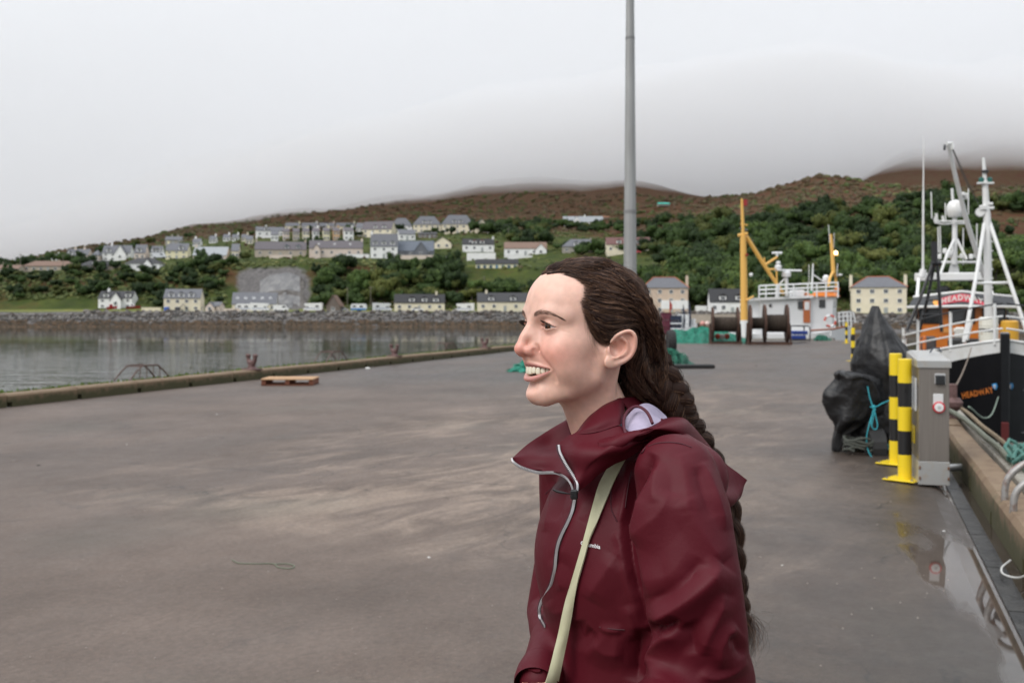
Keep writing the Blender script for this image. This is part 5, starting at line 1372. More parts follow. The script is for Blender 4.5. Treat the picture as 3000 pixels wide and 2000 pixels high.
# ================================================================== vegetation and rocks
def foliage_mat(name, c0, c1, c2):
 m = bpy.data.materials.new(name); m.use_nodes = True; nt = m.node_tree; b = nt.nodes['Principled BSDF']; N = nt.nodes.new; L = nt.links.new
 oi = N('ShaderNodeObjectInfo'); at = N('ShaderNodeAttribute'); at.attribute_name = 'leaf'
 a = N('ShaderNodeMath'); a.operation = 'MULTIPLY_ADD'; a.inputs[1].default_value = .55; L(oi.outputs['Random'], a.inputs[0])
 h = N('ShaderNodeMath'); h.operation = 'MULTIPLY'; h.inputs[1].default_value = .45; L(at.outputs['Fac'], h.inputs[0]); L(h.outputs[0], a.inputs[2])
 r = N('ShaderNodeValToRGB'); e = r.color_ramp.elements; e[0].color = (*c0, 1); e[1].color = (*c2, 1); e[0].position = .1; e[1].position = .95; k = e.new(.5); k.color = (*c1, 1)
 L(a.outputs[0], r.inputs['Fac']); L(r.outputs['Color'], b.inputs['Base Color']); b.inputs['Roughness'].default_value = .7; b.inputs['Specular IOR Level'].default_value = .2
 return m
def crown_arrays(seed, n=420, r=1.0, squash=.85, lobes=9):
 """leaf clumps spread through several uneven lobes; returns V,F,leaf value"""
 rs = np.random.RandomState(seed)
 C = rs.randn(lobes, 3) * np.array([.42, .42, .30]); C[:, 2] = np.abs(C[:, 2]) * 1.1 - .1; Rl = rs.uniform(.32, .60, lobes)
 k = rs.randint(0, lobes, n); d = rs.randn(n, 3); d /= np.linalg.norm(d, axis=1)[:, None]; d[:, 2] = np.where(d[:, 2] < -.35, -d[:, 2], d[:, 2])
 p = C[k] + d * (Rl[k] * rs.uniform(.72, 1.06, n))[:, None]
 p[:, 2] *= squash
 s = rs.uniform(.055, .14, n)
 nrm = d + rs.randn(n, 3) * .45; nrm /= np.linalg.norm(nrm, axis=1)[:, None]
 u = np.cross(nrm, rs.randn(n, 3)); u /= np.linalg.norm(u, axis=1)[:, None]; w = np.cross(nrm, u)
 q = np.stack([p + u * s[:, None], p + w * s[:, None] * .8, p - u * s[:, None] * .9, p - w * s[:, None] * .85, p + nrm * (s * .55)[:, None]], 1)
 V = q.reshape(-1, 3) * r; b = np.arange(n)[:, None] * 5
 F = np.concatenate([b + np.array([[0, 1, 4]]), b + np.array([[1, 2, 4]]), b + np.array([[2, 3, 4]]), b + np.array([[3, 0, 4]])])
 lf = np.repeat(rs.rand(n), 5)
 # solid core so that the middle of the crown is closed
 for i in range(lobes):
  ph = np.linspace(0, math.pi, 5); th = np.linspace(0, 2 * math.pi, 7)[:-1]; vs = []
  for a in ph:
   for t in th: vs.append(C[i] * np.array([1, 1, squash]) + Rl[i] * .80 * rs.uniform(.85, 1.1) * np.array([math.sin(a) * math.cos(t), math.sin(a) * math.sin(t), math.cos(a) * squash]))
  b0 = len(V); V = np.concatenate([V, np.array(vs) * r]); lf = np.concatenate([lf, np.full(len(vs), .05)])
  fs = []
  for a in range(4):
   for t in range(6):
    A, B = b0 + a * 6 + t, b0 + a * 6 + (t + 1) % 6; fs += [(A, A + 6, B + 6), (A, B + 6, B)]
  F = np.concatenate([F, np.array(fs)])
 return V, F, lf
TREE_SPOTS = []
def build_trees():
 gm = [foliage_mat('leaves_dark', (.014, .027, .008), (.030, .054, .013), (.062, .094, .022)), foliage_mat('leaves_mid', (.026, .048, .011), (.050, .086, .018), (.088, .125, .028)), foliage_mat('leaves_yellow', (.05, .06, .014), (.085, .10, .022), (.12, .125, .034))]
 bark = mat('bark', (.06, .05, .04), rough=.9)
 variants = []
 for i in range(10):
  V, F, lf = crown_arrays(40 + i, 330); variants.append((V, F, lf))
 crowns = []
 for i, (V, F, lf) in enumerate(variants):
  for g in range(3):
   me = np_mesh('crown', V, F, False); set_attr(me, 'leaf', lf); me.materials.append(gm[g]); crowns.append(me)
 tr = MB(); tr.tube([(0, 0, -.6), (.02, .01, .5), (-.03, .02, 1.0)], [.09, .07, .04], 6)
 for a in range(3): tr.tube([(0, 0, .4 + .15 * a), (.25 * math.cos(a * 2.1), .25 * math.sin(a * 2.1), .8 + .12 * a)], [.04, .018], 5)
 trunk = tr.mesh('trunk'); trunk.materials.append(bark)
 rs = np.random.RandomState(5)
 spots = []          # px, distance, size, kind
 def blocked(px, d):
  for (a, b, c, e) in CLEAR:
   if a < px < b and c < d < e: return True
  return False
 CLEAR = [(660, 925, 350, 394), (720, 1700, 390, 445), (1050, 1480, 440, 520), (1450, 1580, 352, 368), (1350, 1620, 376, 402), (1620, 1930, 384, 440), (2480, 2700, 330, 352), (-50, 420, 331, 372), (270, 560, 396, 470), (540, 880, 440, 560), (1600, 1830, 470, 560), (1500, 1700, 426, 452), (1760, 1960, 418, 450), (1380, 1600, 388, 420), (2880, 3100, 520, 590)]
 # bank behind the shore road
 for i in range(900):
  px = rs.uniform(-60, 2250); d = rs.uniform(361, 398)
  if px < 650 and rs.rand() < .30: continue
  spots.append((px, d, rs.uniform(1.6, 3.4) * (1.2 if 950 < px < 1500 or px > 1750 else .7 if px < 600 else .9), .5))
 # woods on the right-hand slopes
 for i in range(1500):
  px = rs.uniform(1780, 3300); d = rs.uniform(356, 620); lim = np.interp(px, [1780, 2000, 2300, 2500, 2700, 3300], [470, 560, 540, 560, 610, 640])
  if d < lim: spots.append((px, d, rs.uniform(1.7, 3.2) * rs.uniform(1, 1.6), .75))
 for i in range(330):   # between and behind the houses
  px = rs.uniform(0, 1900); d = rs.uniform(398, 620); spots.append((px, d, rs.uniform(1.4, 3.2) * (1.1 if px > 1380 else .8), .6))
 for (x0, x1, d0, d1, n) in ((1380, 1700, 455, 560, 130), (1330, 1500, 500, 600, 40), (1480, 1800, 400, 470, 70), (1450, 2000, 560, 640, 60), (-100, 420, 430, 470, 26), (700, 1000, 455, 475, 14)):
  for i in range(n): spots.append((rs.uniform(x0, x1), rs.uniform(d0, d1), rs.uniform(1.6, 3.6), .8))
 ok = []
 for (px, d, s, k) in spots:
  if blocked(px, d): continue
  s_ = np.interp(px, PXC, SC_)
  if 400 < d and float(vnoise(np.array([px / 90.0, d / 25.0, 1.5]), 6)) < -.25 and rs.rand() > .2: continue
  if d < 398 and float(vnoise(np.array([px / 60.0, d / 12.0, 9.5]), 8)) < -.35: continue
  ok.append((px, d, s))
 # the largest in the picture become trees of their own
 sc = [s / (d * np.interp(px, PXC, SC_)) * (1.0 if -20 < px < 3020 else .1) * (1.3 if d < 400 else 1) for px, d, s in ok]
 order = np.argsort(-np.array(sc)); chosen = set(order[:295].tolist())
 words = {0: 'dark green', 1: 'mid green', 2: 'yellowish green'}
 TH = []
 VV = []; FF = []; LL = []; MI = []; base = 0
 for i, (px, d, s) in enumerate(ok):
  p = AT(px, d); v = rs.randint(0, 10); g = rs.choice([0, 0, 0, 0, 1, 1, 1, 2]); rz = rs.uniform(0, 6.28); hgt = s * rs.uniform(.8, 1.5)
  if i in chosen:
   zone = 'on the bank above the shore road' if d < 400 and px < 1800 else 'in the wood on the slope to the right' if px > 1780 else 'among the hillside houses'
   if px > 1780: wh_ = [t_ for a_, t_ in ((1950, 'right of the grey lamp mast'), (2060, 'behind the peach house'), (2160, 'left of the yellow mast'), (2240, 'behind the yellow mast'), (2360, 'above the white boat'), (2480, 'left of the cream block'), (2600, 'behind the cream block'), (2700, 'right of the cream block'), (2800, 'behind the radome mast'), (2900, 'behind the white foremast'), (9999, 'at the right edge')) if px < a_][0]; lv = 'low down ' if d < 400 else 'mid-slope ' if d < 460 else 'high up '
   else: wh_ = [t_ for a_, t_ in ((250, 'at far left'), (470, 'behind the white shore house'), (650, 'behind the cream shore house'), (780, 'left of the rock face'), (1000, 'right of the rock face'), (1150, 'left of the black-roofed bungalow'), (1310, 'behind the black-roofed bungalow'), (1420, 'between the two shore bungalows'), (1560, 'before the woman\'s forehead'), (9999, 'beside the grey lamp mast')) if px < a_][0]; lv = 'low on the bank ' if d < 372 else 'halfway up the bank ' if d < 385 else 'near the bank top ' if d < 400 else 'among hillside houses '
   sz_ = 'tall ' if s > 3.7 else 'medium ' if s > 3.0 else 'small '
   t = empty('tree', (p.x, p.y, p.z), rz, sz_ + words[g] + ' tree ' + lv + wh_, 'tree', 'broadleaf trees %s' % zone)
   t.scale = (s, s, hgt); TH.append(t)
   c = obj('crown', crowns[v * 3 + g], t); c.location = (0, 0, .75)
   k = obj('trunk', trunk, t)
  else:
   V, F, lf = variants[v]; ca, sa = math.cos(rz), math.sin(rz)
   W_ = np.stack([(V[:, 0] * ca - V[:, 1] * sa) * s + p.x, (V[:, 0] * sa + V[:, 1] * ca) * s + p.y, (V[:, 2] + .7) * hgt + p.z], 1)
   VV.append(W_); FF.append(F + base); LL.append(np.clip(lf * .5 + rs.rand() * .5, 0, 1)); MI.append(np.full(len(F), g)); base += len(V)
 single_out(TH)
 me = np_mesh('wood', np.concatenate(VV), np.concatenate(FF), False); set_attr(me, 'leaf', np.concatenate(LL))
 for g in gm: me.materials.append(g)
 me.polygons.foreach_set('material_index', np.concatenate(MI).astype(np.int32))
 tag(obj('far_wood', me), 'dense green wood covering the slopes across the harbour', 'wood', kind='stuff')
 # bushes, bracken and heather: what nobody could count
 n = 26000; px = rs.uniform(-100, 3300, n); d = 346 + 620 * rs.rand(n) ** 1.8; d = np.where(rs.rand(n) < .35, rs.uniform(357, 400, n), d)
 keep = np.ones(n, bool)
 for (a, b_, c, e) in CLEAR: keep &= ~((px > a) & (px < b_) & (d > c) & (d < e) & ((rs.rand(len(px)) < .5) | (d < 392)))
 keep &= ~((px > 100) & (px < 1700) & (d < 359))
 keep &= ~((px > 1700) & (d < 352))
 px, d = px[keep], d[keep]; n = len(px)
 s = np.interp(px, PXC, SC_); Y = d * s; X = (px - 1500) / 3000 * Y; Z = land(X, Y); sz = rs.uniform(.35, 1.25, n) * np.interp(d, [350, 420, 900], [1, 1, 2.1])
 t = rs.rand(n, 12); V = [];
 dirs = np.array([(1, 0, 0), (0, 1, 0), (-1, 0, 0), (0, -1, 0), (.6, .6, .55), (-.6, .6, .55), (-.6, -.6, .55), (.6, -.6, .55), (0, 0, .85)])
 W_ = np.stack([X, Y, Z], 1)[:, None, :] + dirs[None] * (sz[:, None] * rs.uniform(.6, 1.25, (n, 9)))[..., None]
 V = W_.reshape(-1, 3); fb = np.array([(0, 4, 7), (0, 1, 4), (1, 5, 4), (1, 2, 5), (2, 6, 5), (2, 3, 6), (3, 7, 6), (3, 0, 7), (4, 5, 8), (5, 6, 8), (6, 7, 8), (7, 4, 8)])
 F = (np.arange(n)[:, None, None] * 9 + fb[None]).reshape(-1, 3)
 me = np_mesh('undergrowth', V, F, False); set_attr(me, 'leaf', np.repeat(rs.rand(n), 9))
 um = [foliage_mat('bush_green', (.025, .040, .011), (.048, .066, .018), (.085, .10, .028)), foliage_mat('bracken', (.048, .020, .013), (.068, .045, .023), (.085, .080, .034)), foliage_mat('rough_grass', (.07, .085, .025), (.11, .125, .04), (.16, .155, .055))]
 for m_ in um: me.materials.append(m_)
 pr = np.clip(.16 + (d - 480) / 160, .1, .80) + .25 * np.exp(-((d - 386) / 9) ** 2) * (px < 1200); nz = vnoise(np.stack([X / 40, Y / 40, X * 0], 1), 3)
 mi = np.where(rs.rand(n) < pr + nz * .45, 1, np.where(rs.rand(n) < .18 - .12 * (d > 540), 2, 0)); me.polygons.foreach_set('material_index', np.repeat(mi, 12).astype(np.int32))
 tag(obj('undergrowth', me), 'bushes, bracken and heather covering the bank and hillside', 'undergrowth', kind='stuff')
 # single columns and dark conifers among the houses on the left skyline
 for (px_, d_, s_) in ((25, 452, 1.9), (75, 455, 2.2), (112, 452, 2.0), (140, 450, 1.5)):
  p = AT(px_, d_); t = empty('tree', p, rs.rand() * 6, {25: 'small dark bushy tree standing leftmost behind the low bungalows on the skyline', 75: 'tallest loose dark tree above the bungalow roofs at far left', 112: 'round dark tree right of the loose tree on the left skyline', 140: 'low dark tree at the right end of the skyline group'}[px_], 'tree'); t.scale = (s_,) * 3
  c = obj('crown', crowns[0], t); c.location = (0, 0, 1.3); obj('trunk', trunk, t)
def rock_mesh(seed, k=1):
 rs = np.random.RandomState(seed); bm = bmesh.new(); bmesh.ops.create_icosphere(bm, subdivisions=1 + (k > 1), radius=1)
 for v in bm.verts: v.co = v.co * rs.uniform(.72, 1.12)
 for i in range(3):
  n = Vector(rs.randn(3)).normalized()
  for v in bm.verts:
   dd_ = v.co.dot(n)
   if dd_ > .62: v.co -= n * (dd_ - .62)
 me = bpy.data.meshes.new('boulder'); bm.to_mesh(me); bm.free(); return me
def build_shore():
 rs = np.random.RandomState(9)
 cols = [((.055, .052, .050), (.10, .095, .09)), ((.13, .122, .112), (.21, .195, .18)), ((.050, .040, .034), (.095, .078, .065))]
 ms = [mat('boulder_%s' % n_, a, rough=.9, noise=(1.5, b, .4, .6), bump=(3, .6, .1)) for n_, (a, b) in zip(('dark', 'pale', 'brown'), cols)]
 meshes = []
 for i in range(9):
  me = rock_mesh(i); me.materials.append(ms[i % 3]); meshes.append(me)
 arr = []
 for me in meshes:
  V = np.array([v.co[:] for v in me.vertices]); F = np.array([p.vertices[:] for p in me.polygons]); arr.append((V, F))
 VV = []; FF = []; MI = []; base = 0; cand = []; TB = []
 for i in range(3600):
  px = rs.uniform(-250, 3300); d = rs.uniform(328.2, 340.5) if px > 250 or px < -100 else rs.uniform(330, 335); cand.append((px, d, rs.uniform(.28, .95) * (1.2 if d > 334 else .85)))
 sc = [s * (1 if 0 < px < 1525 or 2480 < px < 2620 else 0) for px, d, s in cand]; ch = set(np.argsort(-np.array(sc))[:295].tolist())
 wd = ['dark grey', 'pale grey', 'brown']
 for i, (px, d, s) in enumerate(cand):
  p = AT(px, d); k = rs.randint(9); sx, sy, sz = s * rs.uniform(.9, 1.5), s * rs.uniform(.8, 1.2), s * rs.uniform(.55, .95); e = (rs.uniform(-.4, .4), rs.uniform(-.4, .4), rs.uniform(0, 6.28))
  if i in ch:
   o = obj('boulder', meshes[k]); o.location = (p.x, p.y, p.z + .2); o.scale = (sx, sy, sz); o.rotation_euler = e
   tag(o, ('large ' if s > 1.2 else 'middling ') + '%s far-shore boulder %s %s' % (wd[k % 3], 'at top' if d > 337 else 'midway' if d > 333 else 'at foot', [t_ for a_, t_ in ((150, 'at far left'), (280, 'left of the white shore house'), (410, 'below the white shore house'), (600, 'below the cream shore house'), (700, 'below the pink garage'), (820, 'below the grey-roofed building'), (950, 'below the lone motorhome'), (1090, 'below the blue-panelled caravan'), (1200, 'below the pale grey motorhome'), (1310, 'below the black-roofed bungalow'), (1430, 'between the shore bungalows'), (1600, 'beside the woman\'s face'), (9999, 'before the cream block')) if px < a_][0]), 'boulder', 'boulders of the rock bank along the far shore')
   TB.append(o)
  else:
   V, F = arr[k]; Rm = np.array(Matrix.Rotation(e[2], 3, 'Z') @ Matrix.Rotation(e[0], 3, 'X')); W_ = (V * np.array([sx, sy, sz])) @ Rm.T + np.array([p.x, p.y, p.z + .1])
   VV.append(W_); FF.append(F + base); MI.append(np.full(len(F), k % 3)); base += len(V)
 single_out(TB)
 me = np_mesh('rubble', np.concatenate(VV), np.concatenate(FF), False)
 for m_ in ms: me.materials.append(m_)
 me.polygons.foreach_set('material_index', np.concatenate(MI).astype(np.int32)); tag(obj('rubble', me), 'loose grey rocks between the boulders of the far shore', 'rubble', kind='stuff')
 # seaweed-covered tide line: brown sheet of low lumps at the water's edge
 n = 9000; px = rs.uniform(-300, 3400, n); d = rs.uniform(321.5, 329.5, n); s = np.interp(px, PXC, SC_); Y = d * s; X = (px - 1500) / 3000 * Y; Z = np.maximum(land(X, Y), WATER - .1); sz = rs.uniform(.4, 1.1, n)
 dirs = np.array([(1, 0, 0), (0, 1, 0), (-1, 0, 0), (0, -1, 0), (0, 0, .55)]); V = (np.stack([X, Y, Z], 1)[:, None] + dirs[None] * (sz[:, None] * rs.uniform(.6, 1.2, (n, 5)))[..., None]).reshape(-1, 3)
 F = (np.arange(n)[:, None, None] * 5 + np.array([(0, 1, 4), (1, 2, 4), (2, 3, 4), (3, 0, 4)])[None]).reshape(-1, 3); me = np_mesh('seaweed', V, F, False); set_attr(me, 'leaf', np.repeat(rs.rand(n), 5))
 me.materials.append(foliage_mat('seaweed', (.030, .022, .012), (.095, .055, .028), (.15, .09, .055))); tag(obj('seaweed', me), 'brown seaweed and wet stones along the tide line', 'seaweed', kind='stuff')
 # road, grass verge
 g = MB(); pxs = np.arange(-300, 3500, 40)
 for a, b_ in zip(pxs[:-1], pxs[1:]):
  q = []
  for px_, d_ in ((a, 346.2), (b_, 346.2), (b_, 352.5), (a, 352.5)):
   p = AT(px_, d_); q.append((p.x, p.y, 2.02 if False else p.z + .10))
  g.add(q, [(0, 1, 2, 3)])
 tag(g.build('shore_road', mat('far_asphalt', (.09, .088, .085), rough=.8)), kind='structure')
 # slabs of the bare rock face behind the grey-roofed house
 fm = [mat('cliff_grey', (.12, .12, .125), rough=.85, noise=(.35, (.22, .215, .21), .35, .65, (1, 1, .35)), bump=(1.5, .9, .5)), mat('cliff_dark', (.075, .065, .06), rough=.9, noise=(.4, (.13, .12, .11), .4, .6), bump=(1.5, .9, .5))]
 cf = empty('rock_face', AT(800, 366), 0, 'bare grey rock face in the green bank behind the long grey roof', 'rock face')
 P0 = Vector(cf.location)
 outline = [(665,905),(690,870),(735,838),(790,806),(845,797),(885,812),(905,838),(917,868),(905,900)]
 nx, ny = 26, 16; V = []; F = []
 for i in range(nx + 1):
  px_ = 662 + (918 - 662) * i / nx; top = np.interp(px_, [o_[0] for o_ in outline], [o_[1] for o_ in outline])
  for j in range(ny + 1):
   t = j / ny; row = 914 + (top - 914) * t; d_ = 362 + 22 * t + 2.0 * float(fbm(np.array([px_ / 28., t * 3, 0]), 3, 8)) - 3.0 * (1 - abs(float(fbm(np.array([px_ / 40. + t * 2, t * 1.2, 4]), 2, 5))))
   p = PX(px_, row, d_); V.append(tuple(p - P0))
 for i in range(nx):
  for j in range(ny): F.append((i * (ny + 1) + j, (i + 1) * (ny + 1) + j, (i + 1) * (ny + 1) + j + 1, i * (ny + 1) + j + 1))
 mb = MB(); mb.add(V, F); me = mb.mesh('face'); o = obj('face', me, cf, fm); me.polygons.foreach_set('material_index', [1 if (0.42 < (k % ny) / ny + .02 * math.sin(k // ny) < .52) or k // ny > 21 else 0 for k in range(len(F))])
# ================================================================== village
CW = {'white': (.82, .82, .81), 'cream': (.76, .69, .53), 'yellow': (.75, .70, .48), 'pink': (.66, .56, .49), 'stone': (.33, .31, .27), 'grey': (.30, .31, .33), 'beige': (.44, .38, .31), 'orange': (.58, .37, .20), 'peach': (.62, .49, .38), 'brown': (.16, .13, .11), 'slate': (.15, .16, .18)}
CR = {'grey': (.105, .108, .12), 'dark': (.035, .035, .038), 'purple': (.095, .085, .093), 'brown': (.15, .095, .07), 'maroon': (.11, .05, .045), 'light': (.26, .275, .29), 'black': (.018, .018, .02), 'blue': (.10, .115, .14)}
def wall_m(c): return mat('wall_' + c, CW[c], rough=.85, noise=(.6, tuple(x * .86 for x in CW[c]), .35, .7), bump=(8, .3, .02))
def roof_m(c): return mat('roof_' + c, CR[c], rough=.75, noise=(1.3, tuple(x * 1.3 for x in CR[c]), .35, .7, (1, 1, 3)), bump=(5, .5, .03))
WIN = {}
def window_mesh(w, h, col='white'):
 k = (round(w, 1), round(h, 1), col)
 if k in WIN: return WIN[k]
 m = MB(); m.m = 0
 for (c, s) in (((0, 0, h / 2 - .05), (w, .10, .10)), ((0, 0, -h / 2 + .05), (w, .14, .10)), ((-w / 2 + .05, 0, 0), (.10, .10, h - .2)), ((w / 2 - .05, 0, 0), (.10, .10, h - .2)), ((0, 0, 0), (.06, .09, h - .2))): m.box(c, s)
 m.m = 1; m.box((0, .02, 0), (w - .2, .05, h - .2))
 me = m.mesh('window'); me.materials.append(mat('frame_' + col, {'white': (.75, .75, .74), 'blue': (.12, .28, .40), 'brown': (.10, .05, .03)}[col], rough=.5)); me.materials.append(mat('house_pane', (.035, .045, .055), rough=.08, spec=.8)); WIN[k] = me; return me
def house(label, pl, pr, ridge, eave, base, wall='white', roof='grey', kind='gable', yaw=6, depth=7.0, storeys=1, nwin=4, chim=(1,), dorm=(), skyl=0, porch=None, dormroof=None, gwin=True, d=None, trim=None, wincol='white', name='house', band=None):
 pc = (pl + pr) / 2
 p = land_row(pc, base, 344 if base > 880 else 392) if d is None else AT(pc, d)
 y = p.y; sc = y / 3000; va = math.atan((pc - 1500) / 3000.0); ye = R(yaw) - va
 span = (pr - pl) * sc; w = max(3.0, (span - depth * abs(math.sin(ye))) / max(.5, math.cos(ye)))
 z0 = H - (base - HOR) * sc; he = (base - eave) * sc; hr = (eave - ridge) * sc
 if kind == 'front': w_, dp = depth, span
 root = empty(name, (p.x, y + depth / 2, z0), R(yaw), label, 'house')
 wm, rm = wall_m(wall), roof_m(roof); X = w / 2; Yd = depth / 2; e = .28; hr = max(hr, 1.0); g = MB(); r = MB()
 fd = 3.5
 if kind == 'front':        # gable end faces the water
  g.prism([(-X, -Yd), (X, -Yd), (X, Yd), (-X, Yd)], -fd, he)
  g.add([(-X, -Yd, he), (X, -Yd, he), (0, -Yd, he + hr), (-X, Yd, he), (X, Yd, he), (0, Yd, he + hr)], [(0, 1, 2), (4, 3, 5), (0, 2, 5, 3), (1, 4, 5, 2)])
  for s in (-1, 1):
   a = math.atan2(hr, X); L_ = math.hypot(hr, X) + .4; M = Matrix.Rotation(s * a, 3, 'Y'); c = Vector((s * (X / 2 + .1), 0, he + hr / 2 + .05)); r.box(c, (L_, depth + .5, .14), M=M)
 else:
  g.prism([(-X, -Yd), (X, -Yd), (X, Yd), (-X, Yd)], -fd, he)
  if kind == 'gable':
   g.add([(-X, -Yd, he), (-X, Yd, he), (-X, 0, he + hr - .05), (X, -Yd, he), (X, Yd, he), (X, 0, he + hr - .05)], [(0, 2, 1), (3, 4, 5), (0, 3, 5, 2), (1, 2, 5, 4)])
   for s in (-1, 1):
    a = math.atan2(hr, Yd); L_ = math.hypot(hr, Yd) + e; M = Matrix.Rotation(-s * a, 3, 'X'); c = Vector((0, s * (Yd / 2 + .12), he + hr / 2 + .02)); r.box(c, (w + (.02 if chim and 'skew' in str(chim) else .3), L_, .13), M=M)
  else:
   ins = min(X * .8, Yd * 1.0); o_ = .35
   P_ = [(-X - o_, -Yd - o_, he), (X + o_, -Yd - o_, he), (X + o_, Yd + o_, he), (-X - o_, Yd + o_, he), (-X + ins, 0, he + hr), (X - ins, 0, he + hr)]
   r.add(P_, [(0, 1, 5, 4), (1, 2, 5), (2, 3, 4, 5), (3, 0, 4), (3, 2, 1, 0)])
 g.build('wall', wm, root)
 ro = r.build('roof', rm, root)
 if band:
  bb = MB(); bb.box((w * band[1], -Yd - .03, he * .36), (w * band[2], .08, he * .33)); bb.build('painted_band', wall_m(band[0]), root)
 if trim:
  t = MB()
  if kind == 'hip':
   t.tube([(-X + min(X * .8, Yd), 0, he + hr + .04), (X - min(X * .8, Yd), 0, he + hr + .04)], .14, 6)
   for s in (-1, 1): t.tube([(s * (X - min(X * .8, Yd)), 0, he + hr + .04), (s * (X + .35), -Yd - .35, he + .05)], .12, 6)
  else: t.tube([(-X - .1, 0, he + hr + .1), (X + .1, 0, he + hr + .1)], .13, 6)
  t.build('ridge_tiles', mat('ridge_orange', (.42, .13, .06), rough=.8), root)
 # chimneys
 for cx in chim:
  c = MB(); xx = cx * (X - (.35 if kind != 'hip' else -.05)); zb = he + hr * (.75 if kind != 'hip' else .35); zt = he + hr + (.9 if kind != 'hip' else .25); z_ = he + hr * (.5 if kind != 'hip' else -.3); c.box((xx, 0, (zt + z_) / 2), (.75, .9, zt - z_))
  for s in (-.18, .18): c.lathe((xx + s, 0, zt), [(.09, -.05), (.11, .2), (.08, .35)], 6)
  c.build('chimney', wm, ro)
 # windows, doors
 zf = he / storeys
 wh = min(1.25, zf * .48); ww = 1.15
 for s_ in range(storeys):
  for i in range(nwin):
   xx = -X + (i + .5) * w / nwin; zz = zf * (s_ + .56)
   if s_ == 0 and i == nwin // 2 and nwin > 2:
    dm = MB(); dm.box((xx, -Yd - .03, min(1.0, zf * .42)), (.95, .1, min(2.0, zf * .84))); dm.build('door', mat('door_' + wincol, {'white': (.32, .34, .34), 'blue': (.08, .2, .32), 'brown': (.10, .05, .03)}[wincol], rough=.5), root); continue
   o = obj('window', window_mesh(ww if kind != 'front' else 1.3, wh, wincol), root); o.location = (xx, -Yd - .04, zz)
 if gwin and kind == 'gable':
  o = obj('window', window_mesh(1.0, min(1.2, zf * .5), wincol), root); o.location = (X + .04, -Yd * .25, zf * .6); o.rotation_euler = (0, 0, R(90))
 # dormers on the front slope
 for dx in dorm:
  xx = dx * X; dw = 1.9; zz = he + hr * .12; dh = min(1.25, hr * .55); q = MB(); yb = -Yd + (zz - he) / hr * Yd
  rmn = roof_m(dormroof or roof)
  q.box((xx, yb + .9, zz + dh / 2), (dw, 1.9, dh)); do = q.build('dormer', wall_m('white' if dormroof != 'blue' else 'grey'), root)
  q = MB(); hh = dh + .75; V = [(xx - dw / 2 - .15, yb - .25, zz + dh), (xx + dw / 2 + .15, yb - .25, zz + dh), (xx, yb - .25, zz + hh), (xx - dw / 2 - .15, yb + 2.6, zz + dh), (xx + dw / 2 + .15, yb + 2.6, zz + dh), (xx, yb + 2.6, zz + hh)]
  q.add(V, [(0, 1, 2), (4, 3, 5), (0, 2, 5, 3), (1, 4, 5, 2), (0, 3, 4, 1)]); q.build('dormer_roof', rmn, do)
  o = obj('pane', window_mesh(1.3, max(.7, dh * .75)), do); o.location = (xx, yb - .08, zz + dh * .5)
 a = math.atan2(hr, Yd)
 for i in range(skyl):
  xx = -X + (i + .6) * w / (skyl + .4); q = obj('skylight', window_mesh(.9, 1.0), root); q.rotation_euler = (-R(90) + a, 0, 0); t = .52; q.location = (xx, -Yd * (1 - t) - .1, he + hr * t + .1)
 if porch:
  px_, pw, ph = porch; xx = px_ * X; q = MB(); D_ = 1.6; hw = he * .85
  q.prism([(xx - pw / 2, -Yd - D_), (xx + pw / 2, -Yd - D_), (xx + pw / 2, -Yd), (xx - pw / 2, -Yd)], -fd, hw); q.add([(xx - pw / 2, -Yd - D_, hw), (xx + pw / 2, -Yd - D_, hw), (xx, -Yd - D_, hw + ph)], [(0, 1, 2)])
  po = q.build('gable_bay', wm, root); q = MB()
  for s in (-1, 1):
   V = [(xx + s * (pw / 2 + .2), -Yd - D_ - .2, hw - .1), (xx, -Yd - D_ - .2, hw + ph + .1), (xx, 0, hw + ph + .1), (xx + s * (pw / 2 + .2), 0, hw - .1)]; V += [(v[0], v[1], v[2] - .14) for v in V]
   q.add(V, [(0, 1, 2, 3), (7, 6, 5, 4), (0, 4, 5, 1), (3, 2, 6, 7), (0, 3, 7, 4)])
  q.build('bay_roof', rm, po); o = obj('pane', window_mesh(1.2, 1.2), po); o.location = (xx, -Yd - D_ - .05, hw * .62)
 return root
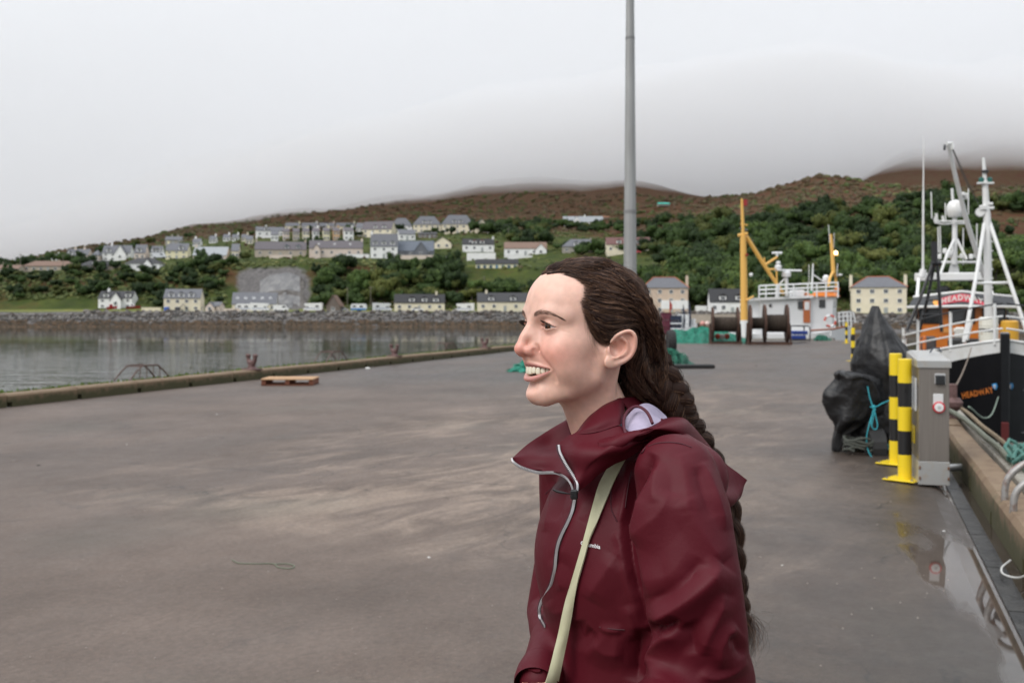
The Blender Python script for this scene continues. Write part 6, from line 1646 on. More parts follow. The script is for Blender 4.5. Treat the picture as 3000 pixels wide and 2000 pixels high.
def build_village():
 hs = house
 # along the shore road
 hs('white two-storey house with dark roof and dormers beside the small red boat', 280, 392, 853, 873, 905, 'white', 'dark', yaw=2, storeys=2, nwin=4, chim=(-.6,), dorm=(-.55, .75), porch=(.12, 3.6, 2.6))
 hs('cream two-storey house with grey roof on the shore road left of the pink garage', 470, 590, 847, 873, 914, 'cream', 'grey', yaw=6, storeys=2, nwin=4, chim=(), dorm=(-.6, -.05, .5))
 hs('tiny pink gabled garage beside the cream house', 603, 649, 885, 896, 913, 'pink', 'grey', 'gable', yaw=-4, nwin=1, chim=(), porch=(-.3, 3.0, 1.6), name='garage', gwin=False, depth=5)
 hs('long low building with grey roof and five skylights before the rock face', 665, 812, 857, 891, 912, 'cream', 'grey', yaw=10, nwin=5, chim=(), skyl=5, depth=9)
 hs('brown stone boathouse with steep pale gable between the white camper vans', 950, 1001, 866, 896, 913, 'brown', 'brown', 'front', yaw=0, nwin=1, chim=(), name='boathouse', depth=8)
 hs('cream bungalow with black roof and three white dormers on the shore road', 1150, 1304, 862, 887, 912, 'cream', 'black', yaw=4, nwin=5, chim=(.7,), dorm=(-.3, .2, .65))
 hs('cream bungalow with dark roof and dormers touching the woman\'s face', 1396, 1560, 858, 884, 913, 'cream', 'dark', yaw=3, nwin=5, chim=(-.7,), dorm=(-.5, .3))
 hs('peach and white house with grey hipped roof and orange ridge behind the woman\'s hair', 1880, 2023, 811, 843, 920, 'peach', 'grey', 'hip', yaw=-3, storeys=3, nwin=4, chim=(1,), trim=1, band=('white', .2, .60))
 hs('white house with black roof and two gabled white dormers behind the net drums', 2075, 2200, 846, 884, 921, 'white', 'black', yaw=-6, nwin=4, chim=(), dorm=(-.28, .62), depth=8)
 hs('cream three-storey block with grey hipped roof beside the orange boat', 2500, 2677, 809, 841, 923, 'cream', 'grey', 'hip', yaw=-16, storeys=3, nwin=4, chim=(-1, 1), trim=1, depth=8)
 hs('grey stone house with gabled dormers high in the wood at the right edge', 2933, 3060, 723, 750, 768, 'grey', 'grey', yaw=-14, nwin=4, chim=(), dorm=(-.6, 0, .6), d=500)
 # lower terrace
 hs('low beige bungalow with brown roof at the left edge of the photograph', -30, 60, 776, 788, 802, 'beige', 'brown', yaw=0, nwin=4, chim=(-.5,))
 hs('long beige bungalow row with dark brown roof under the lamp posts at far left', 64, 216, 763, 779, 796, 'beige', 'brown', 'hip', yaw=2, nwin=7, chim=(.3,))
 hs('low beige bungalow with dark roof and one dormer left of the white gabled one', 222, 352, 762, 778, 792, 'beige', 'dark', 'hip', yaw=3, nwin=5, chim=(), dorm=(-.2,))
 hs('white bungalow with dark roof and white front gable above the shore house', 360, 472, 754, 771, 794, 'white', 'dark', 'hip', yaw=2, nwin=4, chim=(), porch=(.35, 3.4, 2.0))
 hs('pink walled building with pale metal roof beside the tall cream gable', 556, 668, 722, 748, 763, 'pink', 'light', yaw=4, nwin=4, chim=(-1,), depth=9)
 hs('narrow cream house with tall gable at the right end of the pale metal roof', 664, 702, 713, 735, 760, 'cream', 'grey', yaw=10, nwin=2, chim=(), depth=9)
 hs('long cream cottage with purple-grey roof and two teal dormers', 741, 895, 707, 731, 753, 'beige', 'purple', yaw=8, nwin=5, chim=(-1, 1), dorm=(.25, .7), dormroof='blue')
 hs('long cream cottage with purple-grey roof and a white porch gable', 900, 1062, 704, 727, 754, 'pink', 'purple', yaw=8, nwin=6, chim=(1,), skyl=3, porch=(-.72, 3.2, 2.2))
 hs('tall white house with dark top roof and three dormers beside the slate gabled house', 1080, 1166, 684, 722, 757, 'white', 'grey', yaw=4, storeys=2, nwin=3, chim=(-1,), dorm=(-.65, 0, .65))
 hs('slate-clad house with blue-grey gable and white windows', 1160, 1272, 705, 735, 752, 'slate', 'blue', yaw=3, nwin=4, chim=(), porch=(.30, 6.0, 4.2))
 hs('cream gable-fronted house with red base strip among dark trees', 1270, 1324, 694, 711, 730, 'cream', 'dark', 'front', yaw=0, nwin=2, chim=(), depth=12)
 hs('white house with black roof and two red-roofed dormers', 1352, 1448, 699, 716, 738, 'white', 'black', yaw=3, nwin=4, chim=(1,), dorm=(-.25, .25), dormroof='maroon', skyl=2)
 hs('white bungalow with brown roof and white gable left of the grey lamp mast', 1477, 1602, 708, 728, 749, 'white', 'brown', yaw=0, nwin=5, chim=(), depth=9, porch=(.72, 4.6, 2.4))
 hs('long pale yellow bungalow with black roof and blue end', 1393, 1518, 759, 773, 791, 'yellow', 'black', yaw=0, nwin=7, chim=(), depth=6, wincol='blue')
 hs('hipped grey-roofed house with two white dormers above the woman\'s head', 1646, 1755, 699, 722, 742, 'stone', 'grey', 'hip', yaw=-2, nwin=4, chim=(.6,), dorm=(-.22, .22))
 hs('cream house with maroon roof and two white dormers behind the lamp mast', 1774, 1909, 694, 716, 743, 'cream', 'maroon', yaw=-2, nwin=5, chim=(), dorm=(-.42, .42), depth=8)
 # upper left group on the skyline
 hs('pink house with steep grey roof and small gables on the left skyline', 186, 262, 729, 748, 770, 'pink', 'grey', yaw=3, storeys=2, nwin=4, chim=(-.4, .5), dorm=(-.6, 0))
 hs('pink end house with grey hipped roof beside the white gabled villa', 262, 292, 732, 748, 768, 'pink', 'grey', 'hip', yaw=3, nwin=2, chim=())
 hs('white villa with broad white front gable on the left skyline', 293, 384, 718, 741, 764, 'white', 'grey', yaw=4, storeys=2, nwin=4, chim=(-.5,), porch=(.35, 5.2, 4.0), dorm=(-.55,))
 hs('grey-roofed pink house with a steep dormer right of the white villa', 384, 431, 716, 741, 762, 'pink', 'grey', yaw=4, nwin=2, chim=(), dorm=(-.1,))
 hs('white house with grey roof and two dormers left of the yellow gable', 431, 477, 720, 740, 758, 'white', 'grey', yaw=4, nwin=3, chim=(), dorm=(-.3, .4))
 hs('yellow rendered house with grey roof and one dormer on the left slope', 477, 553, 712, 734, 758, 'yellow', 'grey', yaw=5, storeys=2, nwin=3, chim=(-1,), dorm=(.4,))
 hs('faint stone house with pale gable in the mist above the yellow house', 475, 534, 692, 703, 716, 'stone', 'grey', yaw=8, nwin=3, chim=(-.3, .5))
 for i, (a, b) in enumerate(((648, 672), (674, 698), (702, 726))):
  hs(('leftmost small white cottage high on the misty slope', 'middle small white cottage high on the misty slope', 'small cream gabled cottage right of the two small white cottages')[i], a, b, 686, 696, 708, ('white', 'white', 'cream')[i], 'grey', yaw=8, nwin=2, chim=(1,), depth=6)
 hs('long white house with cream left end and grey roof above the teal-dormered cottage', 742, 832, 664, 676, 697, 'white', 'grey', yaw=16, nwin=4, chim=(-.3,), dorm=(-.3,))
 rows = [('yellow', 831, 879), ('white', 879, 930), ('pink', 930, 980), ('cream', 980, 1040)]
 for i, (c, a, b) in enumerate(rows):
  hs('%s house in the back row of the terrace, %s' % (c, ('beside the long white house', 'second along', 'third along with a dormer', 'at its right end')[i]), a, b, 652, 663, 675, c, 'grey', yaw=3, nwin=3, chim=(1,), dorm=() if i != 2 else (.2,), d=None)
 rows = [('pink', 817, 848), ('beige', 848, 876), ('cream', 876, 905), ('white', 905, 935), ('yellow', 935, 966), ('orange', 966, 994), ('white', 994, 1038)]
 ll = ['pink end house of the coloured terrace', 'beige house second in the coloured terrace', 'cream house third in the coloured terrace', 'white house in the middle of the coloured terrace', 'yellow house of the coloured terrace left of the orange one', 'orange house of the coloured terrace', 'white end house with a big blank gable closing the coloured terrace']
 for i, (c, a, b) in enumerate(rows): hs(ll[i], a, b, 668 - i * .6, 679 - i * .4, 705, c, 'purple', yaw=14, storeys=2, nwin=2, chim=(1,), depth=8)
 hs('cream house with left gable and two roof dormers above the tall white house', 1060, 1156, 648, 672, 697, 'cream', 'purple', yaw=-14, storeys=2, nwin=4, chim=(), dorm=(-.1, .5))
 hs('cream house with pyramid grey roof, leftmost of the three peaked roofs', 1142, 1208, 637, 661, 680, 'white', 'grey', 'hip', yaw=2, storeys=2, nwin=4, chim=())
 hs('cream house with peaked grey roof, middle of the three peaked roofs', 1208, 1292, 632, 658, 683, 'cream', 'grey', 'hip', yaw=2, storeys=2, nwin=5, chim=(), dorm=(-.2, .2))
 hs('cream house with the highest peaked grey roof, rightmost of the three', 1292, 1387, 628, 657, 685, 'cream', 'grey', 'hip', yaw=2, storeys=2, nwin=5, chim=(), dorm=(-.2, .2))
 hs('plain cream gable house right of the highest peaked roof', 1387, 1430, 643, 662, 682, 'cream', 'grey', 'front', yaw=8, nwin=1, chim=(), depth=9)
 hs('low white bungalow with flat black roof at the edge of the dark trees', 1424, 1496, 656, 667, 680, 'white', 'black', yaw=2, nwin=4, chim=(), depth=7)
 hs('small white gabled house below the middle peaked roof', 1156, 1218, 671, 686, 704, 'white', 'grey', yaw=14, nwin=3, chim=(), depth=8)
 hs('dark timber house with grey bay below the highest peaked roof', 1222, 1281, 679, 686, 698, 'brown', 'dark', yaw=2, nwin=4, chim=(), depth=7)
 hs('long white house with front gable and white chimney alone high on the hill', 1649, 1768, 633, 650, 663, 'white', 'light', yaw=-2, nwin=6, chim=(.1,), porch=(-.32, 5.6, 3.4), depth=7)
 hs('small white house on the misty slope left of the two white cottages', 606, 634, 690, 701, 713, 'white', 'grey', yaw=6, nwin=2, chim=(1,), depth=6)
 hs('cream house between the cream gabled cottage and the long white house', 712, 741, 690, 702, 716, 'cream', 'grey', yaw=8, nwin=2, chim=(), depth=7)
 hs('white house with small chimney at the left end of the misty slope', 556, 590, 698, 709, 722, 'white', 'grey', yaw=6, nwin=3, chim=(-.6,), depth=6)
 hs('white gabled house behind the pink end house of the coloured terrace', 783, 818, 676, 688, 708, 'white', 'grey', yaw=10, nwin=2, chim=(), depth=7)
 hs('white terrace house just left of the two-dormered cream house', 1040, 1062, 652, 668, 692, 'white', 'grey', yaw=4, storeys=2, nwin=2, chim=(), depth=7)
 hs('white house with grey roof above the row of low bungalows at far left', 128, 184, 744, 756, 770, 'white', 'grey', yaw=3, nwin=3, chim=(.4,), depth=7)
 # garden walls and small buildings
 def gwall(label, a, b, r0, r1, c, d_=None, th=.4):
  p = land_row((a + b) / 2, r1, 344 if r1 > 880 else 390); sc = p.y / 3000; m = MB(); w = (b - a) * sc
  m.box((0, 0, (r1 - r0) * sc / 2 - .8), (w, th, (r1 - r0) * sc + 1.6)); m.box((0, 0, (r1 - r0) * sc + .06), (w + .1, th + .12, .10)); o = m.build('garden_wall', wall_m(c)); o.location = (p.x, p.y - .3, H - (r1 - HOR) * sc); tag(o, label, 'wall')
 gwall('low cream garden wall left of the cream two-storey house', 416, 472, 901, 912, 'cream')
 gwall('low pinkish wall in front of the long grey-roofed building', 655, 702, 904, 913, 'pink')
 gwall('white parapet wall below the teal-dormered cottage', 790, 855, 747, 757, 'pink')
 gwall('white wall below the porch gabled cottage', 985, 1082, 745, 755, 'white')
 gwall('long pinkish retaining wall below the slate-clad house', 1166, 1280, 748, 761, 'pink')
 gwall('white garden wall with steps below the black-roofed white house', 1368, 1452, 741, 762, 'white')
 gwall('white terrace wall below the brown-roofed bungalow', 1478, 1560, 749, 757, 'white')
 gwall('stone sea wall in front of the cream three-storey block', 2420, 3100, 922, 940, 'stone')
 gwall('pale wall along the shore behind the fish boxes', 2010, 2480, 921, 928, 'beige')
 # turquoise polytunnel and orange roof on the hill
 for (a, b, r0, r1, c, lab, nm) in ((1926, 1962, 594, 605, (.02, .50, .40), 'bright turquoise shed roof alone on the hill behind the lamp mast', 'shed'), (1760, 1786, 633, 641, (.42, .18, .09), 'small orange-roofed shed beside the white hill house', 'shed')):
  p = land_row((a + b) / 2, r1, 480); sc = p.y / 3000; w = (b - a) * sc; e = empty(nm, (p.x, p.y, p.z), 0, lab, 'shed'); hh = (r1 - r0) * sc
  m = MB(); m.box((0, 0, hh * .2), (w * .96, 5, hh * .6)); m.build('wall', wall_m('stone'), e)
  m = MB(); m.add([(-w / 2, -3, hh * .5), (w / 2, -3, hh * .5), (w / 2 - .4, 3, hh), (-w / 2 + .4, 3, hh), (-w / 2, -3, hh * .4), (w / 2, -3, hh * .4), (w / 2 - .4, 3, hh * .9), (-w / 2 + .4, 3, hh * .9)], [(0, 1, 2, 3), (7, 6, 5, 4), (0, 4, 5, 1), (1, 5, 6, 2), (2, 6, 7, 3), (3, 7, 4, 0)]); m.build('roof', mat('shed_roof_%d' % a, c, rough=.6), e)
 # slim utility poles
 for (px_, r0, r1) in ((60, 742, 800), (185, 744, 798), (1086, 838, 905), (1018, 840, 905), (1418, 812, 862), (1976, 568, 612), (2205, 700, 760), (1490, 668, 712)):
  p = land_row(px_, r1, 346); sc = p.y / 3000; m = MB(); m.tube([(0, 0, -1), (0, 0, (r1 - r0) * sc)], [.13, .09], 6); m.box((0, 0, (r1 - r0) * sc - .6), (1.4, .1, .12))
  tag(m.build('utility_pole', mat('pole_wood', (.16, .14, .12), rough=.9), loc=(p.x, p.y, p.z)), {60: 'wooden pole in front of the leftmost bungalow', 185: 'wooden pole above the long bungalow row', 1086: 'wooden pole between the two camper vans', 1018: 'wooden pole beside the stone boathouse', 1418: 'pole on the grass bank below the yellow bungalow', 1976: 'thin pole on the hill beside the turquoise shed', 2205: 'thin pole in the wood beside the yellow mast', 1490: 'pole beside the dark trees left of the brown-roofed bungalow'}[px_], 'pole')
def build_vehicles():
 wh = MB(); wh.lathe((0, 0, 0), [(.001, -.10), (.30, -.10), (.34, -.06), (.34, .06), (.30, .10), (.001, .10)], 14, axis='Y'); wheel = wh.mesh('wheel', True); wheel.materials.append(mat('tyre', (.015, .015, .016), rough=.8))
 glass = mat('vehicle_glass', (.02, .025, .03), rough=.06, spec=.8)
 def side_prism(poly_, w):
  m = MB(); M = Matrix(((1, 0, 0), (0, 0, 1), (0, 1, 0))); m.prism([(a, b) for a, b in poly_], -w / 2, w / 2, M=M); return m
 def vehicle(kind, px, row, col, label, cat, flip=1, yaw=0, group=None, d=349.0):
  p = AT(px, d); z = H - (row - HOR) * p.y / 3000; e = empty({'car': 'parked_car'}.get(kind, kind), (p.x, p.y, z), R(yaw), label, cat, group); f = flip
  if kind == 'car':
   b = side_prism([(-2.05 * f, .35), (2.05 * f, .35), (2.1 * f, .75), (1.2 * f, .92), (.55 * f, 1.42), (-1.0 * f, 1.45), (-1.75 * f, .98), (-2.1 * f, .90)][::f], 1.66)
   w = side_prism([(.98 * f, .94), (.5 * f, 1.34), (-.95 * f, 1.37), (-1.5 * f, .98)][::f], 1.70); wx = (-1.3, 1.3)
  elif kind == 'van':
   b = side_prism([(-2.6 * f, .35), (2.5 * f, .35), (2.6 * f, .95), (1.9 * f, 1.25), (1.35 * f, 2.15), (-2.55 * f, 2.25)][::f], 1.9)
   w = side_prism([(1.75 * f, 1.28), (1.3 * f, 1.85), (.5 * f, 1.85), (.5 * f, 1.28)][::f], 1.94); wx = (-1.7, 1.7)
  elif kind == 'motorhome':
   b = side_prism([(-3.2 * f, .40), (3.1 * f, .35), (3.25 * f, .95), (2.5 * f, 1.30), (2.2 * f, 1.75), (2.9 * f, 2.05), (2.8 * f, 2.75), (-3.1 * f, 2.95), (-3.25 * f, 2.5)][::f], 2.2)
   w = side_prism([(2.35 * f, 1.32), (2.1 * f, 1.72), (1.45 * f, 1.72), (1.45 * f, 1.32)][::f], 2.24); wx = (-1.9, 2.1)
  else:   # caravan
   b = side_prism([(-2.6, .55), (2.4, .55), (2.7, 1.1), (2.55, 2.2), (2.1, 2.6), (-2.2, 2.6), (-2.65, 2.1), (-2.8, 1.2)], 2.15)
   w = side_prism([(1.5, 1.35), (1.5, 1.95), (.3, 1.95), (.3, 1.35)], 2.19); wx = (-.35, .35)
  bo = b.build('body', mat('paint_%s' % '_'.join('%02d' % int(c * 99) for c in col), col, rough=.3, coat=.5), e)
  w.build('window', glass, e)
  if kind in ('motorhome', 'caravan'):
   w2 = side_prism([(-.9 * f, 1.45), (-.9 * f, 2.0), (-2.0 * f, 2.0), (-2.0 * f, 1.45)][::f], 2.2 if kind == 'caravan' else 2.25); w2.build('window', glass, e)
   st = side_prism([(-2.6, .95), (2.4, .95), (2.4, 1.12), (-2.6, 1.12)], 2.21 if kind != 'caravan' else 2.16); st.build('stripe', mat('stripe_blue', (.10, .16, .30), rough=.4), e)
  if kind == 'caravan' and col[0] < .7:
   st = side_prism([(-2.65, .5), (2.45, .5), (2.6, 1.0), (-2.75, 1.0)], 2.2); st.build('lower_panel', mat('panel_blue', (.06, .22, .50), rough=.4), e)
  w_ = .76 if kind == 'car' else .95
  for sx in wx:
   for sy in (-1, 1):
    o = obj('wheel', wheel, e); o.location = (sx * f, sy * w_, .34)
  if kind == 'car' or kind == 'van':
   hl = MB(); hl.box((2.0 * f, -.6, .72), (.2, .3, .16)); hl.build('headlight', mat('lamp_glass', (.7, .7, .7), rough=.1), e); hl = MB(); hl.box((2.0 * f, .6, .72), (.2, .3, .16)); hl.build('headlight', MATS['lamp_glass'], e)
 W1 = (.74, .74, .73); G = 'camper vans and caravans parked along the shore road'
 vehicle('caravan', 716, 912, W1, 'white caravan nearest the left gable of the grey-roofed building', 'caravan', group=G)
 vehicle('motorhome', 763, 912, W1, 'white motorhome in front of the grey-roofed building right of the caravan', 'motorhome', 1, group=G)
 vehicle('van', 824, 912, W1, 'low white camper van just right of the grey-roofed building', 'van', 1, group=G)
 vehicle('motorhome', 918, 912, W1, 'large white motorhome standing alone left of the stone boathouse', 'motorhome', -1, group=G)
 vehicle('car', 1004, 912, (.42, .43, .45), 'silver car parked right of the stone boathouse', 'car', 1)
 vehicle('caravan', 1052, 912, (.69, .7, .7), 'white caravan with bright blue lower panel', 'caravan', group=G)
 vehicle('motorhome', 1120, 912, (.55, .56, .57), 'pale grey motorhome left of the black-roofed bungalow', 'motorhome', 1, group=G)
 vehicle('car', 1224, 912, W1, 'small white car in front of the black-roofed bungalow', 'car', 1)
 vehicle('motorhome', 1362, 913, W1, 'white motorhome between the two dark-roofed bungalows', 'motorhome', -1, group=G)
 vehicle('motorhome', 1464, 913, (.6, .61, .62), 'grey-white motorhome in front of the bungalow beside the woman\'s face', 'motorhome', 1, group=G)
 vehicle('van', 1940, 917, W1, 'white van beside the peach house close to the woman\'s hair', 'van', -1)
 vehicle('van', 2064, 918, W1, 'white van parked between the peach house and the dormered white house', 'van', 1)
 vehicle('van', 2132, 918, W1, 'white pickup in front of the dormered white house behind the first net drum', 'van', 1)
 vehicle('car', 2528, 922, (.42, .03, .03), 'red car parked at the foot of the cream three-storey block', 'car', 1)
 vehicle('car', 2508, 922, (.03, .035, .04), 'dark car beside the red one at the three-storey block', 'car', 1)
 vehicle('car', 1318, 745 + 16, (.6, .6, .62), 'white car on the upper road below the red-based gable house', 'car', 1, d=403)
 vehicle('car', 1860, 743, (.45, .05, .05), 'red car beside the maroon-roofed house', 'car', 1, d=402)
 vehicle('van', 468, 757, (.6, .62, .64), 'pale van parked beside the bungalows on the left slope', 'van', 1, d=399)
 # boats and a tank on the foreshore at left
 def small_boat(px, row, L_, hull, deck, label, d=344):
  p = AT(px, d); z = H - (row - HOR) * p.y / 3000; e = empty('small_boat', (p.x, p.y, z), R(12), label, 'boat')
  n = 9; V = []; F = []
  for i in range(n):
   t = i / (n - 1); b = .22 * L_ * math.sin(min(1, (1 - t) * 1.6) * math.pi / 2) ** .8; x = -L_ / 2 + L_ * t; zt = .9 + .45 * t * t
   V += [(x, -b, zt), (x * .94, -b * .55, .15 + .25 * t), (x * .94, b * .55, .15 + .25 * t), (x, b, zt)]
  for i in range(n - 1):
   for j in range(3): F.append((i * 4 + j, i * 4 + j + 1, i * 4 + 5 + j, i * 4 + 4 + j))
   F.append((i * 4 + 3, i * 4, i * 4 + 4, i * 4 + 7))
  F.append((3, 2, 1, 0)); F.append((n * 4 - 4, n * 4 - 3, n * 4 - 2, n * 4 - 1)); m = MB(); m.add(V, F); m.build('hull', mat('hull_%d' % px, hull, rough=.4), e)
  m = MB(); m.box((-.3, 0, 1.35), (L_ * .32, L_ * .2, 1.0), bev=.2); m.build('cabin', mat('hull_deck_%d' % px, deck, rough=.4), e)
  m = MB(); m.box((-.3, -L_ * .10 - .02, 1.5), (L_ * .2, .03, .4)); m.build('window', glass, e)
 small_boat(328, 907, 3.4, (.40, .015, .03), (.42, .02, .035), 'small bright red boat on the grass before the white shore house')
 small_boat(391, 906, 4.6, (.30, .03, .03), (.75, .75, .75), 'white cabin boat with red lower hull beside the white shore house')
 p = AT(489, 344); m = MB(); m.lathe((0, 0, 0), [(.1, -.2), (1.0, 0), (1.05, 1.3), (.85, 1.55), (.2, 1.65)], 16); tag(m.build('water_tank', mat('tank_blue', (.03, .10, .38), rough=.5), smooth=True, loc=p), 'blue plastic tank in front of the cream two-storey house', 'tank')
 e = empty('digger', AT(520, 343), R(10), 'small dark digger with raised arm beside the blue tank', 'digger'); dk = mat('digger_dark', (.05, .05, .055), rough=.6)
 m = MB(); m.box((0, 0, .9), (1.6, 1.3, 1.1), bev=.1); m.build('cab', dk, e); m = MB(); m.box((0, -.6, .25), (2.2, .4, .5), bev=.12); m.box((0, .6, .25), (2.2, .4, .5), bev=.12); m.build('track', dk, e); m = MB(); m.tube([(.6, 0, 1.2), (1.9, 0, 2.6), (2.9, 0, 1.2)], .14, 6); m.box((2.9, 0, 1.0), (.5, .6, .5)); m.build('arm', dk, e)
# ================================================================== things on the quay
def rope_pts(pts, n=80): return [Vector(p) for p in catmull([tuple(p) for p in pts], n)]
def twist_rope(name, pts, r, m, parent=None, n=160, turns=None):
 """laid rope: three strands twisted round the line"""
 P = catmull([tuple(p) for p in pts], n); T = np.gradient(P, axis=0); T /= np.linalg.norm(T, axis=1)[:, None]
 ref = np.array([.3, .2, .93]); U = np.cross(T, ref); U /= np.linalg.norm(U, axis=1)[:, None]; Wv = np.cross(U, T)
 L_ = np.linalg.norm(np.diff(P, axis=0), axis=1).sum(); turns = turns or L_ / (r * 9); mb = MB()
 for k in range(3):
  ph = np.linspace(0, 2 * math.pi * turns, n) + k * 2.094
  mb.tube(P + (U * np.cos(ph)[:, None] + Wv * np.sin(ph)[:, None]) * r * .5, r * .58, 6)
 return mb.build(name, m, parent, smooth=True)
def build_quay_things():
 yel = mat('yellow_paint', (.80, .58, .012), rough=.38, coat=.3, bump=(14, .12, .01)); blk = mat('black_paint', (.010, .010, .011), rough=.35, coat=.2)
 def bollard(px, row, lab, h=1.12, px_top=None, rz=0, base=.30, eye=True, r=.062):
  p = GX(px, row); e = empty('bollard', p, rz, lab, 'bollard', 'yellow and black bollards along the right side of the quay')
  nb = 5; hb = (h - .012) / nb
  for i in range(nb):
   m = MB(); z0 = .012 + i * hb; m.lathe((0, 0, 0), [(r, z0), (r, z0 + hb)] if i < nb - 1 else [(r, z0), (r, z0 + hb - .006), (r - .006, z0 + hb), (.001, z0 + hb)], 28)
   o = m.build('band', yel if i % 2 == 0 else blk, e, smooth=True)
  m = MB(); m.box((0, 0, .006), (base, base, .012), rz=R(45), bev=.003); pl = m.build('base_plate', yel, e)
  m = MB()
  for a in range(4):
   x = base * .56 * math.cos(R(90 * a)); y = base * .56 * math.sin(R(90 * a)); m.lathe((x, y, .012), [(.013, 0), (.013, .008), (.007, .010), (.007, .018), (.001, .018)], 6)
  tag(m.build('bolt', mat('bolt_steel', (.3, .28, .25), rough=.5, metal=.6), pl), kind='stuff')
  if eye:
   m = MB(); m.lathe((-.015, -r - .001, h - .29), [(.018, 0), (.018, .004), (.001, .004)], 12, M=Matrix.Rotation(R(90), 3, 'X')); m.build('lug', blk, e)
  return e
 bollard(2651, 1404, 'nearest yellow and black bollard standing in front of the steel cabinet')
 bollard(2624, 1357, 'yellow and black bollard half hidden behind the nearest one', h=1.13)
 bollard(2499, 1057, 'yellow and black bollard at the left edge of the black tarpaulin', h=1.06, eye=False)
 bollard(2480, 1005, 'farthest yellow and black bollard in front of the white boat\'s bow', h=1.05, eye=False)
 # ---- steel service cabinet
 st = mat('brushed_steel', (.21, .185, .165), rough=.42, metal=.6, noise=(3, (.27, .245, .22), .3, .7, (30, 30, .6)), bump=(60, .05, .002)); stl = mat('pale_steel', (.42, .42, .41), rough=.45, metal=.5, noise=(20, (.42, .38, .33), .5, .72))
 c = GX(2727, 1421) + QU * .42 + Vector((.0, 0, 0)); W_, D_ = .262, .80
 cab = empty('service_cabinet', c, QRZ - R(90) + R(4), 'tall brushed stainless steel service cabinet with a red-ringed round socket', 'cabinet')
 m = MB(); m.box((0, 0, .64), (W_ - .006, D_, .86), bev=.006); m.build('housing', st, cab)
 m = MB(); m.box((0, 0, .105), (W_, D_ + .012, .21), bev=.003); pl = m.build('plinth', stl, cab)
 m = MB()
 for x in (-.12, .12):
  for z in (.06, .155): m.box((x, -D_ / 2 - .009, z), (.014, .006, .03)); m.lathe((x, -D_ / 2 - .011, z), [(.009, 0), (.009, .006), (.001, .007)], 8, M=Matrix.Rotation(R(90), 3, 'X'))
 tag(m.build('bolt', mat('rusty_bolt', (.16, .08, .045), rough=.8), pl), kind='stuff')
 m = MB(); x, y = W_ / 2 + .012, D_ / 2 + .015
 V = [(-x, -y, 1.055), (x, -y, 1.055), (x, y, 1.055), (-x, y, 1.055), (-x, -y, 1.115), (x, -y, 1.115), (x, y, 1.165), (-x, y, 1.165), (-x * .8, -y * .55, 1.145), (x * .8, -y * .55, 1.145), (x * .8, y * .8, 1.185), (-x * .8, y * .8, 1.185)]
 m.add(V, [(0, 1, 5, 4), (1, 2, 6, 5), (2, 3, 7, 6), (3, 0, 4, 7), (4, 5, 9, 8), (5, 6, 10, 9), (6, 7, 11, 10), (7, 4, 8, 11), (8, 9, 10, 11), (3, 2, 1, 0)]); m.build('lid', stl, cab)
 m = MB(); yf = -D_ / 2 - .004; m.box((.05, yf, .955), (.092, .012, .095), bev=.004); so = m.build('socket', mat('socket_grey', (.42, .42, .42), rough=.5), cab)
 m = MB(); m.box((.05, yf - .012, .945), (.078, .03, .085), bev=.006);
 for k in range(3): m.box((.03 + k * .02, yf - .030, .935), (.010, .006, .05))
 m.build('socket_cover', mat('socket_black', (.02, .022, .024), rough=.4), so)
 m = MB(); m.box((.035, yf, .77), (.085, .012, .10), bev=.004); rs_ = m.build('round_socket', mat('socket_white', (.62, .62, .62), rough=.5), cab)
 for nm, r_, yy, cc in (('red_ring', .052, .022, (.55, .03, .045)), ('socket_lid', .039, .030, (.70, .70, .69)), ('socket_centre', .017, .034, (.45, .45, .45))):
  m = MB(); m.lathe((.04, yf - yy + .02, .70), [(r_, -.02), (r_, .012), (r_ - .004, .018), (.001, .018)], 28, M=Matrix.Rotation(R(90), 3, 'X')); m.build(nm, mat(nm, cc, rough=.35), rs_, smooth=True)
 m = MB(); m.box((-W_ / 2 - .004, -.1, .80), (.006, .34, .30)); m.build('side_notice', mat('notice_white', (.62, .64, .66), rough=.5), cab)
 m = MB(); m.box((-W_ / 2 - .005, .1, .42), (.006, .50, .16)); m.build('warning_panel', yel, cab)
 m = MB(); m.tube([(.02, .02, 1.175), (.05, .03, 1.215), (.10, .03, 1.215), (.12, .02, 1.178)], .008, 8); m.build('lid_handle', mat('handle_dark', (.03, .04, .06), rough=.4), cab)
 # pipe from the cabinet to the kerb
 pp = MB(); a = GX(2776, 1385) + Vector((0, 0, .05)); pp.tube([a, a + Vector((.32, .05, 0))], .035, 14); pp.tube([a + Vector((.24, .03, 0)), a + Vector((.27, .035, 0))], .042, 14); tag(pp.build('pipe', stl, smooth=True), 'short steel pipe running from the cabinet foot to the kerb', 'pipe')
 # ---- mooring bollards
 rust = mat('mooring_rust', (.135, .075, .072), rough=.75, noise=(9, (.075, .038, .03), .42, .66), bump=(30, .5, .006))
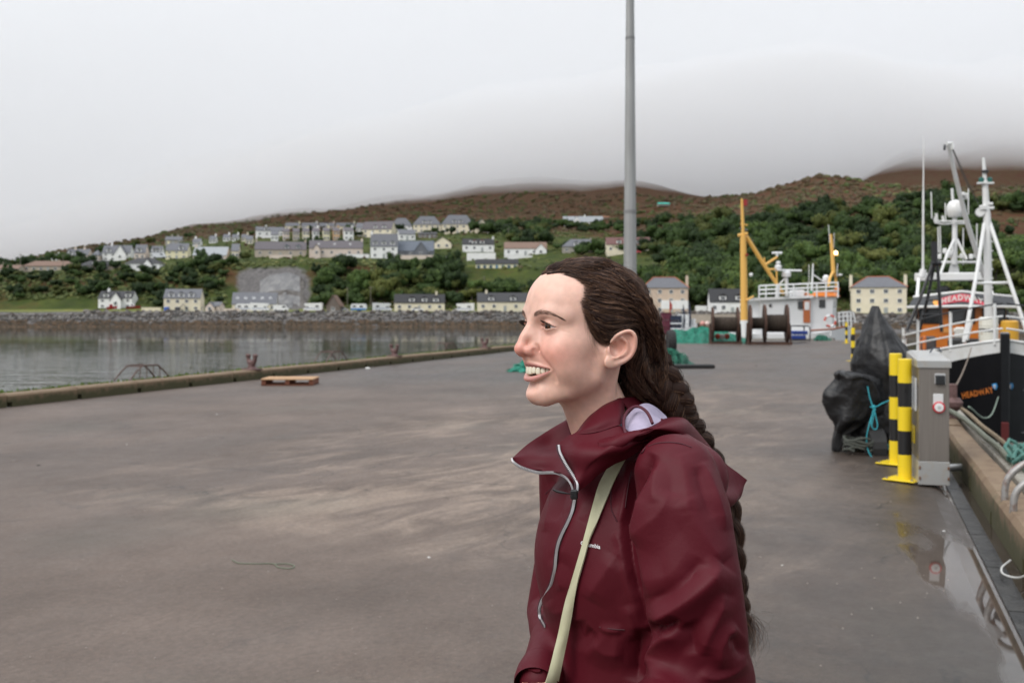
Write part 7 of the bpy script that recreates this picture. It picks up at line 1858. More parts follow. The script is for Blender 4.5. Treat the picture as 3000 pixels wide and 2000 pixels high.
 def twin(u, v, lab, one=False, s=1.0):
  e = empty('mooring_bollard', Q(u, v, .21), QRZ, lab, 'mooring bollard', 'rusty cast iron mooring bollards on the kerbs'); e.scale = (s, s, s)
  m = MB(); m.box((0, 0, .02), (.42, .32, .04), bev=.01); m.lathe((0, 0, .03), [(.15, 0), (.10, .03), (.075, .09), (.08, .13), (.10, .15)], 18); m.build('base', rust, e, smooth=True)
  for k in ((-1, 1) if not one else (0,)):
   m = MB()
   if one: m.lathe((0, 0, .14), [(.10, -.02), (.155, .05), (.165, .11), (.12, .17), (.06, .19)], 20); m.box((.0, 0, .41), (.15, .15, .24), bev=.012)
   else: m.tube([(k * .02, 0, .14), (k * .08, 0, .19), (k * .12, 0, .23), (k * .135, 0, .30)], [.08, .062, .048, .044], 12); m.lathe((k * .135, 0, .30), [(.044, 0), (.058, .015), (.06, .05), (.04, .075), (.001, .08)], 14)
   m.build('horn' if not one else 'post', rust, e, smooth=not one)
  return e
 for u, t in ((20.6, 'rusty twin-horned mooring bollard on the left kerb near the wooden pallet'), (28.3, 'rusty mooring bollard, middle of the three on the left kerb'), (36.2, 'rusty mooring bollard on the left kerb closest to the woman\'s face'), (44, 'rusty mooring bollard on the left kerb behind the woman\'s head'), (51.6, 'farthest rusty mooring bollard on the left kerb')): twin(u, VL - .2, t).rotation_euler = (0, 0, QRZ + R(70))
 twin(14.1, 1.10, 'single-posted rusty mooring bollard with ropes beside the steel cabinet', True, .82)
 for u, t in ((23.5, 'rusty mooring bollard on the right kerb behind the tarpaulin'), (34, 'rusty mooring bollard on the right kerb beside the fishing boat')): twin(u, 1.1, t)
 # ---- ladder hoops on the kerbs
 gal = mat('galvanised', (.34, .33, .32), rough=.5, metal=.6, noise=(20, (.20, .13, .10), .5, .7)); rtube = mat('rusted_tube', (.11, .07, .06), rough=.8)
 for u, t in ((17.2, 'rusty ladder guard standing over the left kerb, nearest of its kind'), (25.0, 'rusty ladder guard on the left kerb between two mooring bollards'), (33.2, 'far rusty ladder guard on the left kerb')):
  e = empty('ladder_guard', Q(u, VL - .36, .2), QRZ, t, 'ladder guard', 'ladder guards on the left kerb')
  for y in (0, .36):
   m = MB(); m.tube([(-.62, y, 0), (-.42, y, .17), (-.22, y, .29), (.22, y, .29), (.42, y, .17), (.62, y, 0)], .016, 6); m.build('rail', rtube, e)
  m = MB()
  for x in (-.3, -.1, .1, .3): m.tube([(x, 0, .02), (x, 0, .27)], .010, 5); m.tube([(x, 0, .27), (x, .36, .27)], .010, 5)
  m.build('bars', rtube, e)
 for (pa, pb, lab) in (((2919, 1417), (2990, 1490), 'x'),):
  pass
 e = empty('ladder_rails', Q(7.6, 1.05, .0), QRZ, 'pair of curved galvanised ladder rails bent over the right kerb', 'ladder rails')
 for k, (du, top) in enumerate(((.42, .50), (-.02, .47))):
  m = MB(); z0 = .20; P_ = [(du, .02 + .06, z0), (du, .0 + .06, z0 + (top - z0) * .55), (du, -.05, top - .02), (du, -.14, top), (du, -.25, top - .06), (du, -.32, top - .22), (du, -.34, -.3), (du, -.34, -2.6)]
  m.tube(catmull(P_, 26), .024, 12); m.build('rail', gal, e, smooth=True)
  m = MB(); P_ = [(du + .10, .07, z0), (du + .10, .05, z0 + (top - z0) * .5), (du + .10, -.03, top - .05), (du + .08, -.12, top - .01)]
  if k == 0: m.tube(catmull(P_, 14), .022, 10); m.build('brace', mat('rail_rust', (.23, .09, .075), rough=.7), e, smooth=True)
 for i in range(8):
  m = MB(); m.tube([(-.02, -.34, .05 - i * .3), (.42, -.34, .05 - i * .3)], .014, 6); m.build('rung', gal, e)
 # ---- ropes on the right kerb
 rg = mat('rope_grey_green', (.20, .21, .165), rough=.95, noise=(60, (.10, .11, .09), .4, .65)); rb = mat('rope_tan', (.26, .20, .13), rough=.95, noise=(60, (.13, .10, .07), .4, .65)); rt = mat('rope_teal', (.05, .16, .14), rough=.9, noise=(50, (.10, .20, .17), .4, .6))
 K = lambda u, v, z: Q(u, v, z)
 o = twist_rope('mooring_rope', [K(16.5, 1.02, .30), K(14.6, 1.00, .33), K(13.6, 1.12, .30), K(12.6, 1.18, .29), K(11.4, 1.21, .28), K(10.6, 1.24, .27), K(9.9, 1.27, .22), K(9.4, 1.42, .0), K(9.2, 1.5, -.5)], .030, rg); tag(o, 'thick grey-green mooring rope led along the white timber of the right kerb', 'rope')
 o = twist_rope('mooring_rope', [K(14.2, 1.2, .34), K(13.4, 1.24, .33), K(12.4, 1.27, .30), K(11.3, 1.31, .29), K(10.5, 1.33, .27), K(9.7, 1.36, .23), K(9.2, 1.44, .10), K(9.0, 1.52, -.4)], .024, rb); tag(o, 'tan mooring rope lying beside the thicker green one on the kerb', 'rope')
 cl = MB(); rs = np.random.RandomState(4)
 for k in range(9):
  c0 = K(9.75 + rs.uniform(-.25, .35), 1.33 + rs.uniform(-.05, .06), .30 + rs.uniform(-.03, .06)); a0 = rs.rand() * 6; P_ = [c0 + Vector((.08 * math.cos(a0 + t), .11 * math.sin(a0 + t), .05 * math.sin(2 * t + k))) * rs.uniform(.7, 1.1) for t in np.linspace(0, 5.6, 12)]; cl.tube(P_, .017, 7)
 tag(cl.build('rope_tangle', rt, smooth=True), 'tangle of teal rope on the right kerb beside the ladder rails', 'rope')
 p0 = K(14.1, 1.30, .36); bow = Q(32.7, 3.8, -.9)
 o = MB(); o.tube(rope_pts([p0, p0.lerp(bow, .3) + Vector((0, 0, -.28)), p0.lerp(bow, .62) + Vector((0, 0, -.33)), bow], 50), .013, 6); tag(o.build('mooring_line', mat('line_pale_green', (.24, .30, .24), rough=.9), smooth=True), 'thin pale green line hanging from the bollard towards the black bow', 'rope')
 p0 = Q(15.0, 1.12, .35); bow = Q(31.8, 3.0, .55); o = MB(); o.tube(rope_pts([p0, p0.lerp(bow, .5) + Vector((0, 0, -.10)), bow], 30), .016, 6); tag(o.build('mooring_line', mat('line_tan', (.17, .13, .10), rough=.9), smooth=True), 'tan mooring line rising from behind the cabinet to the white bulwark', 'rope')
 o = twist_rope('cord_scrap', [GX(2960, 1640) , GX(2935, 1662), GX(2942, 1682), GX(2990, 1690), GX(3040, 1660)], .006, mat('cord_white', (.5, .5, .48), rough=.9)); tag(o, 'scrap of pale cord lying in the wet gutter at the right edge', 'rope')
 # ---- covered machine
 build_covered()
 # ---- dark rusty post and hook gear at the far right over the kerb
 e = empty('ladder_post', Q(10.6, 1.62, 0), QRZ, 'dark rusty post with a black box and shackle in front of the black bow', 'post'); dr_ = mat('post_rust', (.035, .02, .018), rough=.7, noise=(12, (.11, .04, .03), .5, .7))
 m = MB(); m.tube([(0, 0, -2.5), (0, 0, .30), (.03, -.01, .62), (.05, -.03, .86)], .030, 10); m.build('post', dr_, e, smooth=True); m = MB(); m.box((.05, -.13, .88), (.12, .16, .14), bev=.015); m.build('black_box', mat('rubber_black', (.012, .012, .012), rough=.8), e)
 m = MB(); m.tube([(.04, -.05, .95), (.04, -.09, 1.02), (.04, -.16, 1.06), (.04, -.2, 1.02)], .013, 7); m.lathe((.05, -.15, .74), [(.001, -.06), (.05, -.04), (.055, .03), (.001, .07)], 12); m.build('shackle', dr_, e, smooth=True); m = MB(); m.tube([(.02, -.30, -2.5), (.02, -.30, .55)], .012, 6); m.tube([(0, -.02, .2), (.02, -.30, .2)], .012, 6); m.tube([(0, -.02, .5), (.02, -.30, .5)], .012, 6); m.build('side_rail', dr_, e)
 # ---- pallet
 w = mat('pallet_wood', (.50, .31, .17), rough=.8, noise=(5, (.36, .22, .12), .4, .65, (1, 8, 8)), bump=(40, .4, .004)); wd = mat('pallet_dark', (.16, .055, .03), rough=.85)
 c = GX(842, 1129); e = empty('pallet', c, R(2), 'lone wooden pallet lying on the wet quay beside the left kerb', 'pallet')
 for i in range(7): m = MB(); m.box((0, i * .125 - .0, .135), (1.10, .10, .022)); m.build('deck_board', w, e)
 for i in range(3):
  m = MB(); m.box((-.50 + i * .5, .375, .072), (.09, .8, .10)); m.build('bearer', wd, e)
  m = MB(); m.box((0, .04 + i * .335, .011), (1.10, .10, .022)); m.build('bottom_board', wd, e)
 # ---- small litter
 o = twist_rope('cord_scrap', [GX(680, 1641), GX(700, 1650), GX(745, 1652), GX(800, 1652), GX(815, 1662), GX(850, 1666), GX(862, 1658), GX(840, 1652), GX(808, 1653)], .0035, mat('cord_green', (.16, .18, .13), rough=.9), n=120); o.location.z = .004; tag(o, 'thin looped piece of green cord lying on the concrete in the foreground', 'cord')
 pl_ = mat('litter_white', (.7, .7, .68), rough=.6); dl = mat('litter_dark', (.02, .018, .018), rough=.8)
 for (px, row, s, mm, lab) in ((1256, 1632, .010, pl_, 'small white shell on the concrete left of the woman\'s jacket'), (113, 1363, .022, dl, 'small dark stone on the quay at far left'), (1078, 1079, .09, pl_, 'small white scrap beside the left kerb'), (2765, 1555, .012, pl_, 'pale scrap on the wet quay below the cabinet'), (635, 1213, .014, pl_, 'tiny white chip on the quay left of centre'), (372, 1302, .012, pl_, 'tiny white chip on the pale concrete at left'), (2292, 1655, .009, pl_, 'pale chip on the quay right of the woman\'s sleeve'), (2215, 1112 - 40, .05, dl, 'dark scrap on the quay beside the green net')):
  m = MB(); rs = np.random.RandomState(int(px)); V = [(s * math.cos(a) * rs.uniform(.6, 1.2), s * math.sin(a) * rs.uniform(.4, .9), .001) for a in np.linspace(0, 5.3, 7)]; n = 7
  V += [(v[0] * .5, v[1] * .5, s * .35) for v in V]; m.add(V, [tuple(reversed(range(n))), tuple(range(n, 2 * n))] + [(i, (i + 1) % n, n + (i + 1) % n, n + i) for i in range(n)])
  tag(m.build('litter', mm, loc=GX(px, row)), lab, 'litter')
 g = MB(); rs = np.random.RandomState(12)       # grit and shell chips all over the nearer quay
 for i in range(1500):
  u = rs.uniform(2.2, 16) ; v = rs.uniform(-10, .5); c = Q(u, v, .002); s = rs.uniform(.0018, .006) * (1 + u * .05); a = rs.rand() * 6
  g.add([c + Vector((s * math.cos(a), s * math.sin(a), 0)), c + Vector((s * math.cos(a + 2.1), s * math.sin(a + 2.1), 0)), c + Vector((s * math.cos(a + 4.2), s * math.sin(a + 4.2), 0)), c + Vector((0, 0, s * .8))], [(0, 1, 3), (1, 2, 3), (2, 0, 3)])
 tag(g.build('grit', mat('grit_pale', (.27, .23, .20), rough=.8)), 'pale grit and shell chips scattered over the quay', 'grit', kind='stuff')
 # ---- tall lamp mast
 b = GX(1846, 1100); e = empty('lamp_mast', b, R(12), 'tall tapering grey galvanised lamp mast rising behind the woman out of the frame', 'lamp mast')
 gm = mat('mast_grey', (.36, .365, .36), rough=.5, metal=.35, noise=(1.2, (.28, .28, .275), .35, .65, (3, 3, .5)), bump=(9, .15, .01))
 cuts = [0, 4.05, 8.3, 12.6, 17.0]; rad = lambda z: .170 - .0078 * z
 for i in range(4):
  m = MB(); m.lathe((0, 0, 0), [(rad(cuts[i]) + .004 * (3 - i), cuts[i]), (rad(cuts[i + 1]) + .004 * (3 - i), cuts[i + 1])], 12); m.build('mast_section', gm, e, smooth=False)
 m = MB(); m.box((0, 0, .02), (.6, .6, .04)); m.box((0, -.165, 1.0), (.14, .03, .5), bev=.01); m.build('base', gm, e)
 m = MB(); m.tube([(-.9, 0, 17), (.9, 0, 17)], .05, 8)
 m.build('crossarm', gm, e)
 for x in (-.7, .7): m = MB(); m.box((x, -.15, 16.85), (.5, .35, .16), bev=.03); m.build('lamp_head', gm, e)
 m = MB(); m.lathe((0, 0, 0), [(rad(4.05) + .020, 3.98), (rad(4.05) + .020, 4.06)], 12); m.lathe((0, 0, 0), [(rad(8.3) + .014, 8.24), (rad(8.3) + .014, 8.30)], 12); m.build('collar', mat('mast_collar', (.20, .20, .20), rough=.6), e)
def tarp_mat():
 m = mat('tarpaulin', (.009, .009, .010), rough=.44, spec=.40, bump=(34, .45, .012)); return m
def crumple(V, seed):
 V = np.array(V); c = V.mean(0); d = V - c; d[:, 2] *= .3; d /= np.linalg.norm(d, axis=1)[:, None] + 1e-6
 a = .3 - np.abs(fbm(V * 4.2 + 3, 2, seed)); b = .3 - np.abs(fbm(V @ np.array([[.8, 0, .6], [0, 1, 0], [-.6, 0, .8]]) * 8.5, 2, seed + 1))
 low = np.clip(V[:, 2] * 4, 0, 1)
 return [tuple(v) for v in V + d * ((.040 * a + .016 * b) * low)[:, None]]
def build_covered():
 """black tarpaulin lashed over machinery: peaked main heap and a low drooping lobe"""
 c0 = GX(2560, 1318); tm = tarp_mat(); e = empty('covered_machine', c0, 0, 'machinery wrapped in a black plastic tarpaulin tied with turquoise rope', 'covered machine')
 sc = c0.y / 3000
 def L2(px, row): return ((px - 2560) * sc, (1318 - row) * sc)
 # outline radii by height for the main heap: left edge, right edge in the picture
 rows = [(898, 2563, 2577), (930, 2545, 2592), (975, 2528, 2622), (1020, 2512, 2655), (1065, 2506, 2672), (1110, 2512, 2684), (1150, 2516, 2682), (1182, 2500, 2670), (1215, 2490, 2690), (1260, 2490, 2700), (1300, 2512, 2690)]
 nt_, nz = 150, 100; V = []; F = []
 for j in range(nz + 1):
  t = j / nz; rr = np.interp(t, np.linspace(0, 1, len(rows)), [r[0] for r in rows]); a = np.interp(rr, [r[0] for r in rows], [r[1] for r in rows]); b = np.interp(rr, [r[0] for r in rows], [r[2] for r in rows])
  xa, z = L2(a, rr); xb, _ = L2(b, rr); cx = (xa + xb) / 2; rx = (xb - xa) / 2; ry = rx * .95 + .05
  tie = math.exp(-((rr - 1182) / 24.0) ** 2)
  for k in range(nt_):
   th = 2 * math.pi * k / nt_
   f = 1 + (.02 + .09 * t * (1 - tie)) * math.sin(th * 4 + 1.6 * math.sin(t * 3.4 + 1) + t * 1.5) * min(1, t * 2.5) + .035 * tie * math.sin(th * 11 + t * 9) + .10 * min(1, t * 3) * float(vnoise(np.array([math.cos(th) * 1.7, math.sin(th) * 1.7, t * 4.5]), 3)) + .05 * (.3 - abs(float(vnoise(np.array([math.cos(th) * 3.2 + t * 2, math.sin(th) * 3.2, t * 5 + 4]), 13))))
   pl = abs(math.sin(th * 2.5 + t * 1.2 + .8)); f += -.07 * (1 - pl) ** 3 * min(1, t * 4)
   zz = z + (.045 * math.sin(th * 5 + 2) + .03 * math.sin(th * 11) if j == nz else 0)
   V.append((cx + rx * f * math.cos(th), .05 + ry * f * math.sin(th), max(zz, .03)))
 for j in range(nz):
  for k in range(nt_): F.append((j * nt_ + k, (j + 1) * nt_ + k, (j + 1) * nt_ + (k + 1) % nt_, j * nt_ + (k + 1) % nt_))
 V = crumple(V, 5); F.append(tuple(range(nt_))); m = MB(); m.add(V, F); me = m.mesh('tarpaulin', True, 60); obj('tarpaulin', me, e, tm)
 # drooping lobe to the left
 lob = [(1088, 2440, 2474), (1096, 2432, 2530), (1110, 2427, 2570), (1140, 2425, 2595), (1175, 2422, 2600), (1205, 2424, 2580), (1235, 2430, 2530), (1262, 2434, 2476), (1290, 2434, 2462), (1312, 2433, 2458), (1326, 2434, 2455)]
 nz = 90; V = []; F = []
 for j in range(nz + 1):
  t = j / nz; rr = np.interp(t, np.linspace(0, 1, len(lob)), [r[0] for r in lob]); a = np.interp(rr, [r[0] for r in lob], [r[1] for r in lob]); b = np.interp(rr, [r[0] for r in lob], [r[2] for r in lob])
  xa, z = L2(a, rr); xb, _ = L2(b, rr); cx = (xa + xb) / 2; rx = (xb - xa) / 2; ry = min(rx * .8 + .04, .22)
  for k in range(nt_):
   th = 2 * math.pi * k / nt_; f = 1 + .05 * math.sin(th * 4 + t * 5 + 1) + .16 * float(vnoise(np.array([math.cos(th) * 2.0, math.sin(th) * 2.0, t * 6 + 20]), 4)) + .16 * (.3 - abs(float(vnoise(np.array([math.cos(th) * 2.6 + t * 3, math.sin(th) * 2.6, t * 5 + 9]), 14))))
   V.append((cx + rx * f * math.cos(th), -.16 + ry * f * math.sin(th) + .10 * t, max(z + .012 * math.sin(th * 7), .004)))
 for j in range(nz):
  for k in range(nt_): F.append((j * nt_ + k, (j + 1) * nt_ + k, (j + 1) * nt_ + (k + 1) % nt_, j * nt_ + (k + 1) % nt_))
 V = crumple(V, 9); F.append(tuple(range(nt_))); F.append(tuple(reversed(range(nz * nt_, (nz + 1) * nt_)))); m = MB(); m.add(V, F); obj('tarpaulin', m.mesh('tarpaulin', True, 60), e, tm)
 tr = mat('rope_turquoise', (.02, .26, .33), rough=.8, noise=(80, (.04, .36, .42), .4, .6))
 def LP(px, row, y): x, z = L2(px, row); return (x, y, z)
 m = MB()
 m.tube(rope_pts([LP(2511, 1125, -.34), LP(2514, 1150, -.36), LP(2520, 1175, -.38), LP(2524, 1182, -.40)]), .006, 6)
 m.tube(rope_pts([LP(2512, 1182, -.40), LP(2530, 1181, -.40), LP(2550, 1172, -.38), LP(2580, 1160, -.37), LP(2614, 1146, -.34)]), .006, 6)
 m.tube(rope_pts([LP(2524, 1186, -.41), LP(2512, 1215, -.43), LP(2503, 1245, -.44), LP(2500, 1270, -.43), LP(2504, 1300, -.42), LP(2515, 1325, -.46), LP(2545, 1352, -.5)]), .006, 6)
 m.tube(rope_pts([LP(2521, 1186, -.42), LP(2512, 1220, -.44), LP(2514, 1238, -.45), LP(2524, 1244, -.45), LP(2529, 1232, -.45), LP(2525, 1205, -.43), LP(2522, 1186, -.42)]), .006, 6)
 m.tube(rope_pts([LP(2526, 1186, -.42), LP(2518, 1215, -.43), LP(2514, 1235, -.44)]), .006, 6)
 m.lathe(LP(2522, 1182, -.41), [(.001, -.022), (.022, -.012), (.024, .012), (.001, .022)], 10); m.build('lashing', tr, e, smooth=True)
 m = MB(); m.box(LP(2565, 1262, .15), (.62, .6, .40), bev=.05); m.lathe(LP(2540, 1300, -.2), [(.001, -.1), (.2, -.08), (.22, .08), (.001, .1)], 18, axis='X'); m.build('machine_body', mat('machine_dark', (.018, .018, .018), rough=.7), e)
 m = MB(); m.box(LP(2560, 1300, -.26), (.16, .04, .07), bev=.01); m.build('machine_panel', mat('machine_teal', (.02, .20, .20), rough=.5), e)
 m = MB(); rs = np.random.RandomState(8)
 for k in range(6):
  a0 = rs.rand() * 6; c = Vector(LP(2490, 1312, -.3)); m.tube([c + Vector((.16 * math.cos(a0 + t), .13 * math.sin(a0 + t), .02 + .05 * k * .5 + .02 * math.sin(3 * t))) for t in np.linspace(0, 5.2, 14)], .014, 6)
 tag(m.build('rope_coil', mat('rope_dark', (.06, .065, .055), rough=.9), smooth=True, loc=c0), 'dark coil of old rope on the ground at the foot of the tarpaulin', 'rope')
# ---- net drums, nets, fish boxes at the pier end
def net_heap(name, outline, y0, depth, col, label, seed=0, bumps=9, n=70):
 """heap of netting: low uneven mound with ridges; outline gives (px,row of the top) along its base row"""
 rs = np.random.RandomState(seed); base = outline['base']; d = 3000 * H / (base - HOR); sc = d / 3000; xs = [o[0] for o in outline['top']]; x0, x1 = min(xs), max(xs)
 V = []; F = []; ny = 22
 for i in range(n + 1):
  px = x0 + (x1 - x0) * i / n; h = (base - np.interp(px, xs, [o[1] for o in outline['top']])) * sc; x = (px - 1500) * sc
  for j in range(ny + 1):
   t = j / ny; env = math.sin(math.pi * min(1, t * 1.02)) ** 1.25; z = .92 * h * env * (1 + .55 * float(fbm(np.array([x * 2.4 + seed, t * depth * 2.4, seed]), 4, seed))) + .10 * h * abs(math.sin(x * 7 + t * 9 + 3 * math.sin(t * 5 + x))) * env
   V.append((x * (1 + t * depth / d) + .05 * math.sin(t * 20 + i), d + t * depth - .15 * math.sin(i * .7) * (1 - t), max(z, .003) if 0 < j < ny else .003))
 for i in range(n):
  for j in range(ny): a = i * (ny + 1) + j; F.append((a, a + ny + 1, a + ny + 2, a + 1))
 c = np.array([(x0 + x1) / 2 * sc - 1500 * sc, d, 0]); V = [tuple(np.array(v) - c) for v in V]
 m = MB(); m.add(V, F); nm = mat('netting_%s' % col[0], col[1], rough=.8, noise=(9, col[2], .38, .62), bump=(70, 1.0, .03))
 e = empty(name, tuple(c), 0, label, 'fishing net'); m.build('netting', nm, e, smooth=True)
 m = MB()
 for k in range(16):            # loose twine and float lines over it
  i = rs.randint(3, n - 22); j = rs.randint(2, ny - 5); P_ = []
  for s in range(16): a = min(n, i + s) * (ny + 1) + max(1, min(ny - 1, int(j + 3 * math.sin(s * .5 + k)))); P_.append(Vector(V[a]) + Vector((0, -.02, .03 + .03 * math.sin(s + k))))
  m.tube(P_, .012, 5)
 m.build('float_line', mat('line_%s' % col[0], col[2], rough=.9), e)
 return e
def build_pier_end():
 GREEN = ('green', (.007, .095, .062), (.012, .22, .145)); DK = ('dark_green', (.012, .06, .042), (.02, .14, .09)); TQ = ('jade', (.009, .15, .10), (.02, .26, .18))
 net_heap('net_heap', {'base': 1006, 'top': [(1962, 992), (1975, 966), (2010, 975), (2040, 962), (2075, 978), (2110, 970), (2150, 985), (2175, 992), (2196, 1003)]}, 0, 5.5, GREEN, 'wide heap of bright green fishing net in front of the net drums', 3)
 net_heap('net_heap', {'base': 992, 'top': [(2020, 975), (2042, 958), (2070, 955), (2082, 962), (2100, 985)]}, 0, 2.2, TQ, 'peaked pile of jade green net left of the first drum', 5, n=40)
 net_heap('net_heap', {'base': 1074, 'top': [(1890, 1030), (1950, 1030), (1975, 1036), (2005, 1044), (2022, 1062), (2036, 1072)]}, 0, 1.3, DK, 'dark green net bundle on a black mat behind the woman\'s neck', 7, n=50)
 net_heap('net_heap', {'base': 1090, 'top': [(1487, 1086), (1508, 1076), (1520, 1064), (1560, 1058), (1640, 1060)]}, 0, 1.0, TQ, 'green net corner showing just in front of the woman\'s mouth', 9, n=40)
 net_heap('net_heap', {'base': 998, 'top': [(2384, 993), (2400, 982), (2418, 981), (2432, 994)]}, 0, 1.4, DK, 'small rounded green net bundle before the white boat\'s bow', 11, n=30)
 m = MB(); p = GX(1990, 1078); m.box((0, 0, .05), (1.9, .5, .10), rz=R(4), bev=.02); tag(m.build('rubber_mat', mat('rubber_black', (.012, .012, .012), rough=.8), loc=p), 'black rubber strip under the dark green net bundle', 'rubber mat')
 # drums
 rust = mat('drum_rust', (.045, .022, .015), rough=.85, noise=(3.5, (.09, .042, .026), .4, .65), bump=(12, .5, .02)); pale = mat('drum_worn', (.12, .075, .05), rough=.8, noise=(4, (.16, .15, .13), .45, .65)); coil = mat('drum_rope', (.050, .036, .026), rough=.9, bump=(40, 1, .03))
 def drum(px, row, w, rad, lab, mid=None, d=None, lean=0):
  d = d or 3000 * H / (row - HOR); z = H - (row - HOR) * d / 3000; x = (px - 1500) * d / 3000; e = empty('net_drum', (x, d, 0), R(-9), lab, 'net drum', 'rusty net drums at the end of the pier')
  zc = rad + .10
  flanges = [-w / 2, w / 2] + ([mid] if mid is not None else [])
  for fx in flanges:
   m = MB(); m.lathe((fx, 0, zc), [(.12, -.03), (rad * .94, -.03), (rad, -.05), (rad, .05), (rad * .94, .03), (.12, .03)], 32, axis='X'); m.build('flange', rust, e, smooth=False)
   m = MB()
   for a in range(6): an = a * math.pi / 3; m.tube([(fx + .05, .1 * math.cos(an), zc + .1 * math.sin(an)), (fx + .05, rad * .92 * math.cos(an), zc + rad * .92 * math.sin(an))], .03, 4)
   m.build('spokes', pale, e)
  m = MB(); m.lathe((0, 0, zc), [(.10, -w / 2), (.10, w / 2)], 16, axis='X'); m.build('axle', rust, e)
  m = MB(); n = 34
  a0 = mid if mid is not None else -w / 2
  for (u0, u1) in ([(-w / 2, mid), (mid, w / 2)] if mid is not None else [(-w / 2, w / 2)]):
   rr_ = rad * (.42 if mid is None else (.30 if u0 < 0 and u1 < w / 2 else .46)); prof = []
   for i in range(n + 1): prof.append((rr_ * (1 + .05 * math.sin(i * 1.9)) + .012 * (i % 2), u0 + .06 + (u1 - u0 - .12) * i / n))
   m.lathe((0, 0, zc), prof, 20, axis='X')
  m.build('wound_rope', coil, e)
  for fx in (-w / 2 - .12, w / 2 + .12):
   m = MB(); m.tube([(fx, -rad * .75, .05), (fx, 0, zc)], .05, 4); m.tube([(fx, rad * .75, .05), (fx, 0, zc)], .05, 4); m.box((fx, 0, .05), (.12, rad * 1.8, .10)); m.build('frame', rust, e)
  m = MB(); m.box((0, -rad * .7, .05), (w + .3, .10, .10)); m.box((0, rad * .7, .05), (w + .3, .10, .10)); m.build('cross_beam', rust, e)
 drum(2124, 990, 1.22, .86, 'left net drum with a pale rimmed flange beside the yellow mast', d=51)
 drum(2251, 1000, 1.75, .92, 'wide net drum with three dark flanges in front of the white boat', mid=-.18, d=50)
 # trolley frame with blue box
 e = empty('trolley', GX(2345, 1003), R(3), 'black tubular trolley frame holding blue fish boxes beside the drums', 'trolley'); bt = mat('tube_black', (.012, .012, .014), rough=.4)
 m = MB(); m.tube([(-.5, 0, .08), (-.5, 0, .85), (.42, 0, .85), (.5, 0, .78), (.5, 0, .08)], .035, 8); m.tube([(-.5, .9, .08), (-.5, .9, .85), (.42, .9, .85), (.5, .9, .78), (.5, .9, .08)], .035, 8); m.box((0, .45, .12), (1.05, .95, .05)); m.build('frame', bt, e)
 for i, z in enumerate((.26, .5)): m = MB(); m.box((.0 + .1 * i, .45, z), (.75, .5, .2), bev=.03); m.build('side_box', mat('box_blue', (.02, .05, .25), rough=.5), e)
 # stack of fish boxes and polystyrene behind her hair
 st = mat('polystyrene', (.78, .79, .80), rough=.7); db = mat('box_navy', (.025, .035, .07), rough=.6); mr = mat('box_maroon', (.12, .02, .04), rough=.6)
 d = 60
 def P(px, row): return Vector(((px - 1500) * d / 3000, d, H - (row - HOR) * d / 3000))
 def crate(px, row, w, h, mm, lab, dy=0, dp=.7):
  m = MB(); m.box((0, 0, h * .42), (w, dp, h * .84), bev=.02); m.box((0, 0, h * .92), (w + .05, dp + .05, h * .14), bev=.01); m.box((-w * .25, -dp / 2 - .02, h * .45), (.05, .04, h * .7)); m.box((w * .25, -dp / 2 - .02, h * .45), (.05, .04, h * .7)); p = P(px, row); p.y += dy; p.z = max(p.z, 0); tag(m.build('fish_box', mm, loc=p), lab, 'fish box', 'fish boxes stacked behind the green nets')
 q = MB(); q.box(Q(66, -7.5, -1.6), (9, 12, 3.1), rz=QRZ); tag(q.build('pier_head', MATS['pier_concrete']), kind='structure')
 k = 0
 for j in range(4): crate(1978, 985 - j * 15.5, .62, .28, db, 'navy fish box with white trim, %s in the stack behind the hair' % ('lowest', 'second from the bottom', 'third from the bottom', 'topmost')[j])
 for j in range(3):
  m = MB(); p = P(1978, 978 - j * 15.5); m.box((0, -.38, 0), (.66, .06, .07)); tag(m.build('white_lath', st, loc=p), 'white lath between the navy fish boxes, %s' % ('lowest', 'middle', 'topmost')[j], 'lath')
 for j in range(5): crate(2003 + (j % 2) * 3, 986 - j * 13, .60, .26, st, 'white polystyrene fish box, %s of the left stack' % ('bottom', 'second', 'middle', 'fourth', 'top')[j], .2)
 for j in range(4): crate(2028 - (j % 2) * 4, 984 - j * 12.5, .58, .25, st, 'white polystyrene fish box, %s of the right stack' % ('bottom', 'second', 'third', 'top')[j], .4)
 for j in range(3): crate(1952, 980 - j * 22, .55, .42, mr, 'maroon tub, %s of the stack nearest the woman\'s hair' % ('bottom', 'middle', 'top')[j], .1)
 # marker buoys with flags
 e = empty('marker_flag', P(1963, 980), 0, 'thin pole with a red flag rising behind the fish boxes', 'flag pole'); m = MB(); m.tube([(0, 0, 0), (0, 0, 2.0)], .035, 6); m.build('pole', mat('pole_red', (.35, .04, .03), rough=.6), e)
 m = MB(); m.add([(0, 0, 1.95), (.13, -.03, 1.75), (.10, .02, 1.45), (0, 0, 1.4), (0, .02, 1.95), (.13, -.01, 1.75), (.10, .04, 1.45), (0, .02, 1.4)], [(0, 1, 2, 3), (7, 6, 5, 4)]); m.build('flag', mat('flag_red', (.45, .04, .03), rough=.8), e)
 for (px, r0, r1, lab) in ((2001, 893, 985, 'left dark navy flag furled on its pole behind the white boxes'), (2018, 882, 985, 'right dark navy flag furled on its pole behind the white boxes')):
  p = P(px, 985); e = empty('marker_flag', p, 0, lab, 'flag pole'); hh = (r1 - r0) * d / 3000; m = MB(); m.tube([(0, 0, 0), (.02, 0, hh)], .03, 6); m.build('pole', bt, e)
  m = MB(); m.tube([(.02, 0, hh * .28), (.06, 0, hh * .5), (.04, 0, hh * .8), (.02, 0, hh * .97)], [.20, .22, .17, .05], 10, flat=.35); m.build('flag', mat('flag_navy', (.02, .025, .045), rough=.8), e)
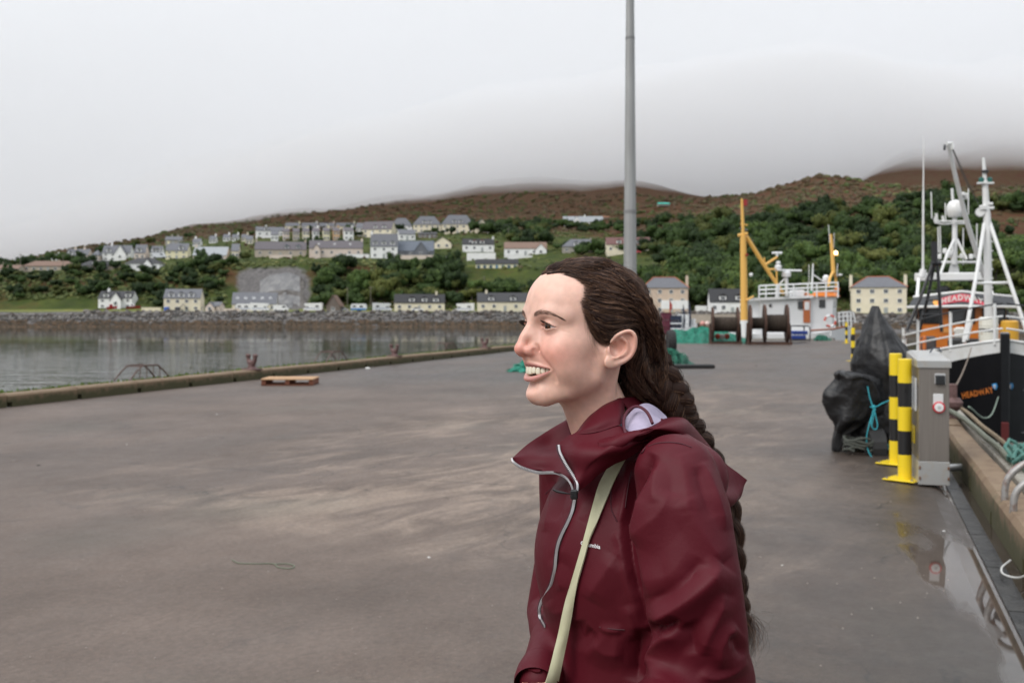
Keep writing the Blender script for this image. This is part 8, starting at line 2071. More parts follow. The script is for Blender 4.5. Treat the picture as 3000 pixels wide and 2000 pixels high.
 # heap of orange-white floats by the drum
 for i, (px, row, c, lab) in enumerate(((2102, 985, (.6, .08, .04), 'orange-red float under the first net drum'), (2116, 986, (.65, .6, .56), 'white float under the first net drum'), (2130, 985, (.5, .1, .06), 'red float beside the white one under the drum'), (2058, 950, (.6, .28, .24), 'pale red float on top of the boxes'), (2072, 948, (.65, .5, .45), 'pinkish float beside the pale red one'))):
  m = MB(); m.lathe((0, 0, .15), [(.001, -.15), (.10, -.12), (.15, 0), (.10, .12), (.001, .15)], 14); p = Vector(((px - 1500) * 51.5 / 3000, 51.5, 0)); p.z = max(0, H - (row - HOR) * 51.5 / 3000 - .15);
  if row < 960: p = P(px, 955);
  tag(m.build('float', mat('float_%d' % i, c, rough=.5), smooth=True, loc=p), lab, 'float')
 # low wheeled bin behind her hair
 e = empty('wheel', GX(1966, 1040), 0, 'dark lorry wheel standing behind the woman\'s hair', 'wheel'); m = MB(); m.lathe((0, 0, .45), [(.2, -.14), (.44, -.14), (.46, 0), (.44, .14), (.2, .14)], 24, axis='X'); m.build('tyre', MATS['rubber_black'], e); m = MB(); m.lathe((0, 0, .45), [(.001, -.1), (.2, -.1), (.2, .1), (.001, .1)], 16, axis='X'); m.build('rim', rust, e)
# ================================================================== boats
def hull_loft(stations, parent, name, mat_fn):
 """stations: list of (x aft, [(half beam, z), ...] keel->sheer); builds both sides; band materials by level index"""
 n = len(stations[0][1]); m = MB(); V = []; ns = len(stations)
 for sgn in (-1, 1):
  b = len(V)
  for x, pr in stations:
   for (hb, z) in pr: V.append((x(z) if callable(x) else x, sgn * hb, z))
  for i in range(ns - 1):
   for j in range(n - 1):
    q = (b + i * n + j, b + (i + 1) * n + j, b + (i + 1) * n + j + 1, b + i * n + j + 1)
    m.m = mat_fn(j); m.add([V[k] for k in q], [(0, 1, 2, 3) if sgn > 0 else (3, 2, 1, 0)])
 return m
def build_headway():
 W_ = mat('boat_white', (.72, .72, .71), rough=.35, coat=.3, noise=(1.4, (.60, .58, .54), .5, .75)); K = mat('boat_black', (.008, .008, .010), rough=.22, coat=.4, bump=(1.2, .15, .03)); O = mat('boat_orange', (.56, .155, .010), rough=.4, coat=.3, noise=(2, (.48, .13, .012), .45, .7)); BR = mat('boot_white', (.42, .40, .36), rough=.7, noise=(3, (.25, .18, .12), .45, .65)); gl = mat('cabin_glass', (.02, .022, .024), rough=.06, spec=.9); DK = mat('gantry_black', (.012, .012, .014), rough=.4, coat=.2); gr = mat('visor_dark', (.028, .030, .034), rough=.35)
 root = empty('fishing_boat', Q(33.0, 4.0, WATER), QRZ - R(4.0), 'black-hulled fishing boat with white bulwark and orange wheelhouse moored at the right', 'fishing boat')
 # local: x aft along the pier, y to the left (towards the pier)
 def st(t):
  x = 15.5 * t; hb = 2.95 * min(1, (t * 4.6) ** .60) * (1 if t < .8 else 1 - (t - .8) * .6); sh = 3.72 - .95 * min(1, t / .34) ** .8 - .5 * min(1, max(0, t - .3) / .2) + .25 * max(0, t - .6)
  bw = sh + 0.0; wb = sh - (.36 + .16 * min(1, t / .12))
  z = [-.5, .15, .72, .80, 1.0, (1.0 + wb) / 2, wb, wb + .02, sh]
  fl = [.25, .62, .82, .83, .86, .93, .985, .99, 1.0]
  xs = lambda zz, x=x, t=t: x + (1 - min(1, t * 3)) * (.0 + max(0, (3.72 - zz)) * .10)
  return (xs, [(hb * f if t > 0 else .10, zz) for f, zz in zip(fl, z)])
 ts = [0, .012, .03, .055, .085, .12, .16, .21, .27, .34, .42, .52, .64, .78, .9, 1.0]
 m = hull_loft([st(t) for t in ts], root, 'hull', lambda j: 2 if j < 2 else (1 if j < 3 and False else (0 if j < 7 else 1)))
 # transom + deck
 x_, pr = st(1.0); V = [(15.5, -hb, z) for hb, z in pr] + [(15.5, hb, z) for hb, z in reversed(pr)]; m.m = 0; m.add(V, [tuple(range(len(V)))])
 me = m.mesh('hull', True, 28)
 o = obj('hull', me, root, [K, W_, BR])
 # bulwark inside and deck
 dk = MB(); V = []; F = []
 for t in ts[1:]: xx, pr = st(t); V += [(xx(2), -pr[-1][0] + .03, pr[-1][1] - .62), (xx(2), pr[-1][0] - .03, pr[-1][1] - .62)]
 for i in range(len(ts) - 2): F.append((2 * i, 2 * i + 2, 2 * i + 3, 2 * i + 1))
 dk.add(V, F); dk.build('deck', mat('deck_grey', (.12, .13, .12), rough=.8), root)
 cp = MB()
 for s in (-1, 1): cp.tube([(st(t)[0](3.7), s * (st(t)[1][-1][0] - .02), st(t)[1][-1][1] + .02) for t in ts], .045, 6)
 cp.build('gunwale', W_, root)
 # planking lines and stem
 for k, lev in enumerate((4, 5)):
  ln = MB()
  for s in (-1, 1): ln.tube([(st(t)[0](st(t)[1][lev][1]), s * (st(t)[1][lev][0] + .012), st(t)[1][lev][1] + .12 * k) for t in ts[1:]], .022, 5)
  ln.build('rubbing_strake', K, root)
 sm = MB(); sm.box((.02, 0, 1.95), (.30, .26, 4.05), bev=.03, M=Matrix.Rotation(R(-5.2), 3, 'Y')); sm.build('stem_post', K, root)
 sm = MB(); sm.box((-.10, 0, .25), (.16, .20, 2.2), M=Matrix.Rotation(R(-5.2), 3, 'Y')); sm.build('stem_iron', mat('stem_red', (.10, .012, .012), rough=.6), root)
 # rails
 def rail(zs, r_, m_, nm, t0=.0, t1=.46):
  for s in (-1, 1):
   q = MB(); q.tube([(st(t)[0](3.7), s * max(.02, st(t)[1][-1][0] - .05), st(t)[1][-1][1] + zs) for t in np.linspace(t0, t1, 22)], r_, 7); q.build(nm, m_, root, smooth=True)
 rail(.36, .028, W_, 'rail'); rail(.72, .028, W_, 'rail'); rail(1.10, .024, DK, 'top_rail')
 for t in (.005, .07, .16, .27, .40):
  for s in (-1, 1):
   if t < .01 and s < 0: continue
   xx, pr = st(t); q = MB(); q.tube([(xx(3.7), s * max(.0, pr[-1][0] - .05), pr[-1][1] - .1), (xx(3.7), s * max(.0, pr[-1][0] - .05), pr[-1][1] + 1.12)], .045, 8); q.build('stanchion', W_, root)
 # a thing of the photograph is placed on the boat through its local frame
 Rm = Matrix.Rotation(-(QRZ - R(4.0)), 3, 'Z'); org = Q(33.0, 4.0, WATER)
 def L(px, row, d): return Rm @ (PX(px, row, d) - org)
 def T(pts, r, nm, m_, n=8, sm=True, par=None): q = MB(); q.tube([L(*p) for p in pts], r, n); return q.build(nm, m_, par or root, smooth=sm)
 # wheelhouse: local box, faces the bow
 wx, hw, wy = 6.0, 1.50, 1.05
 wh = MB(); zb = 2.0; zt = 4.74
 V = [(wx, wy - hw * .92, zb), (wx, wy + hw * .92, zb), (wx + 3.4, wy + hw, zb), (wx + 3.4, wy - hw, zb), (wx, wy - hw * .92, zt), (wx, wy + hw * .92, zt), (wx + 3.4, wy + hw, zt), (wx + 3.4, wy - hw, zt)]
 wh.add(V, [(0, 1, 5, 4), (1, 2, 6, 5), (2, 3, 7, 6), (3, 0, 4, 7), (4, 5, 6, 7)]); wb = wh.build('wheelhouse', O, root)
 for k, y in enumerate((wy - 1.02, wy, wy + 1.02)):
  q = MB(); q.box((wx - .03, y, 4.42), (.05, .84 if k == 1 else .74, .54), bev=.02); q.build('window_frame', mat('window_rubber', (.02, .02, .02), rough=.6), wb); q = MB(); q.box((wx - .06, y, 4.42), (.03, .74 if k == 1 else .64, .44)); q.build('window', gl, wb)
 for k, x in enumerate((wx + .8, wx + 2.2)):
  for s in (-1, 1): q = MB(); q.box((x, wy + s * hw * .985, 4.42), (.85, .06, .46)); q.build('window', gl, wb)
 for y in (-.25, 1.25): q = MB(); q.box((wx - .012, y, 3.92), (.02, .9, .16)); q.build('faded_panel', mat('orange_faded', (.60, .25, .06), rough=.5), wb)
 # visor
 v = MB(); e_ = .42
 def ring(z, o, cam_): return [(wx - o, wy - hw - o * .6, z), (wx - o - .05, wy, z + cam_), (wx - o, wy + hw + o * .6, z), (wx + 3.5, wy + hw + o * .6, z), (wx + 3.5, wy, z + cam_), (wx + 3.5, wy - hw - o * .6, z)]
 a = ring(4.74, .42, .03); b = ring(5.10, .08, .18); V = a + b; v.add(V, [(i, (i + 1) % 6, 6 + (i + 1) % 6, 6 + i) for i in range(6)] + [(6, 7, 8, 9, 10, 11), (5, 4, 3, 2, 1, 0)]); vb = v.build('visor', gr, root)
 q = MB(); q.tube([a[5], a[0], a[1], a[2], a[3]], .05, 6); q.build('visor_trim', W_, vb); q = MB(); q.tube([b[5], b[0], b[1], b[2], b[3]], .05, 6); q.build('visor_trim', W_, vb)
 # name banner on the visor, facing the bow
 xb = wx - .33; tl = (4.70 - 4.15);
 def on_visor(y, h, out=.02):   # h 0..1 up the visor face
  zc = 4.74 + .03 * (1 - min(1, abs(y) / hw)) + h * (.36 + .15 * (1 - abs(y) / hw)); xx = wx - .42 - .05 * (1 - abs(y) / hw) + h * .34 - out; return Vector((xx, y + wy, zc))
 bn = MB(); ys = np.linspace(-.78, .78, 17); V = []; F = []
 for y in ys: c = .30 + .28 * (1 - (y / .78) ** 2); V += [on_visor(y, c - .27), on_visor(y, c + .27)]
 for i in range(16): F.append((2 * i, 2 * i + 2, 2 * i + 3, 2 * i + 1))
 bn.add(V, F); bn.build('name_banner', mat('banner_red', (.52, .03, .06), rough=.5), vb)
 for y in (-.86, .86):
  q = MB(); q.add([on_visor(y, .10, .03), on_visor(y * .9, .10, .03), on_visor(y * .9, .52, .03), on_visor(y * 1.05, .66, .03), on_visor(y * 1.09, .30, .03)], [(0, 1, 2, 3, 4)]); q.build('banner_scroll', mat('scroll_gold', (.75, .33, .05), rough=.5), vb)
 tm = text_mesh('HEADWAY', .235, .01, space=1.22, bold=.010)
 for p in tm.vertices: y = -p.co.x; c = .30 + .28 * (1 - (y / .78) ** 2); h_ = c + p.co.y / .46; q_ = on_visor(y, h_, .05); p.co = q_
 obj('name_lettering', tm, vb, mat('letter_white', (.75, .74, .70), rough=.5))
 # open upper structure and white beam behind the visor
 q = MB(); q.box((wx + 2.6, wy + .32, 5.88), (.5, 2.55, .30), bev=.03); q.build('top_beam', W_, root)
 for s in (-1, 1):
  q = MB(); q.add([(wx + 1.2, wy + .2 + s * 1.35, 5.0), (wx + 3.3, wy + .2 + s * 1.35, 5.0), (wx + 2.9, wy + .3 + s * 1.2, 5.86), (wx + 2.3, wy + .3 + s * 1.2, 5.86), (wx + 1.2, wy + .2 + s * 1.25, 5.0), (wx + 3.3, wy + .2 + s * 1.25, 5.0), (wx + 2.9, wy + .3 + s * 1.1, 5.86), (wx + 2.3, wy + .3 + s * 1.1, 5.86)], [(0, 1, 2, 3), (7, 6, 5, 4), (0, 3, 7, 4), (1, 5, 6, 2)]); q.build('side_wing', W_, root)
 q = MB(); q.box((wx + 2.6, wy + .6, 5.3), (.5, .5, .5), bev=.1); q.box((wx + 2.6, wy - .3, 5.25), (.3, .5, .3), bev=.05); q.build('deck_gear', DK, root)
 # instrument mast with radome
 d = 39.5
 q = MB(); q.add([tuple(L(2775, 810, d)), tuple(L(2812, 810, d)), tuple(L(2805, 770, d)), tuple(L(2786, 770, d)), tuple(L(2777, 810, d + .45)), tuple(L(2814, 810, d + .45)), tuple(L(2806, 770, d + .3)), tuple(L(2787, 770, d + .3))], [(0, 1, 2, 3), (7, 6, 5, 4), (0, 3, 7, 4), (1, 5, 6, 2)]); q.build('mast_foot', W_, root)
 im = T([(2795, 775, d), (2797, 700, d), (2797, 635, d)], [.12, .095, .09], 'instrument_mast', W_, 12)
 q = MB(); c = L(2799, 610, d); q.lathe(c, [(.08, -.36), (.24, -.34), (.31, -.25), (.325, -.05), (.30, .12), (.22, .25), (.11, .31), (.001, .33)], 24); q.build('radome', W_, root, smooth=True)
 T([(2737, 640, d), (2740, 652, d), (2760, 656, d), (2830, 654, d), (2832, 632, d)], .045, 'aerial_bar', W_, par=im); T([(2738, 634, d), (2741, 648, d), (2830, 648, d - .3)], .03, 'aerial_bar', W_, par=im)
 for (x, a, b) in ((2730, 562, 640), (2745, 625, 650), (2764, 632, 652), (2771, 595, 650), (2791, 552, 586), (2822, 668, 775), (2756, 662, 752), (2837, 552, 628), (2862, 655, 760), (2750, 665, 740)): T([(x - (2 if x < 2800 else 0), a, d), (x, b, d)], .022 if b - a > 40 else .05, 'aerial', W_, 6, par=im)
 T([(2796, 700, d), (2776, 742, d - .5), (2756, 800, d - .6)], .05, 'stay', W_); T([(2803, 700, d), (2832, 760, d - .3)], .05, 'stay', W_)
 T([(2752, 768, d), (2868, 768, d)], .05, 'cross_rail', W_); T([(2780, 752, d), (2832, 752, d)], .04, 'cross_rail', W_)
 for (x, y) in ((2768, 735), (2775, 748), (2784, 742), (2818, 750), (2845, 752), (2860, 748), (2752, 752)):
  q = MB(); q.box(L(x, y, d), (.16, .16, .20), bev=.03); q.build('lamp', W_, root)
 # tall whip aerial
 wa = T([(2704, 808, 38), (2704, 770, 38), (2705, 560, 38)], [.06, .042, .035], 'whip_aerial', W_); T([(2705, 560, 38), (2706, 420, 38), (2706, 400, 38)], [.026, .018, .012], 'whip_tip', W_, 6, par=wa)
 T([(2700, 812, 38), (2705, 790, 38)], .12, 'aerial_foot', W_, par=wa)
 # derrick
 dr = T([(2884, 812, 37), (2830, 640, 36), (2800, 520, 35.5), (2778, 424, 35)], [.085, .082, .072, .062], 'derrick', W_, 12)
 T([(2774, 422, 35), (2788, 420, 35), (2792, 438, 35)], .07, 'derrick_head', W_, par=dr); T([(2768, 424, 35), (2767, 440, 35)], .04, 'hook', DK, par=dr)
 T([(2790, 432, 35), (2842, 548, 36), (2868, 600, 37)], .014, 'derrick_wire', mat('wire_grey', (.12, .12, .12), rough=.6), 5, par=dr); T([(2790, 438, 35), (2838, 552, 36)], .014, 'derrick_wire', MATS['wire_grey'], 5, par=dr)
 q = MB(); q.box(L(2818, 570, 35.8), (.35, .2, .14), bev=.03); q.box(L(2829, 575, 35.8), (.16, .16, .22), bev=.03); q.build('block', W_, dr)
 # foremast and its legs
 d = 34.6
 fm = T([(2896, 930, d), (2892, 640, d), (2885, 530, d)], [.135, .12, .09], 'foremast', W_, 14); T([(2885, 530, d), (2882, 462, d)], [.07, .05], 'masthead', W_, 8, par=fm)
 for (x, y) in ((2875, 530), (2899, 530)):
  q = MB(); q.lathe(L(x, y, d), [(.09, -.08), (.09, .08), (.05, .12)], 10); q.build('navigation_light', mat('lamp_green', (.01, .10, .08), rough=.3), fm); q = MB(); q.box(L(x, y + 7, d), (.28, .28, .05)); q.build('lamp_tray', W_, fm)
 for (x, y) in ((2886, 503), (2880, 612), (2903, 610), (2878, 606), (2900, 598)): q = MB(); q.box(L(x, y, d), (.30, .2, .09), bev=.02); q.build('lamp', W_ if y != 503 else DK, fm)
 q = MB(); q.lathe(L(2872, 622, d), [(.001, -.05), (.14, -.05), (.16, .06), (.001, .1)], 14, M=Matrix.Rotation(R(90), 3, 'Y')); q.build('searchlight', W_, fm)
 for i in range(9): T([(2898, 680 + i * 27, d - .05), (2909, 681 + i * 27, d - .05)], .028, 'rung', W_, 5, par=fm)
 T([(2884, 655, d), (2862, 800, d - .6), (2824, 1003, d - 1.2)], .062, 'mast_leg', W_, 10); T([(2898, 648, d), (2940, 770, d - .6), (3004, 960, d - 1.2), (3016, 990, d - 1.3)], .062, 'mast_leg', W_, 10)
 T([(2858, 830, d - .6), (2958, 828, d - .6)], .05, 'crossbar', W_, 10); T([(2828, 995, d - 1.5), (2842, 938, d - 1.5)], .10, 'leg_bracket', W_, 6)
 # black gantry
 d = 33.0
 gy = T([(2737, 708, d), (2738, 770, d)], .10, 'gantry_post', DK, 10)
 for pts in ([(2734, 770, d), (2705, 850, d), (2656, 970, d)], [(2738, 772, d + .3), (2718, 870, d + .6), (2690, 985, d + .9)], [(2746, 770, d), (2752, 860, d), (2759, 972, d)]): T(pts, .052, 'gantry_leg', DK, 8)
 T([(2728, 771, d), (2755, 771, d)], .09, 'gantry_cap', DK, 8)
 for (r_, a, b) in ((820, 2722, 2750), (852, 2718, 2752), (878, 2712, 2753), (920, 2700, 2756)): T([(a, r_ + 1, d), (b, r_, d)], .03, 'gantry_bar', DK, 6)
 # barrels on deck
 q = MB(); c = L(2896, 998, 33.2); q.lathe(c, [(.01, 0), (.29, 0), (.295, .24), (.305, .25), (.295, .26), (.29, .5), (.305, .51), (.29, .52), (.285, .74), (.24, .77), (.01, .77)], 26); bb = q.build('oil_barrel', mat('barrel_white', (.68, .66, .58), rough=.45, noise=(5, (.50, .36, .22), .58, .75)), root, smooth=True)
 tm = text_mesh('REPSOL', .155, .004, bold=.006)
 cv = Vector((0, 0, H)) ; cd_ = (Rm @ (Vector((0, 0, H)) - org)) - c; cd_.z = 0; cd_.normalize(); sd = Vector((0, 0, 1)).cross(cd_)
 for p in tm.vertices:
  an = p.co.x / .30 - .35; p.co = c + cd_ * (math.cos(an) * (.302 + p.co.z)) + sd * (math.sin(an) * .302) + Vector((0, 0, .34 + p.co.y))
 obj('barrel_lettering', tm, bb, mat('letter_black', (.02, .02, .02), rough=.5))
 q = MB(); c2 = L(2958, 1000, 34.2); q.lathe(c2, [(.01, 0), (.27, 0), (.28, .35), (.27, .66), (.2, .70), (.01, .70)], 22); q.build('yellow_barrel', mat('barrel_yellow', (.62, .33, .03), rough=.5), root, smooth=True)
 for (x, y, dd, w, h, cc, nm) in ((2800, 1004, 34.5, .5, .3, (.03, .03, .03), 'winch'), (2812, 975, 35, .35, .4, (.62, .60, .55), 'bollard_head'), (2720, 1010, 35, .5, .6, (.06, .05, .05), 'hauler'), (2708, 1005, 34.5, .12, .5, (.55, .15, .03), 'orange_bracket'), (2850, 1004, 34, .35, .2, (.02, .02, .02), 'fairlead')):
  q = MB(); q.box(L(x, y, dd), (w * .6, w, h), bev=.06); q.lathe(L(x, y - 6, dd), [(.01, -.2), (w * .25, -.2), (w * .22, .2), (.01, .2)], 10, axis='Y'); q.build(nm, mat('gear_' + nm, cc, rough=.6), root)
 # name on the port bow and emblems
 om = mat('letter_orange', (.58, .17, .03), rough=.5)
 def on_hull(t, z, side=1, out=.03):
  a = st(t); zz = [q_[1] for q_ in a[1]]; hb = np.interp(z, zz, [q_[0] for q_ in a[1]]); return Vector((a[0](z), side * (hb + out), z))
 bvh = None
 V_ = [v_.co[:] for v_ in me.vertices]; P_ = [p_.vertices[:] for p_ in me.polygons]; bh = BVHTree.FromPolygons(V_, P_); eye = Rm @ (Vector((0, 0, H)) - org)
 def hit(px, row): dd_ = (L(px, row, 30) - eye).normalized(); h_ = bh.ray_cast(eye, dd_); return (h_[0] - dd_ * .02) if h_[0] is not None else L(px, row, 33)
 tm = text_mesh('HEADWAY', .30, .012, bold=.007, space=1.12)
 a0, a1 = hit(2818, 1160), hit(2909, 1142); hx = (a1 - a0); ln = hx.length; hx.normalize()
 w_ = max(v_.co.x for v_ in tm.vertices) - min(v_.co.x for v_ in tm.vertices); s_ = ln / w_; mid = (a0 + a1) / 2; nn = (eye - mid); nn = (nn - hx * nn.dot(hx)).normalized(); up = nn.cross(hx); up = up if up.z > 0 else -up
 hh = .42
 for v_ in tm.vertices:
  q_ = mid + hx * (v_.co.x * s_) + up * (v_.co.y * .84); dd_ = -(eye - q_).normalized(); h_ = bh.ray_cast(q_ - dd_ * 1.5, dd_); v_.co = (h_[0] if h_[0] is not None else q_) - dd_ * (.012 + v_.co.z * .5)
 obj('bow_lettering', tm, root, om)
 tm = text_mesh('INS', .26, .012, bold=.014)
 a0 = hit(2792, 1163);
 for v_ in tm.vertices:
  q_ = a0 + hx * (v_.co.x - .30) + up * v_.co.y; dd_ = -(eye - q_).normalized(); h_ = bh.ray_cast(q_ - dd_ * 1.5, dd_); v_.co = (h_[0] if h_[0] is not None else q_) - dd_ * (.012 + v_.co.z * .5)
 obj('bow_number', tm, root, om)
 for (px, row) in ((2916, 1132), (2962, 1131)):
  c = hit(px, row) ; q = MB(); M = Matrix((hx, up, nn)).transposed(); sh_ = [(-.075, .09), (.075, .09), (.075, -.02), (0, -.10), (-.075, -.02)]
  q.prism([(a[0], a[1]) for a in reversed(sh_)], 0, .02, M=M); vv = [v_ for v_ in q.V]; q.V = [tuple(Vector(v_) + c) for v_ in vv]; sb = q.build('shield_emblem', mat('emblem_blue', (.06, .30, .62), rough=.4), root)
  q = MB(); q.box(c + nn * .03, (.03, .03, .10)); q.box(c + nn * .03 + up * .03, (.06, .06, .03)); q.build('emblem_figure', W_, sb)
 tm = text_mesh('HEADWAY', .28, .012, bold=.014); a0 = hit(2985, 1140)
 for v_ in tm.vertices:
  t_ = .035 + (v_.co.x + .6) * .030; zz = 2.25 + v_.co.y - (v_.co.x + .6) * .10; v_.co = on_hull(max(.01, t_), zz, -1, .02 + v_.co.z)
 obj('bow_lettering', tm, root, om)
def build_white_boat():
 W_ = mat('boat_white2', (.74, .745, .75), rough=.35, coat=.3); Y = mat('mast_yellow', (.74, .42, .10), rough=.45); O = mat('trim_orange', (.72, .20, .02), rough=.4); gl = MATS['cabin_glass']; DK = MATS['gantry_black']
 d0 = 64.0
 root = empty('fishing_boat', (17.2, d0 + 1.5, WATER), 0, 'white fishing boat with orange wheelhouse visor and yellow masts lying across the pier end', 'fishing boat'); org = Vector((17.2, d0 + 1.5, WATER))
 def L(px, row, d=d0): return PX(px, row, d) - org
 def T(pts, r, nm, m_, n=8, par=None): q = MB(); q.tube([L(*p) for p in pts], r, n); return q.build(nm, m_, par or root, smooth=True)
 # hull: x to the right (bow at px 2490)
 xs = np.linspace(0, 1, 14); m = MB(); V = []; lev = 5
 for t in xs:
  px = 2130 + 362 * t; hb = 2.3 * min(1, (abs(1 - t) * 3.0) ** .6) if t > .66 else 2.3 * min(1, .8 + t); sh = 977 - 8 * (max(0, t - .5) * 2) ** 1.6 - 14 * max(0, t - .75) * 4
  xx = L(px, 900).x; zs = L(px, sh).z
  for k in range(lev): f = (0, .35, .6, .8, 1.0)[k]; z = -.4 + (zs + .4) * f; V.append((xx + max(0, t - .8) * 3.0 * f, -hb * (.5, .8, .92, .97, 1)[k], z))
  for k in range(lev - 1, -1, -1): f = (0, .35, .6, .8, 1.0)[k]; z = -.4 + (zs + .4) * f; V.append((xx + max(0, t - .8) * 3.0 * f, hb * (.5, .8, .92, .97, 1)[k], z))
 n = 2 * lev; F = []
 for i in range(13):
  for j in range(n - 1): F.append((i * n + j, (i + 1) * n + j, (i + 1) * n + j + 1, i * n + j + 1))
 F.append(tuple(range(n))); F.append(tuple(reversed(range(13 * n, 14 * n)))); m.add(V, F); m.build('hull', W_, root, smooth=True)
 T([(2376, 968, d0 - 2.32), (2440, 964, d0 - 2.30), (2480, 956, d0 - 1.8)], .06, 'rubbing_strake', mat('strake_brown', (.25, .09, .05), rough=.6))
 # deckhouse
 def hbox(px0, px1, r0, r1, y0, y1, nm, m_, bev=.03, par=None):
  a = L(px0, r1); b = L(px1, r0); q = MB(); q.box(((a.x + b.x) / 2, (y0 + y1) / 2, (a.z + b.z) / 2), (abs(b.x - a.x), abs(y1 - y0), abs(b.z - a.z)), bev=bev); return q.build(nm, m_, par or root)
 dh = hbox(2222, 2372, 878, 985, -1.8, 1.4, 'deckhouse', W_)
 q = MB(); a = L(2200, 876); b = L(2376, 868); q.add([(a.x, -2.0, a.z - .1), (b.x, -2.0, b.z - .1), (b.x, 1.6, b.z - .1), (a.x, 1.6, a.z - .1), (a.x, -2.0, a.z + .06), (b.x, -2.0, b.z + .06), (b.x, 1.6, b.z + .06), (a.x, 1.6, a.z + .06)], [(3, 2, 1, 0), (4, 5, 6, 7), (0, 1, 5, 4), (1, 2, 6, 5), (2, 3, 7, 6), (3, 0, 4, 7)]); q.build('deckhouse_roof', W_, dh)
 q = MB(); q.lathe(L(2257, 895, d0 - .32), [(.001, -.03), (.10, -.03), (.10, .03), (.001, .03)], 16, axis='Y'); q.build('porthole', gl, dh)
 wf = [L(2370, 985), L(2462, 985)]
 q = MB(); x0, x1 = L(2370, 900).x, L(2458, 900).x; z0, z1 = L(2370, 985).z, L(2370, 868).z; y = 1.6
 P_ = [(x0, -y), (x1 - .5, -y), (x1, -y * .45), (x1, y * .45), (x1 - .5, y), (x0, y)]; Vb = [(a[0], a[1], z0) for a in P_] + [(a[0] + (.12 if a[0] > x0 + .2 else 0), a[1], z1) for a in P_]
 q.add(Vb, [(i, (i + 1) % 6, 6 + (i + 1) % 6, 6 + i) for i in range(6)] + [(6, 7, 8, 9, 10, 11)]); wh = q.build('wheelhouse', W_, root)
 q = MB(); o_ = .30; P2 = [(a[0] + (o_ if a[0] > x0 + .2 else 0), a[1] * 1.12) for a in P_]; Vb = [(a[0], a[1], z1) for a in P2] + [(a[0] - (.22 if a[0] > x0 + .2 else 0), a[1] * .9, z1 + .26) for a in P2]
 q.add(Vb, [(i, (i + 1) % 6, 6 + (i + 1) % 6, 6 + i) for i in range(6)] + [(6, 7, 8, 9, 10, 11), (5, 4, 3, 2, 1, 0)]); q.build('orange_visor', O, wh)
 for (a, b, r0, r1, mm, nm) in ((2333, 2348, 882, 905, gl, 'window'), (2349, 2369, 880, 945, mat('door_orange', (.45, .13, .04), rough=.5), 'cabin_door'), (2352, 2366, 884, 908, W_, 'door_window'), (2398, 2416, 878, 901, gl, 'window')):
  yy = -1.84 if a < 2372 else -1.62; A = L(a, r1, d0); B = L(b, r0, d0); q = MB(); q.box(((A.x + B.x) / 2, yy - (.02 if nm != 'door_window' else .05), (A.z + B.z) / 2), (B.x - A.x, .05, B.z - A.z), bev=.02); q.build(nm, mm, wh)
 for k in range(3):
  xx = x1 - .42 + k * .16; yy = -y + (xx - (x1 - .5)) / .5 * y * .55; q = MB(); q.box((xx + .02, yy - .05, L(0, 888).z), (.10, .06, .55), bev=.01); q.build('window', gl, wh)
 # dark rail gear on the roof, orange fender, green lamp
 hbox(2374, 2420, 853, 862, -1.4, .8, 'roof_screen', DK)
 q = MB(); c = L(2452, 848, d0 - 1.0); q.lathe(c, [(.001, -.18), (.14, -.12), (.17, .05), (.001, .2)], 12); q.build('fender', O, root)
 # lifebuoy in alternating quarters
 c = L(2432, 940, d0 - 1.75)
 for k in range(8):
  q = MB(); q.tube([c + Vector((.33 * math.cos(a), 0, .33 * math.sin(a))) for a in np.linspace(k * math.pi / 4, (k + 1) * math.pi / 4, 5)], .065, 8); q.build('lifebuoy_segment', mat('buoy_red', (.50, .07, .04), rough=.5) if k % 2 else W_, wh, smooth=True)
 # roof rails
 for r_ in (838, 850, 862):
  rt = lambda x: r_ - (x - 2226) / 230 * 10
  T([(2224, rt(2224), d0 - 1.8), (2340, rt(2340), d0 - 1.8), (2456, rt(2456), d0 - 1.4)], .035, 'roof_rail', W_, 6); T([(2226, rt(2226) - 2, d0 + 1.2), (2456, rt(2456) - 2, d0 + 1.0)], .03, 'roof_rail', W_, 6)
 for x in (2224, 2244, 2278, 2325, 2367, 2393, 2420, 2455): T([(x, 836 - (x - 2226) / 230 * 10, d0 - 1.8), (x, 872, d0 - 1.8)], .045, 'stanchion', W_, 6)
 # bow rails
 for r_ in (913, 925, 938): T([(2455, r_ + 4, d0 - 1.6), (2490, r_, d0 - 1.2), (2500, r_ + 2, d0 + .3)], .035, 'bow_rail', W_, 6)
 for x, a, b in ((2458, 915, 965), (2470, 914, 960), (2482, 912, 958), (2492, 912, 955), (2500, 914, 945)): T([(x, a, d0 - 1.4), (x + (2 if x < 2495 else 6), b, d0 - 1.4)], .04, 'stanchion', W_, 6)
 # main yellow mast in front of the deckhouse
 mm = T([(2180, 950, d0 - 1.2), (2179, 800, d0 - 1.2), (2177, 690, d0 - 1.2)], [.22, .20, .18], 'main_mast', Y, 14)
 T([(2180, 985, d0 - 1.2), (2180, 938, d0 - 1.2)], .235, 'mast_foot', W_, 14, par=mm)
 T([(2177, 690, d0 - 1.2), (2174, 600, d0 - 1.2), (2173, 582, d0 - 1.2)], [.11, .085, .06], 'topmast', Y, 10, par=mm)
 T([(2184, 585, d0 - 1.2), (2184, 603, d0 - 1.2)], .13, 'masthead_lamp', mat('lamp_red', (.30, .02, .02), rough=.4), 10, par=mm); T([(2178, 590, d0 - 1.2), (2186, 588, d0 - 1.2)], .05, 'lamp_arm', Y, 6, par=mm)
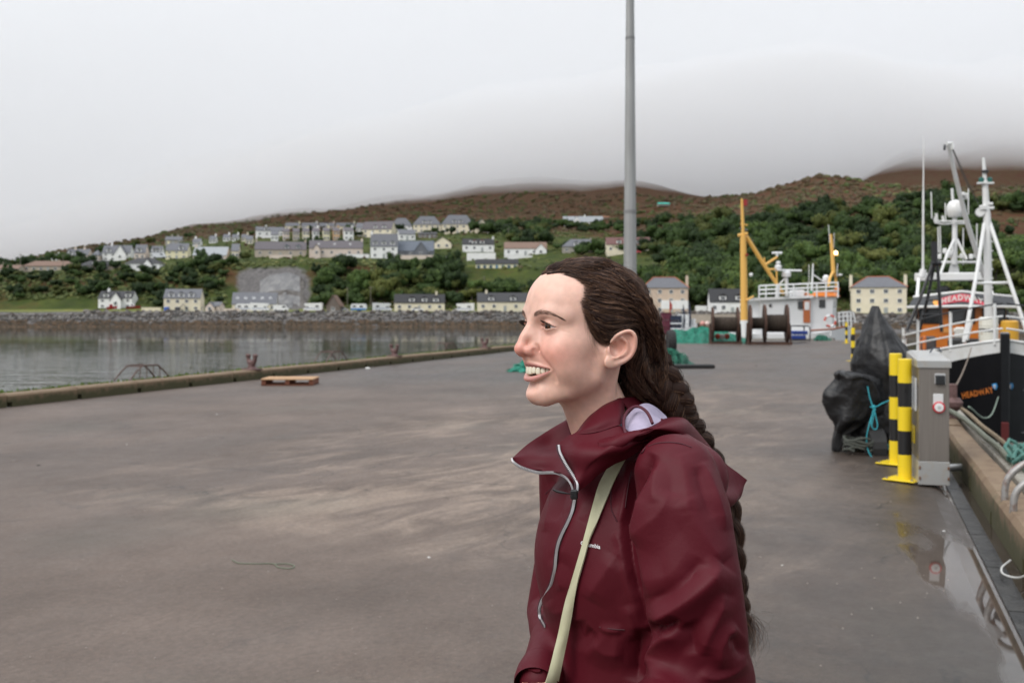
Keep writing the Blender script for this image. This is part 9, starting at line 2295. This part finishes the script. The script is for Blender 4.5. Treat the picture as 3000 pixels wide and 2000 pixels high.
 T([(2162, 690, d0 - 1.2), (2190, 684, d0 - 1.2)], .10, 'mast_band', Y, 8, par=mm); T([(2168, 668, d0 - 1.2), (2190, 675, d0 - 1.2)], .07, 'mast_fitting', MATS['wire_grey'], 6, par=mm); T([(2170, 655, d0 - 1.2), (2190, 660, d0 - 1.2)], .05, 'mast_fitting', Y, 6, par=mm)
 T([(2186, 880, d0 - 1.4), (2208, 868, d0 - 1.4)], .07, 'mast_bracket', Y, 6, par=mm); T([(2185, 745, d0 - 1.4), (2190, 749, d0 - 1.4)], .08, 'mast_lamp', MATS['lamp_red'], 6, par=mm)
 T([(2196, 806, d0 - 1.2), (2204, 803, d0 - 1.2)], .10, 'flood_lamp', W_, 8, par=mm)
 bm_ = T([(2186, 692, d0 - 1.1), (2240, 778, d0 - .8), (2296, 862, d0 - .6)], [.13, .12, .10], 'boom', Y, 10)
 T([(2243, 775, d0 - .8), (2278, 752, d0 - .8)], [.08, .07], 'boom_arm', Y, 8, par=bm_); T([(2262, 741, d0 - .8), (2291, 741, d0 - .8)], .07, 'radar_bar', W_, 8, par=bm_); T([(2276, 744, d0 - .8), (2277, 751, d0 - .8)], .07, 'radar_post', W_, 6, par=bm_)
 T([(2252, 789, d0 - .8), (2275, 788, d0 - .8)], .06, 'boom_arm', Y, 8, par=bm_); T([(2239, 754, d0 - .8), (2240, 770, d0 - .8)], .04, 'boom_peg', Y, 6, par=bm_)
 # radar mast
 rm = T([(2305, 868, d0 - .5), (2304, 806, d0 - .5)], .10, 'radar_mast', W_, 10); q = MB(); q.lathe(L(2304, 803, d0 - .5), [(.05, -.18), (.26, -.16), (.28, .10), (.2, .16), (.01, .17)], 18); q.build('radar_base', W_, rm, smooth=True)
 q = MB(); a = L(2270, 791, d0 - .5); b = L(2348, 793, d0 - .5); q.tube([a, b], .085, 6, flat=.8); q.build('radar_scanner', W_, rm); T([(2303, 812, d0 - .5), (2284, 832, d0 - .5)], .05, 'radar_stay', W_, 6, par=rm)
 q = MB(); q.lathe(L(2280, 782, d0 - .9), [(.05, -.14), (.20, -.13), (.22, .05), (.13, .13), (.05, .15), (.13, .20), (.14, .30), (.05, .36), (.01, .37)], 16); q.build('satellite_dome', W_, rm, smooth=True); T([(2275, 792, d0 - .9), (2276, 835, d0 - .9)], .05, 'dome_post', Y, 6, par=rm); T([(2280, 832, d0 - 1.2), (2277, 870, d0 - 1.2)], .13, 'vent_post', W_, 8, par=rm)
 # white davit and aerials
 T([(2378, 858, d0 - 1.0), (2382, 772, d0 - 1.0)], [.08, .04], 'aerial', W_, 6); T([(2384, 805, d0 - 1.0), (2412, 825, d0 - 1.0)], .04, 'aerial_stay', W_, 6); T([(2370, 775, d0), (2370, 830, d0)], .02, 'aerial', W_, 5)
 T([(2376, 852, d0 - 1.7), (2376, 861, d0 - 1.7)], .10, 'green_lamp', mat('lamp_green2', (.02, .35, .18), rough=.3), 8)
 q = MB(); q.lathe(L(2420, 815, d0 - .6), [(.05, -.22), (.18, -.2), (.22, -.02), (.19, .12), (.08, .2), (.01, .21)], 16); q.build('satellite_dome', W_, root, smooth=True)
 hbox(2336, 2365, 848, 866, -.9, .4, 'roof_locker', W_)
 # aft yellow mast over the wheelhouse
 am = T([(2442, 800, d0 - .5), (2438, 740, d0 - .5), (2434, 686, d0 - .5)], [.13, .11, .08], 'after_mast', Y, 10)
 T([(2441, 795, d0 - .5), (2431, 815, d0 - 1.2), (2427, 840, d0 - 1.4)], .08, 'mast_leg', Y, 8, par=am); T([(2443, 795, d0 - .5), (2449, 815, d0 - .2), (2450, 838, d0 - .2)], .08, 'mast_leg', Y, 8, par=am)
 T([(2432, 712, d0 - .5), (2427, 658, d0 - .5)], [.03, .02], 'aerial', W_, 5, par=am); T([(2443, 725, d0 - .5), (2444, 682, d0 - .5)], .02, 'aerial', W_, 5, par=am); T([(2452, 810, d0 - .5), (2454, 772, d0 - .5)], .025, 'aerial', W_, 5, par=am)
 q = MB(); q.lathe(L(2449, 741, d0 - .5), [(.01, -.1), (.10, -.1), (.11, .08), (.05, .12), (.01, .13)], 12); q.build('lit_lamp', mat('lamp_lit', (.8, .7, .4), emit=(1, .75, .35, 4)), am)
 T([(2441, 748, d0 - .5), (2456, 748, d0 - .5)], .04, 'lamp_arm', Y, 6, par=am)
 q = MB(); q.box(L(2462, 805, d0 - .5), (.2, .2, .12), bev=.03); q.build('lamp', W_, am)
# ================================================================== build everything
build_quay(); build_land(); build_cloud()
build_trees(); build_shore(); build_village(); build_vehicles()
build_headway(); build_quay_things(); build_pier_end(); build_white_boat()
_V, _F, _hb = build_face()
build_hair(_hb); build_jacket(); build_lower_body()
